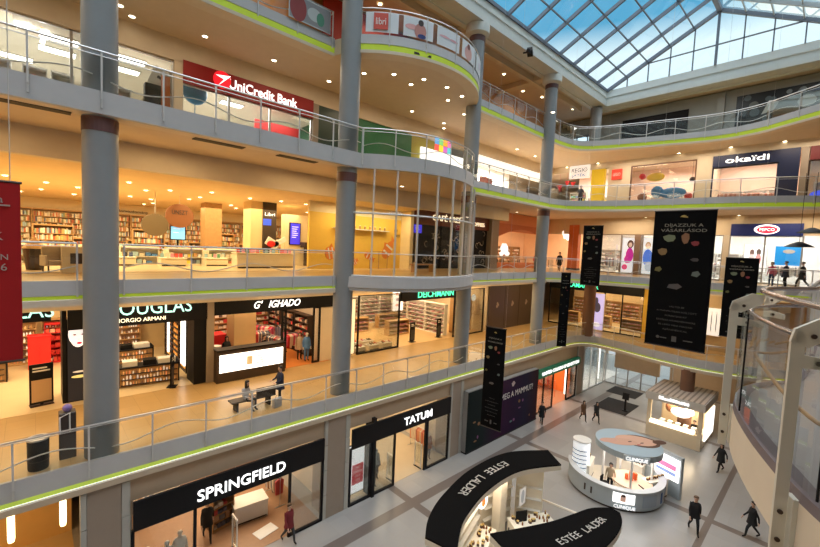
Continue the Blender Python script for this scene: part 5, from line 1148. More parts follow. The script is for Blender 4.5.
# --- bank level, far end
wx(40,40.3,-9,21.2,21.35,22.05,CREAM,label='bulkhead above the far end shops'); wx(40,40.3,13.55,15.5,L3,21.35,CREAM); wx(40,40.3,7.45,8.5,L3,21.35,CREAM); wx(39.9,40.3,1.9,2.3,L3,21.35,PILL)
wx(46,46.2,-9,21,L3,22,M('rosy_shop_wall',(.88,.68,.58),.7)); flr(40.3,46,-9,21,L3,shop_floor('rosy_floor',(.75,.62,.52)))
wall(40.3,46,15.4,15.55,L3,22,CREAM); wall(40.3,46,7.9,8.05,L3,22,CREAM); wall(40.3,46,2.0,2.15,L3,22,CREAM)
r = sign_boardx('white hanging sign reading REGIO JÁTÉK beside a yellow pillar', 17.15, 19.15, 39.6, 20.6, 21.85, M('regio_white',(.95,.95,.95),.5,emit=.5,noise=0))
text('REGIO', (39.6,18.15,21.4), RX, VZ, .4, M('dark_print',(.08,.09,.12),.5), r, width=1.6, bold=.02, th=.01); text('JÁTÉK', (39.6,18.2,20.9), RX, VZ, .28, M('blue_print',(.08,.14,.4),.5), r, width=1.4, bold=.02, th=.01)
r = thing('yellow_pillar','bright yellow pillar right of the white REGIO sign','pillar front',(40.1,16.4,L3)); m = MB(); m.bx(39.9,40.4,15.85,17.05,L3,21.35); m.build('body', M('bright_yellow',(.88,.66,.02),.5), r); m = MB(); m.bx(39.85,40.45,15.8,17.1,L3,L3+.15); m.build('base', DARKB, r)
r = sign_boardx('small red sign on white wall right of the yellow pillar', 14.25, 15.15, 39.85, 20.2, 21.15, M('red_sign',(.70,.05,.03),.5,emit=.3)); text('LEGO', (39.85,14.7,20.68), RX, VZ, .28, WHITE, r, width=.65, th=.01)
toy = [shelf_maker(1.7,2.2,.4,5,PAL_TOY,'box',300+i,frame=WHITE,name='toy_shelf') for i in range(2)]
for i in range(3): toy[i%2].put((45.7,20-1.75*i,L3),-pi/2,('left','middle','right')[i]+' toy shelf on the rear wall behind the REGIO sign','toy shelves')
toy[0].put((41.5,18.9,L3),-pi/2,'toy shelf standing near the front under the REGIO sign')
for k,(y,z) in enumerate(((19.6,20.3),(19.0,20.15),(20.4,19.9))):
    m = MB(); m.extr([(40.2,y-.28,z+.25),(40.2,y+.28,z+.25),(40.2,y,z-.3)],(.02,0,0)); m.cyl((40.21,y,z),(40.21,y,21.9),.008,n=5); one('pennant', m, RED, ('middle','rightmost','leftmost')[k]+' of three red pennants hanging left of the REGIO sign', 'pennant')
# pink lit window
frontx(8.55,13.5,40.1,L3,21.3,nm='window_13',fm=M('brown_frame',(.16,.08,.05),.5))
m = MB(); m.ell((41.5,11.9,20.4),(.25,.75,.4),14,8); m.cyl((41.5,11.9,20.6),(41.5,11.9,22.0),.01,n=5); one('yellow_fish_figure', m, M('yellow_plush',(.85,.62,.08),.6), 'yellow oval figure hanging in the pink lit window', 'figure', None, True)
m = MB(); m.ell((41.3,10.4,18.85),(.35,1.05,.5),16,8); m.ell((41.2,11.6,19.0),(.3,.5,.55),14,8); one('blue_figure', m, M('blue_plush',(.04,.28,.75),.5), 'big blue rounded figure in the pink lit window', 'figure', None, True)
for k,(y,z,rr,c,l) in enumerate(((12.9,20.5,.28,RED,'red ball at the upper left in the pink lit window'),(12.8,18.6,.4,M('brown_plush',(.35,.15,.08),.7),'brown round figure at the left in the pink lit window'),(9.2,18.5,.3,RED,'red ball at the right in the pink lit window'),(11.3,17.75,.3,RED,'red ball low in the pink lit window'),(9.0,19.9,.22,DARKB,'small dark ball at the upper right in the pink lit window'))):
    m = MB(); m.ell((41.2,y,z),(rr,rr,rr),14,8); m.cyl((41.2,y,z),(41.2,y,22.0 if z > 19.5 else L3),.012,n=5); one('ball_figure', m, c, l, 'figure', None, True)
psh = [shelf_maker(1.5,2.0,.4,4,[(.9,.8,.75),(.8,.5,.45),(.6,.65,.7)],'box',310+i,frame=WHITE,name='wall_shelf') for i in range(2)]
for i in range(3): psh[i%2].put((45.7,12.6-1.7*i,L3),-pi/2,('left','middle','right')[i]+' shelf on the rear wall of the shop with the pink lit window','pink shop shelves')
# navy sign shop
r = sign_boardx('navy shop sign reading okaïdi in white lit letters', 2.35, 7.4, 39.8, 20.45, 21.35, NAVY, .3); m = MB(); m.bx(39.8,40.1,2.35,3.45,L3,20.45); m.build('side_panel', NAVY, r)
text('okaïdi', (39.8,5.3,20.92), RX, VZ, .42, WHITEL, r, width=2.6, bold=.03)
frontx(3.5,7.4,40.1,L3,20.45,nm='window_14',fm=NAVY)
ksh = [shelf_maker(1.5,2.0,.4,4,[(.8,.6,.5),(.7,.5,.4),(.5,.6,.4),(.85,.75,.7)],'box',320+i,frame=WHITE,name='wall_shelf') for i in range(2)]
for i in range(3): ksh[i%2].put((45.7,6.9-1.6*i,L3),-pi/2,('left','middle','right')[i]+' shelf on the rear wall behind the navy okaïdi sign','okaïdi shop shelves')
rack4 = rack_maker([(.75,.4,.3),(.8,.6,.55),(.6,.25,.2),(.5,.5,.35)],33)
for i,y in enumerate((6.6,5.2,4.2)): rack4.put((42.0+.5*i,y,L3),pi/2,('left','middle','right')[i]+' clothes rack behind the navy okaïdi window','okaïdi shop racks')
r = sign_boardx('dark red sign at the right picture edge beside the okaïdi shop', -2.5, 1.85, 39.9, 20.4, 21.35, M('dark_red_sign',(.14,.01,.015),.5)); frontx(-2.5,1.85,40.1,L3,20.4,nm='window_15',fm=DARKB)
psh[1].put((43,.9,L3),-pi/2,'dark shelf of goods in the shop at the right picture edge'); m = MB(); m.ell((41.2,1.2,18.1),(.3,.55,.3)); m.cyl((41.2,1.2,L3),(41.2,1.2,18.0),.05); one('blue_lit_figure', m, M('blue_lit',(.05,.1,.9),.5,emit=1), 'glowing blue shape in the shop at the right picture edge', 'figure', None, True)
# --- bookshop level, far end
wx(40,40.3,-9,21.2,15.1,16.65,M('far_upper_wall',(.68,.54,.36),.8)); wx(46.5,46.7,-9,18.5,L2,16.6,M('white_far_wall',(.86,.84,.80),.6)); flr(40.3,46.5,-9,18.5,L2,shop_floor('white_far_floor',(.72,.70,.66)))
frontx(6.3,16.1,40.1,L2,15.1,mull=(13.9,12.1,11.0,9.0),nm='window_16',fm=M('grey_brown_frame',(.30,.24,.20),.5))
frontx(1.75,5.9,40.1,L2,15.05,mull=(3.8,),nm='window_17',fm=STEEL); wx(40,40.3,5.9,6.3,L2,15.1,CREAM)
wx(39.95,40.35,12.25,12.75,L2,15.1,M('brown_post',(.26,.17,.12),.5),'pillar')
W_ = [(.5,.86,.13,.10,(.12,.05,.03)),(.5,.84,.075,.06,(.72,.48,.38))]
r = panel_picx('fashion_poster','lit white poster of a person in a magenta top, left of the brown post','poster',12.8,13.9,40.45,L2+.15,14.8,[(.62,.82,.26,.12,(.10,.04,.03)),(.62,.80,.14,.07,(.72,.48,.38)),(.6,.5,.30,.22,(.55,.02,.28)),(.45,.38,.25,.12,(.55,.02,.28)),(.28,.15,.22,.08,(.75,.05,.2))],WHITE,True,(.92,.90,.95))
r = panel_picx('fashion_poster','lit white poster of a person in a blue top, right of the brown post','poster',11.05,12.2,40.45,L2+.15,14.8,[(.4,.80,.2,.10,(.45,.30,.18)),(.4,.78,.13,.07,(.72,.50,.40)),(.42,.45,.34,.24,(.03,.16,.65)),(.55,.2,.3,.14,(.5,.55,.65))],WHITE,True,(.90,.92,.97))
fsh = [shelf_maker(1.6,2.3,.4,5,[(.7,.66,.62),(.35,.3,.3),(.6,.4,.35),(.8,.78,.75)],'box',330+i,frame=WHITE,name='white_wall_shelf') for i in range(2)]
for i in range(8): fsh[i%2].put((46.2,17.3-1.75*i,L2),-pi/2,'shelf on the white rear wall of the far bookshop-level shops, '+('first','second','third','fourth','fifth','sixth','seventh','eighth')[i]+' from the left','far white shop shelves')
rack5 = rack_maker([(.75,.72,.7),(.5,.3,.28),(.25,.25,.28),(.8,.7,.65)],34)
for i,(x,y) in enumerate(((42,15.2),(42,8.6),(43,7.2),(42.2,10),(42,5.0),(42.4,2.6))): rack5.put((x,y,L2),pi/2,('clothes rack left of the magenta poster','clothes rack right of the blue poster','clothes rack just left of the blue and white Pepco sign','clothes rack between the blue poster and the big black banner','clothes rack under the left of the Pepco sign','clothes rack under the right of the Pepco sign')[i])
r = sign_boardx('navy shop sign with a red and white oval reading PEPCO', 1.78, 5.85, 39.8, 15.05, 15.95, M('pepco_blue',(.012,.025,.16),.4), .3)
m = MB(); m.disc((39.76,3.75,15.52),RX,VZ,.72,.36,.03); m.build('white_oval', WHITEL, r); m = MB(); m.disc((39.73,3.72,15.5),RX,VZ,.58,.27,.03); m.build('red_oval', M('pepco_red',(.7,.02,.06),.5,emit=.8), r)
text('PEPCO', (39.70,3.72,15.5), RX, VZ, .2, WHITEL, r, width=.85, th=.02, bold=.02)
r = sign_boardx('bright blue panel with a white mark inside the Pepco shop', 1.9, 3.4, 42.9, 12.9, 14.4, M('bright_blue',(.02,.30,.75),.5,emit=.7)); m = MB(); m.disc((42.89,2.6,14.0),RX,VZ,.35,.16,.02); m.build('white_mark', WHITE, r)
panel_picx('fashion_poster','white poster of two figures inside the Pepco shop','poster',3.9,5.3,43,12.3,14.5,[(.35,.7,.1,.12,(.2,.12,.1)),(.35,.45,.13,.2,(.7,.6,.6)),(.65,.72,.1,.12,(.15,.1,.08)),(.65,.45,.13,.2,(.8,.35,.35))],WHITE,True,(.95,.95,.95))
# --- first floor, far end
wx(40,40.3,-9,21.2,10.2,10.9,CREAM); wx(46.8,47,-9,21,L1,10.9,M('honey_far_wall',(.80,.60,.34),.7)); flr(40.3,46.8,-9,21,L1,shop_floor('honey_far_floor',(.72,.56,.34)))
zt = PX(600,284,39.8).z; zb = PX(600,292,39.8).z
r = sign_boardx('black shop sign reading SALAMANDER in green lit letters', 11.6, 20.6, 39.8, zb-.05, zt+.25, BLACK, .25)
text('SALAMANDER', (39.8,17.3,(zt+zb)/2+.06), RX, VZ, .42, _mats['green_letters'], r, width=3.5, bold=.03)
frontx(16.6,20.6,40.1,L1,zb,nm='window_18'); frontx(11.6,15.0,40.1,L1,zb,mull=(13.4,),nm='window_18'); wx(40,40.4,10.7,11.6,L1,10.2,YELLOW,'pillar'); 
wx(40,40.3,3.5,10.7,L1,10.2,M('tan_far_wall',(.52,.40,.26),.7)); wx(40,40.3,-9,1.0,L1,10.2,CREAM)
dsh = [shelf_maker(1.7,2.4,.4,6,PAL_SHOE,'shoe',340+i,name='shoe_shelf') for i in range(2)]
for i in range(5): dsh[i%2].put((46.5,20-1.8*i,L1),-pi/2,('first','second','third','fourth','fifth')[i]+' shoe shelf from the left behind the SALAMANDER sign','SALAMANDER shelves')
for i in range(3): mid.put((42.4,19.4-3.2*i,L1),-pi/2,('left','middle','right')[i]+' low shoe gondola behind the SALAMANDER sign','SALAMANDER gondolas')
r = panel_picx('light_box','lavender lit light box with a dark boot under the SALAMANDER sign','advertising light box',14.95,16.2,39.9,L1+.1,zb-.2,[(.5,.62,.26,.14,(.05,.04,.06)),(.42,.8,.14,.1,(.05,.04,.06)),(.5,.14,.3,.06,(.9,.9,.95))],WHITE,True,(.50,.45,.80))
r = panel_picx('wall_poster','white poster with dark lines behind the big black banner, one floor above ground','poster',6.0,6.8,39.9,7.0,9.2,[(.3,.5,.04,.4,(.1,.1,.1)),(.7,.5,.04,.4,(.1,.1,.1))],WHITE,True,(.75,.72,.66))
# --- top floor, far end
TG = M('top_grey_wall', (.30,.33,.33), .7)
wx(41.5,41.8,-9,17.2,L4,26.9,TG,label='grey wall at the far end of the top floor')
for y in (7.4,): wx(41.2,41.5,y-.15,y+.35,L4,26.7,TG,'pillar')
r = thing('wall_panel','plain black panel on the grey top floor wall','wall panel',(41.45,12.5,L4)); m = MB(); m.bx(41.4,41.5,9.75,15.1,L4+.1,26.0); m.build('panel', BLACK, r)
m = MB(); rng = random.Random(9)
for k in range(8): y = 10.2+.6*k; m.tube([(41.39,y,L4+.3),(41.39,y+.3,L4+.9),(41.39,y+.1,L4+1.5)],.03,5)
m.build('grey_streaks', M('grey_streak',(.12,.14,.15),.6), r)
r = thing('wall_panel','black panel with pale bubble pictures on the grey top floor wall','wall panel',(41.45,3,L4)); m = MB(); m.bx(41.4,41.5,-4,6.5,L4+.1,26.25); m.build('panel', M('bubble_black',(.012,.016,.02),.4), r)
m = MB()
for k in range(46):
    y,z = rng.uniform(-1,6.2), rng.uniform(L4+.4,26.0); q = rng.uniform(.08,.32); m.col = rng.choice([(.10,.14,.17),(.2,.25,.28),(.05,.08,.12),(.14,.16,.16)]); m.disc((41.39-.001*k,y,z),RX,VZ,q,q,.005,14)
m.col = (.55,.6,.6); m.disc((41.33,2.4,25.0),RX,VZ,.5,.45,.005,18); m.extr([(41.32,4.9,24.5),(41.32,4.2,24.7),(41.32,3.9,25.3),(41.32,4.5,25.5)],(-.01,0,0)); m.build('bubbles', PRINT, r)
for k in range(4):
    m = MB(); m.tube([(41.3,6.2-.3*t-1.2*k,L4+.6+.4*k+.2*sin(t)) for t in range(5)],.02,5); m.build('wavy_line', M('wave_blue',(.12,.2,.28),.5), r)
w = MB(); w.bx(41.5,41.56,17.3,20.6,L4+.1,25.2); w = struct('window_19', w, M('daylight_window',(.8,.92,1),.3,emit=1.6,ecol=(.62,.84,1)), 'tall daylight window at the far corner of the top floor'); m = MB()
for y in (17.3,18.4,19.5,20.6): m.bx(41.42,41.5,y-.06,y+.06,L4,25.3)
m.bx(41.42,41.5,17.3,20.6,L4+1.6,L4+1.7); m.bx(41.42,41.5,17.3,20.6,25.1,25.3); m.build('window_frame', FRAME, w)
wx(41.5,41.8,17.2,21.3,25.2,26.9,TG)
# ================================================================== KIOSKS ON THE GROUND FLOOR
# black canopied cosmetics kiosk
def even(path, n=41):
    L = [0]
    for a,b in zip(path,path[1:]): L.append(L[-1]+hypot(b[0]-a[0],b[1]-a[1]))
    out = []; j = 0
    for k in range(n):
        d = L[-1]*k/(n-1)
        while j < len(L)-2 and L[j+1] < d: j += 1
        t = (d-L[j])/(L[j+1]-L[j]); out.append((path[j][0]+(path[j+1][0]-path[j][0])*t, path[j][1]+(path[j+1][1]-path[j][1])*t))
    return out
def crescent(label, outer, inner, z, letters, lh, arcpts):
    outer = even(outer); inner = even(inner)
    r = thing('canopy', label, 'canopy', (outer[0][0],outer[0][1],z), 'black canopies')
    poly = outer + list(reversed(inner))
    def ext(mb,z0,z1):
        n = len(outer)
        a = [(p[0],p[1]) for p in outer]; b = [(p[0],p[1]) for p in inner]
        vs = [(*p,z0) for p in a]+[(*p,z0) for p in b]+[(*p,z1) for p in a]+[(*p,z1) for p in b]; fs = []
        for i in range(n-1): fs += [(i,i+1,n+i+1,n+i),(2*n+i,3*n+i,3*n+i+1,2*n+i+1),(i,2*n+i,2*n+i+1,i+1),(n+i,n+i+1,3*n+i+1,3*n+i)]
        fs += [(0,n,3*n,2*n),(n-1,3*n-1,4*n-1,2*n-1)]; mb.add(vs,fs)
    m = MB(); ext(m,z-.06,z); m.build('top', BLACKM, r); m = MB(); ext(m,z-.28,z-.06); m.build('rim', M('canopy_underside',(.75,.70,.6),.5), r)
    # lettering follows the canopy arc, one mesh
    objs = []; n = len(letters)
    for k,ch in enumerate(letters):
        if ch == ' ': continue
        t = arcpts[0]+(arcpts[1]-arcpts[0])*k/(n-1); i = min(len(outer)-2,max(0,int(t*(len(outer)-1)))); f = t*(len(outer)-1)-i
        o = Vector(outer[i]).lerp(Vector(outer[i+1]),f); q = Vector(inner[i]).lerp(Vector(inner[i+1]),f); d = (Vector(outer[i+1])-Vector(outer[i])); d = Vector((d.x,d.y,0)).normalized()
        rd = d if arcpts[1] > arcpts[0] else -d; c = o.lerp(q,.5); up = VZ.cross(rd)
        if arcpts[2]: up = VZ.cross(rd)
        t_ = text(ch,(c.x,c.y,z+.004),rd,up,lh,M('silver_letters',(.55,.54,.52),.4),r,th=.006)
        objs.append(t_)
    base = objs[0]; bm = bmesh.new()
    for o in objs: bm.from_mesh(o.data)
    bm.to_mesh(base.data); bm.free()
    for o in objs[1:]: bpy.data.objects.remove(o)
    return r
oc = smooth_path([(9.71,8.94),(10.5,9.55),(11.85,10.12),(14.27,10.62),(16.94,10.45),(18.87,9.25)],6); ic = smooth_path([(10.0,7.75),(10.8,8.3),(11.75,8.75),(13.8,9.2),(16.08,9.12),(18.06,8.15)],6)
crescent('rear black crescent canopy with upside down ESTEE LAUDER lettering', oc, ic, 3.1, 'ESTEE LAUDER', .37, (.70,.34,1))
of_ = smooth_path([(11.0,5.6),(12.3,5.0),(13.6,4.72),(14.87,4.62),(15.9,4.72),(16.5,5.0)],6); if_ = smooth_path([(11.6,7.6),(12.6,7.1),(13.9,6.5),(15.0,6.15),(15.9,5.85),(16.55,5.35)],6)
crescent('front black crescent canopy with upright ESTÉE LAUDER lettering, at the lower picture edge', of_, if_, 3.1, 'ESTÉE LAUDER', .27, (.36,.80,0))
KW = M('kiosk_ivory',(.86,.80,.68),.45); 
kp = M('kiosk_floor',(.70,.62,.5),.35)
m = MB(); m.prism(ic+list(reversed(of_)),0.0,.04); one('kiosk_platform', m, kp, 'pale floor plate under the black canopied kiosk', 'platform')
def fin(label, a, b, z0, z1, th=.14):
    a = Vector((*a,0)); b = Vector((*b,0)); d = (b-a); r = thing('display_wall', label, 'display wall', a.lerp(b,.5)); c = a.lerp(b,.5); rz = atan2(d.y,d.x)
    m = MB(); m.box((c.x,c.y,(z0+z1)/2),(d.length,th,z1-z0),rz); m.build('panel', KW, r)
    n = Vector((d.y,-d.x,0)).normalized()
    for k in range(3):
        q = c+n*(th/2+.09); m = MB(); m.box((q.x,q.y,z0+.7+.55*k),(d.length*.9,.18,.03),rz); m.build('shelf', WHITE, r)
    return r, c, n, rz, d.length
r,c,n,rz,ln = fin('curved ivory display wall under the rear black canopy, left half',(11.6,9.3),(14.4,10.2),.05,2.8)
r2,c2,n2,rz2,ln2 = fin('ivory display wall under the rear black canopy, right of the left half',(14.7,10.25),(16.7,9.95),.05,2.8)
r3,c3,n3,rz3,ln3 = fin('ivory end wall of the black canopied kiosk',(16.95,9.8),(17.6,8.75),.05,2.8)
m = MB(); m.bbox((15.35,9.65,1.42),(.5,.45,2.75),0,.02); one('kiosk_pillar', m, KW, 'square ivory pillar under the rear black canopy', 'pillar')
panel_pic('small_picture','small grey picture on the ivory end wall of the black canopied kiosk','picture',16.5,17.0,9.3,1.1,1.9,[(.5,.5,.3,.4,(.25,.25,.25))],WHITE,True,(.5,.48,.45),.03)
m = MB(); m.disc((14.3,9.85,2.0),VX,VZ,.32,.32,.05,24); r = one('round_lamp_sign', m, LIGHTBOX, 'glowing round sign with an orange figure in the black canopied kiosk', 'lit sign'); m = MB(); m.disc((14.3,9.79,1.98),VX,VZ,.13,.2,.02,12); m.build('orange_figure', M('orange_lit',(.9,.2,.05),.5,emit=1), r)
kc = table_maker(2.0,.7,.9,KW,'kiosk_counter',plinth=True,cat='counter')
kcs = [((13.45,9.25,.04),.3,'left'),((16.3,8.55,.04),-.5,'middle'),((11.8,8.05,.04),.75,'lower left')]
bott = Kind(lambda: (lambda r: (MBbott(r), r)[1])(thing('cosmetics_bottle','x','bottle')))
def MBbott(r):
    m = MB(); m.lathe((0,0,0),[(.035,0),(.04,.02),(.04,.11),(.02,.13)],10); m.build('body', M('amber_glass',(.28,.10,.03),.2), r); m = MB(); m.lathe((0,0,.13),[(.022,0),(.022,.05)],8); m.build('cap', M('gold_cap',(.6,.42,.15),.3,.6), r)
jarc = Kind(lambda: (lambda r: (MBjar2(r), r)[1])(thing('cosmetics_box','x','box')))
def MBjar2(r):
    m = MB(); m.bbox((0,0,.06),(.10,.10,.12),0,.006); m.build('body', M('dark_box',(.10,.05,.03),.4), r); m = MB(); m.bbox((0,0,.13),(.104,.104,.02),0,.004); m.build('lid', M('gold_cap',(.6,.42,.15)), r)
rng = random.Random(5)
for (p,rz_,nm_) in kcs:
    kc.put(p,rz_,nm_+' ivory counter of the black canopied kiosk')
    for k in range(26):
        a,b = rng.uniform(-.9,.9), rng.uniform(-.27,.27); q = Vector(p)+Vector((a*cos(rz_)-b*sin(rz_),a*sin(rz_)+b*cos(rz_),.9)); (bott if k%2 else jarc).put(q,rng.uniform(0,3),('amber cosmetics bottle' if k%2 else 'dark cosmetics box')+' on the '+nm_+' counter of the black canopied kiosk',('bottles' if k%2 else 'boxes')+' on the '+nm_+' kiosk counter')
stool = Kind(lambda: (lambda r: (MBst(r), r)[1])(thing('bar_stool','x','stool')))
def MBst(r):
    m = MB(); m.lathe((0,0,.62),[(.2,0),(.22,.05),(.18,.1)],16); m.build('seat', BLACK, r); m = MB(); m.lathe((0,0,0),[(.22,0),(.22,.02),(.03,.04),(.03,.62)],14); m.build('base', STEEL, r)
    m = MB(); m.box((0,.2,.85),(.36,.05,.3)); m.build('backrest', BLACK, r)
stool.put((14.9,8.6,.04),.5,'black stool inside the black canopied kiosk'); 
m = MB(); m.box((15.85,8.8,1.19),(.55,.05,.5),-.5); one('makeup_mirror', m, BLACK, 'black mirror on the middle counter of the black canopied kiosk', 'mirror')
m = MB(); a_ = Vector((18.0,8.95,1.0)); b_ = Vector((18.4,7.0,1.0)); m.cyl(a_,(a_.x,a_.y,0),.03); m.cyl(b_,(b_.x,b_.y,0),.03); m.tube([a_,b_],.05,8); one('barrier_bar', m, KW, 'pale bar closing the right side of the black canopied kiosk', 'bar')
# oval cosmetics kiosk
ox, oy, orx, ory = 23.95, 7.7, 2.45, 2.42
KG = M('kiosk_grey_blue',(.44,.50,.54),.4)
r = thing('kiosk_counter','grey blue oval kiosk counter with a lit CLINIQUE panel','kiosk',(ox,oy,0))
def oval(a, f=1.0): return (ox+orx*f*cos(a), oy+ory*f*sin(a))
def ovalband(f0,f1,z0,z1,a0=0,a1=2*pi,n=48):
    m = MB(); P = [a0+(a1-a0)*k/n for k in range(n+1)]
    for i in range(n):
        a,b = P[i],P[i+1]; q = [oval(a,f0),oval(b,f0),oval(b,f1),oval(a,f1)]
        m.add([(*p,z0) for p in q]+[(*p,z1) for p in q],[(0,1,2,3)[::-1],(4,5,6,7),(0,1,5,4),(1,2,6,5),(2,3,7,6),(3,0,4,7)])
    return m
A0, A1 = RAD(108), RAD(335)
ovalband(1.0,.90,.12,1.05,A0,A1).build('front', KG, r); ovalband(1.02,.87,1.05,1.10,A0,A1).build('tabletop', M('kiosk_top',(.55,.57,.58),.35), r); ovalband(.97,.88,0,.12,A0,A1).build('plinth', DARKB, r)
ovalband(.88,0.02,0,.03).build('floor_plate', kp, r)
def on_oval(parent, name, mat, a0, a1, z0, z1, f=1.012):
    ovalband(f,f-.01,z0,z1,a0,a1,8).build(name, mat, parent)
on_oval(r,'lit_panel',LIGHTBOX,RAD(198),RAD(222),.45,.95); on_oval(r,'panel_face',M('panel_skin',(.6,.36,.28),.5,emit=.5),RAD(206),RAD(212),.55,.85,1.016); on_oval(r,'panel_hair',M('panel_hair_print',(.12,.06,.04),.5),RAD(207),RAD(211.5),.8,.92,1.018)
def oval_text(s, a, z, h, w, mat, parent, f=1.02):
    p = oval(a,f); tn = Vector((-orx*sin(a),ory*cos(a),0)).normalized(); return text(s,(*p,z),tn,VZ,h,mat,parent,width=w,th=.01)
oval_text('CLINIQUE',RAD(211),.28,.16,1.0,WHITEL,r)
on_oval(r,'pale_print',M('pale_print',(.36,.42,.5),.5),RAD(232),RAD(252),.3,.9); on_oval(r,'bottle_print',M('bottle_blue',(.05,.12,.3),.5),RAD(262),RAD(266),.3,.85); on_oval(r,'bottle_print',M('bottle_blue',(.05,.12,.3),.5),RAD(285),RAD(288),.35,.85); on_oval(r,'bottle_print',DARKB,RAD(163),RAD(165),.4,.75); on_oval(r,'bottle_print',DARKB,RAD(172),RAD(174),.4,.75)
# canopy with a printed face
r = thing('kiosk_canopy','oval grey blue canopy printed with a lying face, on the CLINIQUE kiosk','canopy',(23.6,6.9,2.6))
def cdisc(rx,ry,z0,z1,cx=23.7,cy=7.0,n=40): m = MB(); m.prism([(cx+rx*cos(2*pi*k/n),cy+ry*sin(2*pi*k/n)) for k in range(n)],z0,z1); return m
cdisc(1.62,1.65,2.58,2.9,23.7,7.05).build('body', M('canopy_blue_grey',(.38,.46,.52),.4), r)
m = MB(); 
def blob(cx,cy,rx,ry,rz,z,c): m.col = c; m.poly([(cx+rx*cos(t)*cos(rz)-ry*sin(t)*sin(rz),cy+rx*cos(t)*sin(rz)+ry*sin(t)*cos(rz),z) for t in [2*pi*k/22 for k in range(22)]])
blob(23.7,7.05,1.6,1.63,0,2.903,(.36,.47,.55)); blob(24.3,6.65,.98,.75,-.95,2.906,(.10,.045,.03)); blob(24.2,6.85,1.05,.62,-.95,2.909,(.66,.40,.30)); blob(23.4,7.3,.85,.42,-.8,2.912,(.62,.36,.27)); blob(23.0,7.85,.5,.26,-.6,2.914,(.60,.35,.27)); blob(24.1,6.5,.13,.05,-.4,2.917,(.12,.06,.05)); blob(23.75,7.0,.13,.05,-.4,2.917,(.12,.06,.05)); blob(23.75,6.55,.12,.06,-.6,2.918,(.55,.12,.12)); blob(25.0,5.9,.4,.25,-.5,2.916,(.08,.03,.02))
m.build('printed_face', PRINT, r)
m = MB(); m.box((22.32,6.2,2.74),(.12,1.2,.28),RAD(30)); m.build('name_plate', KG, r); text('CLINIQUE',(22.265,6.168,2.74),Vector((.5,-.866,0)),VZ,.17,WHITEL,r,width=1.0,th=.02)
for a in (0.6,2.0,3.6,5.2): m = MB(); m.cyl((23.7+1.2*cos(a),7+1.2*sin(a),.03),(23.7+1.2*cos(a),7+1.2*sin(a),2.58),.06); m.build('post', WHITE, r)
def tower(label,x,y,rr,z1,lit):
    r = thing('display_tower',label,'display tower',(x,y,0)); m = MB(); m.lathe((x,y,0),[(rr,.03),(rr,z1)],24); m.build('body', lit, r, smooth=True); m = MB(); m.lathe((x,y,z1),[(rr+.03,0),(rr+.03,.08)],24); m.build('cap', WHITE, r)
    g = MB()
    for k in range(5):
        for a in range(6): g.col = (.25,.3,.4); aa = 2.4+.32*a; g.box((x+(rr+.01)*cos(aa),y+(rr+.01)*sin(aa),z1*.38+.24*k),(.02,.22,.05),aa)
    g.build('printed_lines', PRINT, r); return r
tower('white lit round tower at the left end of the CLINIQUE kiosk',23.1,9.3,.46,2.3,M('tower_glow',(.85,.90,.95),.5,emit=.55))
r = thing('display_screen','bright white and pink lit panel at the right end of the CLINIQUE kiosk','lit panel',(25.6,5.7,0)); m = MB(); m.box((25.6,5.55,1.2),(.2,1.6,2.3),-.35); m.build('body', KG, r); m = MB(); m.box((25.47,5.58,1.55),(.06,1.4,1.2),-.35); m.build('lit_face', LIGHTBOX, r); m = MB(); m.box((25.43,5.6,1.65),(.03,1.1,.28),-.35); m.build('pink_band', M('pink_lit',(.8,.2,.4),.5,emit=.6), r); m = MB(); m.box((25.43,5.6,1.3),(.03,1.1,.18),-.35); m.build('blue_band', M('blue_print_lit',(.3,.4,.75),.5,emit=.4), r)
r = thing('round_table','round peach table with an orange figure in the CLINIQUE kiosk','table',(23.5,6.7,.03)); m = MB(); m.lathe((23.5,6.7,.03),[(.3,0),(.3,.9)],20); m.build('pedestal', KW, r); m = MB(); m.lathe((23.5,6.7,.93),[(1.0,0),(1.0,.06)],32); m.build('tabletop', M('peach_top',(.85,.58,.42),.4), r)
m = MB(); m.box((23.4,6.7,1.25),(.18,.18,.45),.4); m.box((23.6,6.55,1.2),(.15,.15,.35),.9); m.box((23.35,6.9,1.15),(.14,.14,.28),0); one('orange_product', m, M('orange_pack',(.85,.16,.04),.5), 'orange product pack standing on the round peach table', 'product')
oc_t = table_maker(1.4,.5,1.0,KW,'kiosk_counter',plinth=True,cat='counter')
for k,(x,y,rz_,l) in enumerate(((23.6,9.1,.2,'ivory counter beside the white tower of the CLINIQUE kiosk'),(25.6,7.4,pi/2,'ivory counter at the rear of the CLINIQUE kiosk'),(24.6,5.85,-.4,'ivory counter at the right end inside the CLINIQUE kiosk'))):
    oc_t.put((x,y,.03),rz_,l)
    for q in range(9): a = -.6+.15*q; (bott if q%2 else jarc).put((x+a*cos(rz_),y+a*sin(rz_),1.03),0,('amber bottle' if q%2 else 'dark box')+' on the '+l,('bottles' if q%2 else 'boxes')+' on kiosk counter %s' % ('one','two','three')[k])
stool.put((22.6,7.7,.03),0,'black stool at the left inside the CLINIQUE kiosk'); stool.put((23.3,6.0,.03),1,'black stool at the right inside the CLINIQUE kiosk')
m = MB(); m.bbox((22.8,6.0,.45),(.35,.3,.9),.3,.02); one('dark_case', m, BLACK, 'black case standing inside the front of the CLINIQUE kiosk', 'case')
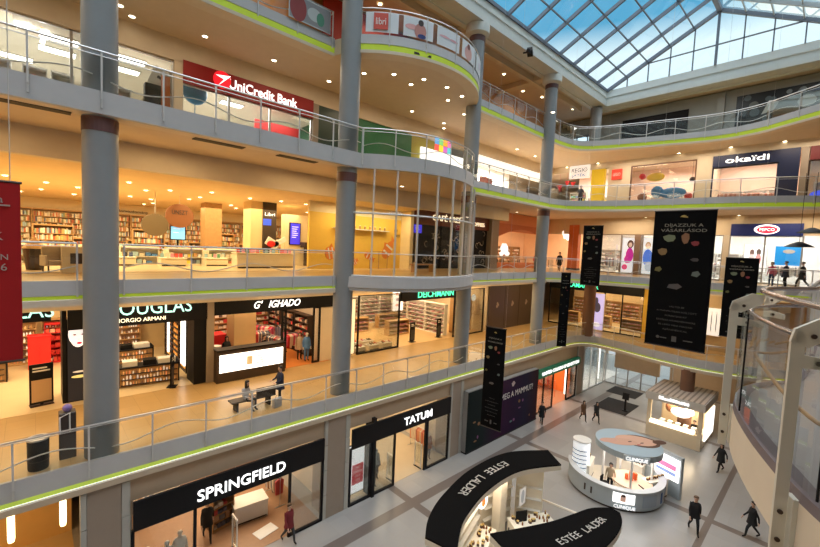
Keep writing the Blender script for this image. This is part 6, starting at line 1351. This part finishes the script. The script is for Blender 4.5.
# square kiosk around the brown column
r = thing('kiosk','square kiosk with a slatted roof around the brown column','kiosk',(35,6.9,0))
for x,y in ((33.0,8.6),(33.0,5.5),(36.9,8.6),(36.9,5.5)): m = MB(); m.bx(x-.12,x+.12,y-.12,y+.12,0,3.0); m.build('post', M('kiosk_beige_post',(.78,.66,.48),.5), r)
m = MB(); m.bx(32.75,37.1,5.25,8.85,2.75,3.3); m.build('fascia', M('kiosk_fascia',(.60,.57,.53),.5), r)
m = MB(); m.bx(32.8,37.05,5.3,8.8,3.3,3.33); m.build('roof', slat_mat('slatted_roof',(.55,.47,.40),(.26,.21,.18),1,.16), r)
m = MB(); m.bx(32.9,33.1,5.5,8.6,0,1.05); m.bx(32.9,36.9,5.4,5.6,0,1.05); m.build('counter', M('kiosk_wood',(.80,.66,.46),.45), r)
m = MB(); m.bx(32.8,33.15,5.8,8.5,1.05,1.25); m.build('lit_counter_edge', M('warm_glow',(1,.9,.7),.5,emit=2.2,noise=0), r)
m = MB(); m.bx(36.7,36.8,5.5,8.6,0,2.75); m.build('rear_wall', M('kiosk_inner',(.85,.70,.48),.6), r)
m = MB(); m.bx(33.7,36.4,5.28,5.38,.5,2.4); m.build('side_light_panel', LIGHTBOX, r)
m = MB(); m.bx(33.1,36.8,5.5,8.6,2.65,2.74); m.build('inner_ceiling', M('kiosk_inner',(.85,.70,.48)), r)
m = MB(); rng = random.Random(2)
for k in range(11): y = 8.0-.17*k; h = rng.uniform(.12,.22); m.bx(32.7,32.75,y-.12,y,2.95,2.95+h)
m.build('lit_lettering', WHITEL, r)
m = MB(); m.ell((34.6,7.0,1.75),(.3,.65,.35)); m.ell((34.6,6.5,1.95),(.3,.35,.3)); one('white_display_figure', m, M('glow_white',(1,.95,.85),.5,emit=1), 'glowing white rounded figure on the counter of the square kiosk', 'figure', None, True)
m = MB(); m.ell((34.9,7.7,1.9),(.3,.35,.4)); one('brown_display_figure', m, M('brown_plush',(.35,.15,.08)), 'brown round figure left of the white one in the square kiosk', 'figure', None, True)
for k in range(5): DV.put((33.4,5.9+.48*k,1.05),0,'small white case on the counter of the square kiosk','cases in the square kiosk')
bb = MB(); bb.bbox((37.6,3.9,.8),(.5,.6,1.6),0,.02); one('black_machine', bb, BLACK, 'black upright box on the floor behind the walking person in black', 'box')
# ================================================================== HANGING BANNERS
def banner(label, c, w, h, rz, z1=26.6, small=False, group='black hanging banners'):
    """c = centre of the cloth; rz = 0 faces -X"""
    r = thing('hanging_banner', label, 'banner', (c[0],c[1],c[2]-h/2), None)
    rd = Vector((sin(rz),-cos(rz),0)); n = rd.cross(VZ); c = Vector(c)
    m = MB(); m.extr([c+rd*s*w/2+VZ*t*h/2-n*.0 for s,t in ((-1,-1),(1,-1),(1,1),(-1,1))], -n*.02); m.build('cloth', BLACKM, r)
    for z in (-h/2,h/2): m = MB(); m.tube([c+rd*(-w/2-.02)+VZ*z-n*.01, c+rd*(w/2+.02)+VZ*z-n*.01],.025,6); m.build('rod', DARKB, r)
    m = MB()
    for s in (-1,1): p = c+rd*s*w*.45+VZ*h/2-n*.01; m.tube([p,(p.x,p.y,z1)],.0035,4)
    m.build('wire', STEEL, r)
    DP = M('dim_banner_print',(.24,.225,.19),.6); GP = M('gold_print',(.55,.42,.12),.6)
    f = lambda u,v: c+rd*(u*w/2)+VZ*(v*h/2)+n*.004
    m = MB(); m.disc(f(-.02,.90),rd,VZ,.055*w,.045*w,.006,12,0,pi); m.disc(f(.04,.895),rd,VZ,.04*w,.035*w,.006,12,0,pi); m.build('crest', GP, r)
    text('DÍJAZZUK A', f(0,.79), rd, VZ, w*.055, DP, r, width=w*.62, th=.004, bold=.01); text('VÁSÁRLÁSOD', f(0,.715), rd, VZ, w*.055, DP, r, width=w*.74, th=.004, bold=.01)
    items = [(-.42,.60,.13,.06,(.17,.20,.12)),(.10,.60,.08,.09,(.25,.12,.06)),(.42,.53,.08,.04,(.24,.03,.04)),(-.62,.40,.10,.06,(.24,.15,.06)),(-.72,.14,.08,.045,(.15,.13,.04)),(.52,.10,.09,.05,(.12,.15,.14)),(-.12,-.10,.16,.05,(.09,.08,.08)),(.45,.30,.08,.03,(.06,.05,.05))]
    m = MB()
    for u,v,a,b,col in items:
        m.col = col; k = int(abs(u)*100)%4+5; m.extr([f(u,v)+rd*(a*w*cos(q*2*pi/k)*(1 if q%2 else .75))+VZ*(b*w*1.2*sin(q*2*pi/k))for q in range(k)], n*.006)
    m.build('printed_items', PRINT, r)
    for k,t in enumerate(('VÁLTSD BE','A MAMMUTBAN KÖLTÖTT','FORINTJAIDAT','ÉRTÉKES NYEREMÉNYEKRE','ÉS LEPD MEG MAGAD','AJÁNDÉKKAL')): text(t, f(0,-.40-.068*k), rd, VZ, w*.03, M('faint_banner_print',(.085,.08,.075),.6), r, width=w*(.25,.66,.36,.64,.56,.42)[k], th=.003)
    m = MB(); m.disc(f(-.55,-.87),rd,VZ,.03*w,.03*w,.005,8); m.extr([f(-.48,-.88),f(-.25,-.88),f(-.25,-.865),f(-.48,-.865)],n*.005); m.extr([f(.3,-.88),f(.6,-.88),f(.6,-.865),f(.3,-.865)],n*.005); m.extr([f(-.08,-.91),f(.08,-.91),f(.08,-.83),f(-.08,-.83)],n*.004); m.build('footer_marks', M('faint_banner_print',(.085,.08,.075)), r)
    return r
banner('big black hanging banner reading DÍJAZZUK A VÁSÁRLÁSOD, the largest', (22.0,4.98,12.05), 2.45, 6.45, 0)
banner('black hanging banner right of the largest one, before the Pepco shop', (30,3.75,10.9), 1.52, 4.7, 0)
banner('black hanging banner before the white shop, in front of the SALAMANDER sign', (30,12.4,13.0), 1.42, 4.4, 0)
banner('narrow black hanging banner seen nearly edge on, beside the fourth column', (24.5,11.6,9.5), .62, 4.7, .9)
banner('black hanging banner in front of the dark hoarding box', (15.0,10.15,7.3), 1.0, 4.6, .12)
p0 = PY(20,183,8.0); p1 = PY(22,360,8.0)
r = thing('hanging_banner','red hanging banner with white letters at the left picture edge','banner',(p0.x-1.2,8,p1.z))
m = MB(); m.bx(p0.x-2.4,p0.x,8.0,8.02,p1.z,p0.z); m.build('cloth', M('deep_red_cloth',(.50,.012,.018),.8), r)
m = MB(); m.tube([(p0.x-2.42,8.01,p0.z),(p0.x+.02,8.01,p0.z)],.02,6); m.tube([(p0.x-2.42,8.01,p1.z),(p0.x+.02,8.01,p1.z)],.02,6); m.build('rod', DARKB, r)
m = MB(); m.tube([(p0.x-.1,8.01,p0.z),(p0.x-.1,8.01,26.6)],.006,4); m.tube([(p0.x-2.3,8.01,p0.z),(p0.x-2.3,8.01,26.6)],.006,4); m.build('wire', STEEL, r)
RW = M('banner_white_print',(.60,.52,.50),.6)
for t,px,py,h,al in (('a',3,199,.10,0),('AKCIÓK',3,236,.11,0),('MINDEN',8,257,.08,0),('2-6',7,267,.10,0)):
    q = PY(px,py,7.99); o = text(t,(0,7.995,q.z),VX,VZ,h,RW,None,th=.004); mx_ = max(v.co.x for v in o.data.vertices)
    for v in o.data.vertices: v.co.x += q.x-mx_
    o.parent = r
    for v in o.data.vertices: v.co -= r.location
m = MB(); a = PY(0,205,7.99); b = PY(10,205,7.99); m.bx(a.x-1,b.x,7.985,7.998,a.z-.01,a.z+.01); m.build('printed_line', RW, r)
# ================================================================== NEAR ROUND BAY (right foreground)
pts = [p for p in bulge]
def inset(d): return offs(list(reversed(pts)), d)[::-1]
r = thing('balcony_railing','near curved glass railing with big cream posts in the right foreground','railing',(5.6,.63,L2),None)
q = inset(-.13); m = MB(); m.tube([(x,y,L2+1.25) for x,y in q],.026,12); m.build('handrail', M('polished_steel',(.50,.46,.47),.18,.9), r, smooth=True)
q = inset(-.04); m = MB(); m.tube([(x,y,L2+1.02) for x,y in q],.019,10); m.build('lower_rail', M('polished_steel',(.50,.46,.47)), r, smooth=True)
q = inset(-.12); m = MB(); m.tube([(x,y,L2+.5+.06*sin(k*.4)) for k,(x,y) in enumerate(q)],.016,8); m.build('wavy_bar', M('tan_tube',(.45,.30,.18),.4), r, smooth=True)
CP = M('cream_post_paint',(.66,.63,.54),.45)
q = inset(.02); segs = [(3,8),(8,13),(13,18),(18,24),(24,31),(31,len(q)-1)]
for a,b in segs:
    s = q[a:b+1]; n = len(s); m = MB(); m.add([(x,y,L2+.05) for x,y in s]+[(x,y,L2+1.0) for x,y in s],[(i,i+1,n+i+1,n+i) for i in range(n-1)]); m.build('glass_panel', GLASS, r)
def near_post(x, y, nx, ny):
    n = Vector((nx,ny,0)).normalized(); t = Vector((-n.y,n.x,0)); c = Vector((x,y,0)); a = atan2(n.y,n.x)
    m = MB(); p = c+n*.10
    m.extr([Vector((p.x,p.y,z))+n*w for w,z in ((-.04,L2-.5),(.03,L2-.5),(.035,L2-.35),(.035,L2+1.02),(.0,L2+1.12),(-.04,L2+1.08))], t*.024)
    m.extr([Vector((p.x,p.y,z))+n*w for w,z in ((-.24,L2+1.12),(-.24,L2+1.21),(-.14,L2+1.22),(.02,L2+1.12),(.04,L2+1.03),(-.06,L2+1.0))], t*.024)
    m.extr([Vector((p.x,p.y,z))+n*w for w,z in ((-.26,L2+.86),(-.26,L2+.92),(-.04,L2+.95),(-.04,L2+.86))], t*.024)
    o = m.build('post', CP, r)
    m = MB()
    for w,z in ((-.08,L2+1.08),(-.12,L2+.9),(0,L2-.15),(0,L2-.35)): s = Vector((p.x,p.y,z))+n*w; m.cyl(s-t*.012,s+t*.036,.016,n=10)
    m.build('bolt', DARKB, o)
    m = MB(); s = c+n*.02; m.box((s.x,s.y,L2-.25),(.05,.10,.42),a); m.build('foot_plate', CP, o)
near_post(5.66,.64,-.25,1); near_post(3.8,.06,-.55,1); near_post(6.95,.50,.7,.7)
for a in (8,18,24):
    x,y = q[a]; m = MB(); m.cyl((x,y,L2+.05),(x,y,L2+1.0),.008,n=6); m.build('glass_joint', BLACK, r)
railing('far part of the near side glass railing, beyond the round bay', [(8.2,.24),(14,.2),(30,-1.0)], L2, wave=False)
m = MB(); m.prism([(2.5,-8.9)]+[(x,y-.02) for x,y in bulge[2:]]+[(30,-.6),(30,-8.9)],L2+.002,L2+.012); struct('floor', m, M('grey_stone_floor',(.30,.28,.28),.35))
# spotlight on the cornice and dark lamps near the right edge
p = PY(530,52,15.4); r = thing('spotlight','black floodlight fixed on the pale cornice below the skylight','floodlight',p); m = MB(); m.box(p,(.55,.35,.3),.4,0,.3); m.build('body', BLACK, r); m = MB(); m.tube([p+Vector((-.35,.3,-.1)),p,p+Vector((.4,.25,.15))],.05,6); m.build('bracket', BLACK, r); m = MB(); m.box(p+Vector((-.3,-.1,-.1)),(.3,.25,.2),.2,.3,0); m.build('lens_hood', BLACK, r)
for px,py,l in ((812,233,'upper dark wide lamp shade at the right picture edge'),(799,247,'lower dark wide lamp shade near the right picture edge')):
    p = PX(px,py,24); r = thing('hanging_lamp',l,'lamp',p); m = MB(); m.lathe(p,[(.5,0),(.34,.1),(.08,.22)],20); m.build('lamp_shade', BLACK, r, smooth=True); m = MB(); m.cyl(p+Vector((0,0,.2)),(p.x,p.y,16.9),.01,n=5); m.build('cord', BLACK, r)
# ================================================================== PEOPLE
def put(cols, pose, loc, rz, label, h=1.72, hair='short', coat=0): return person_maker(cols,pose,h,hair,coat).put(loc,rz,label)
put((BLK,BLK,BLK,SKIN,SHAVED),'walk',(22.9,3.7,0),RAD(205),'person in black jacket with cropped hair walking on the open ground floor',1.80,'cap',.12)
put((BLK,BLK,BLK,SKIN,HAIRD),'walk',(30.9,3.95,0),RAD(150),'person in black coat walking beside the square kiosk',1.78,'long',.25)
put((BLK,BLK,BLK,SKIN,HAIRD),'walk',(24.7,1.78,0),RAD(120),'person in black partly hidden by the near cream post',1.74,'short',.2)
put((BLK,BLK,BLK,SKIN,HAIRD),'walk',(28.3,14.55,0),RAD(200),'person in dark clothes walking past the dark hoarding box',1.68,'short',.35)
put((BRN,BLK,BLK,SKIN,HAIRD),'walk',(31.4,12.7,0),RAD(230),'left person of the pair walking before the green-signed shop',1.62,'long',.3)
put((BLK,BLK,BLK,SKIN,HAIRD),'walk',(31.9,11.9,0),RAD(230),'right person of the pair walking before the green-signed shop',1.64,'long',.25)
put((MRN,DGR,BLK,SKIN,HBR),'walk',(7.95,15.35,0),RAD(-80),'person in a dark red jacket leaving the SPRINGFIELD shop',1.74,'short',.15)
put((BLK,BLK,BLK,SKIN,HAIRD),'walk',(5.35,17.7,0),RAD(-100),'person in black suit inside the SPRINGFIELD entrance',1.76,'short',.2)
put((NVY,BLK,BLK,SKIN,HAIRD),'lean',(8.05,16.7,L1),RAD(180),'standing person in dark jacket beside the bench on the first floor',1.70,'short',.2)
put((GRY,BLK,BLK,SKIN,HAIRD),'sit',(6.6,16.95,L1-.02),RAD(-60),'seated person in light grey top on the first floor bench',1.68,'long')
put((BLK,BLK,BLK,SKIN,HAIRD),'walk',(35.0,17.3,L2),RAD(200),'person in black walking past the orange shop right of the fourth column',1.72,'short',.3)
put((RED,DGR,BLK,SKIN,HAIRD),'stand',(33.6,18.9,L2),RAD(-120),'person in red top beside the fourth column before the orange shop',1.6,'short')
put((DGR,BLK,BLK,SKIN,HAIRD),'lean',(34.6,15.6,L3),RAD(200),'person in dark clothes at the railing under the REGIO sign',1.75,'short',.2)
p = PX(772,272,36.6); put((PNK,JEAN,BLK,SKIN,HBR),'stand',(36.6,p.y,L2),RAD(160),'person in pink top and blue trousers under the Pepco sign',1.65,'bob')
p = PX(786,272,36.4); put((NVY,BLK,BLK,SKIN,HAIRD),'lean',(36.4,p.y,L2),RAD(100),'person in dark blue clothes under the Pepco sign',1.75,'short',.2)
p = PX(803,272,36.4); put((BLK,BLK,BLK,SKIN,HAIRD),'walk',(36.4,p.y,L2),RAD(80),'person in black at the right end under the Pepco sign',1.75,'short',.3)
put((BLK,BLK,BLK,SKIN,HAIRD),'stand',(8.05,23.6,L1),RAD(-90),'person in black left of the yellow pillar in the clothing shop',1.7,'long',.3)
put((BLK,BLK,BLK,SKIN,HAIRD),'stand',(9.9,22.8,L1),RAD(-60),'person in black right of the yellow pillar in the clothing shop',1.72,'short',.3)
put((BEI,BLK,BLK,SKIN,HBR),'stand',(12.0,22.4,L1),RAD(-100),'person in beige jacket at the clothing shop entrance',1.7,'bob',.2)
put((PNK,DGR,BLK,SKIN,HAIRD),'stand',(12.0,24.4,L1),RAD(-90),'person in pink top at the right of the clothing shop',1.65,'long',.2)
put((BEI,BLK,BLK,SKIN,HAIRD),'stand',(23.0,7.6,.03),RAD(190),'attendant in beige top inside the CLINIQUE kiosk',1.68,'bob')
put((BLK,BLK,BLK,SKIN,HAIRD),'stand',(34.1,6.0,0),RAD(180),'attendant in black behind the counter of the square kiosk',1.66,'short')
def mann(cols, loc, rz, label): return person_maker(cols,'stand',1.8,None,.1,True,'mannequin').put(loc,rz,label)
mann((NVY,DGR,BLK,MANW,HAIRD),(2.9,16.3,0),-pi/2,'mannequin in navy at the left end of the SPRINGFIELD window'); mann((GRY,NVY,BLK,MANW,HAIRD),(3.5,16.2,0),-pi/2,'mannequin in grey in the middle of the SPRINGFIELD window'); mann((WHI,BLK,BLK,MANW,HAIRD),(4.0,16.5,0),-pi/2,'mannequin in white beside the SPRINGFIELD entrance')
mann((BLK,DGR,BLK,MAND,HAIRD),(13.25,16.2,0),-pi/2,'black dressed mannequin in the left TATUM window'); mann((BLK,BLK,BLK,MAND,HAIRD),(13.8,16.7,0),-pi/2,'dark mannequin nearer the TATUM entrance')
mann((M('cloth_orange',(.6,.2,.08),.9),BRN,BRN,MANW,HAIRD),(17.6,16.3,0),-pi/2,'orange dressed mannequin in the right TATUM window')
mann((BLU,BLU,BLK,MANW,HAIRD),(12.2,21.9,L1),-pi/2,'mannequin in blue at the right end of the clothing shop')
# ================================================================== CEILING DOWNLIGHTS
def down_mk():
    r = thing('downlight','x','downlight'); m = MB(); m.lathe((0,0,0),[(.13,.0),(.15,-.02),(.12,-.035),(.10,-.01)],14,caps=False); m.build('rim', WHITE, r)
    m = MB(); m.lathe((0,0,0),[(.11,-.012),(.09,-.028),(.0,-.03)],14,caps=False); m.build('lens', WARML, r); return r
DL = Kind(down_mk)
def dl(px, z, label, group, Y=None):
    for x,y in px:
        p = PZ(x,y,z); DL.put((p.x,p.y,z),0,label,group)
dl([(120,5),(132,16),(205,36),(274,60),(329,81)],L4-.72,'round downlight under the top gallery, left of the second grey column','downlights left of the second column')
dl([(364,73),(394,74),(411,84),(424,79),(447,87),(448,100),(462,96),(468,106),(464,114),(412,111),(444,123),(444,128)],L4-.72,'round downlight under the round top balcony','downlights under the round top balcony')
dl([(517,149),(535,156),(567,167),(598,163),(553,112)],L4-.72,'round downlight under the top gallery, near the far corner','downlights near the far corner')
dl([(679,153),(731,147),(785,141)],L4-.72,'round downlight in the ceiling above the okaïdi shop','downlights above the okaïdi shop')
dl([(497,209),(517,212),(596,219)],L3-.62,'round downlight in the ceiling above the orange shop','downlights above the orange shop')
dl([(632,218),(646,217),(739,215),(769,216),(719,216)],L3-.62,'round downlight in the ceiling above the Pepco shop','downlights above the Pepco shop')
dl([(219,164),(284,174),(136,149),(31,132),(344,183)],L3-.62,'round downlight in the ceiling before the bookshop','downlights before the bookshop')
dl([(367,191),(379,190),(416,196),(447,201),(402,186)],L3-.62,'round downlight inside the round glass bay','downlights in the round glass bay')
def dlb(px, label, group):
    for x,y in px:
        d = _ray(x,y); k = .6/13.4; t = (15.62-CAM.z+k*19.8)/(d.z+k*d.y); p = CAM+d*t
        if p.y < 32.8 and p.x < 19: DL.put((p.x,p.y,p.z-.005),0,label,group)
dlb([(46,182),(41,189),(78,187),(74,194),(20,191),(129,182),(130,196),(146,190),(151,199),(144,204),(153,203),(189,199),(200,197),(212,192),(231,205),(211,207),(236,208),(281,201),(306,204),(307,212),(5,175),(110,186),(100,196),(60,199),(170,190),(250,198),(260,207),(320,207)],'round downlight in the bookshop ceiling','bookshop downlights')
for x,y in ((380,4),(504,74),(525,86),(523,91),(542,97),(573,109)): p = PZ(x,y,26.98); DL.put((p.x,p.y,26.98),0,'round downlight in the ceiling of the top gallery','top gallery downlights')
# ================================================================== LIGHT
WARM = (1,.67,.32); NEUT = (1,.82,.60); COOL = (1,.95,.90)
def area(x,y,z,sx,sy,e,col=WARM): lamp('AREA',(x,y,z),e,col,sx,sy,name='ceiling_or_fill_lamp')  # also used for the few added fill lamps
# walkways
for x in range(-8,40,6): area(x,18.4,L2-.8,3,1.6,200,WARM)
for x in range(-8,11,6): area(x,17.6,L3-.75,3,1.2,75,WARM)
for x in (14,23,29): area(x,17.2,L3-.75,2.6,1.2,60,WARM)
for x in range(-8,40,6): area(x,18.4,L4-.9,3,1.6,78,(1,.78,.54))
for x in range(-8,38,8): area(x,19.2,26.5,3,1.6,80,NEUT)
area(15.5,16.2,L4-.85,4,2,80,(1,.78,.54))
for z,e,c in ((L2-.75,110,WARM),(L3-.8,150,NEUT),(L4-.9,150,NEUT),(26.6,60,COOL)):
    for y in (13,7.5,2): area(38.2,y,z,2,3.2,e,c)
# ground floor shops
area(6,20,4.6,5,4,480,(1,.76,.5)); area(15,20,4.6,5,4,480,(1,.78,.5)); area(32.5,19,4.6,6,3,600,(1,.62,.38)); area(41.3,18,4.7,5,3,520,COOL); area(-5,18.5,4.6,6,3,330,WARM); area(42,9,4.7,5,6,160,WARM)
# first floor shops
area(0,25,10.4,8,5,850,(1,.74,.40)); area(9.8,25,10.4,5,5,560,(1,.68,.4)); area(21,25.5,10.4,11,5,850,(1,.74,.42)); area(28,24,10.3,2,3,150,WARM); area(43,15.5,10,4,8,520,(1,.76,.46))
# bookshop level, and the added lamp outside the entrance
area(-6,26,14.95,7,8,800,(1,.77,.40)); area(2,26,14.95,7,8,880,(1,.77,.40)); area(9.5,26,14.95,7,8,880,(1,.77,.40)); area(16.5,28,14.9,4,6,250,(1,.76,.42)); area(35,24.5,16.2,8,5,800,(1,.72,.46)); area(43.2,20.5,16,3,4,320,(1,.74,.48)); area(43.3,11,16,4,8,620,COOL); area(43.3,3,16,4,5,420,COOL); area(15.8,20.4,15.4,6,.7,170,(1,.78,.42)); area(49.5,12.5,4.7,9,7,420,(.72,.86,1))  # last two lamps added: wash for the yellow wall, daylight stand-in outside the doors
# bank level
area(-2,24.5,20.7,7,5,600,COOL); area(9,24.5,20.7,6,4,560,COOL); area(33,23.8,21.6,11,4,2400,COOL); area(43.3,18,21.5,3,4,420,COOL); area(43.3,11,21.5,3,5,420,(1,.80,.66)); area(43.3,5,21.5,3,5,380,(1,.80,.66)); area(43,-.5,21.3,3,3,100,NEUT)
# kiosks, and the added lamp over the near bay
area(14.2,9.3,2.75,3,.8,40,NEUT); area(23.7,7.0,2.5,2.4,2.4,90,COOL); area(34.9,6.9,2.5,2.5,2.2,220,(1,.82,.55)); area(6.5,-3.5,16.2,4,3,140,COOL)  # last lamp added, unseen, to cool the light in the near bay
# ================================================================== CAMERA AND VIEW
cam = bpy.data.cameras.new('camera'); co = bpy.data.objects.new('camera', cam); C.objects.link(co)
cam.sensor_width = 36; cam.lens = FPX/820*36; cam.clip_start = .05; cam.clip_end = 400
co.matrix_world = Matrix(((_R.x,_U.x,-_F.x,CAM.x),(_R.y,_U.y,-_F.y,CAM.y),(_R.z,_U.z,-_F.z,CAM.z),(0,0,0,1)))
sc = bpy.context.scene; sc.camera = co
sc.view_settings.view_transform = 'Standard'; sc.view_settings.look = 'None'; sc.view_settings.gamma = 1; sc.view_settings.exposure = -0.08
try: sc.view_settings.use_curve_mapping = False
except Exception: pass
sc.cycles.use_denoising = True
sc.cycles.max_bounces = 8; sc.cycles.diffuse_bounces = 4; sc.cycles.glossy_bounces = 3; sc.cycles.transparent_max_bounces = 24
sc.cycles.sample_clamp_indirect = 4; sc.cycles.caustics_reflective = False; sc.cycles.caustics_refractive = False
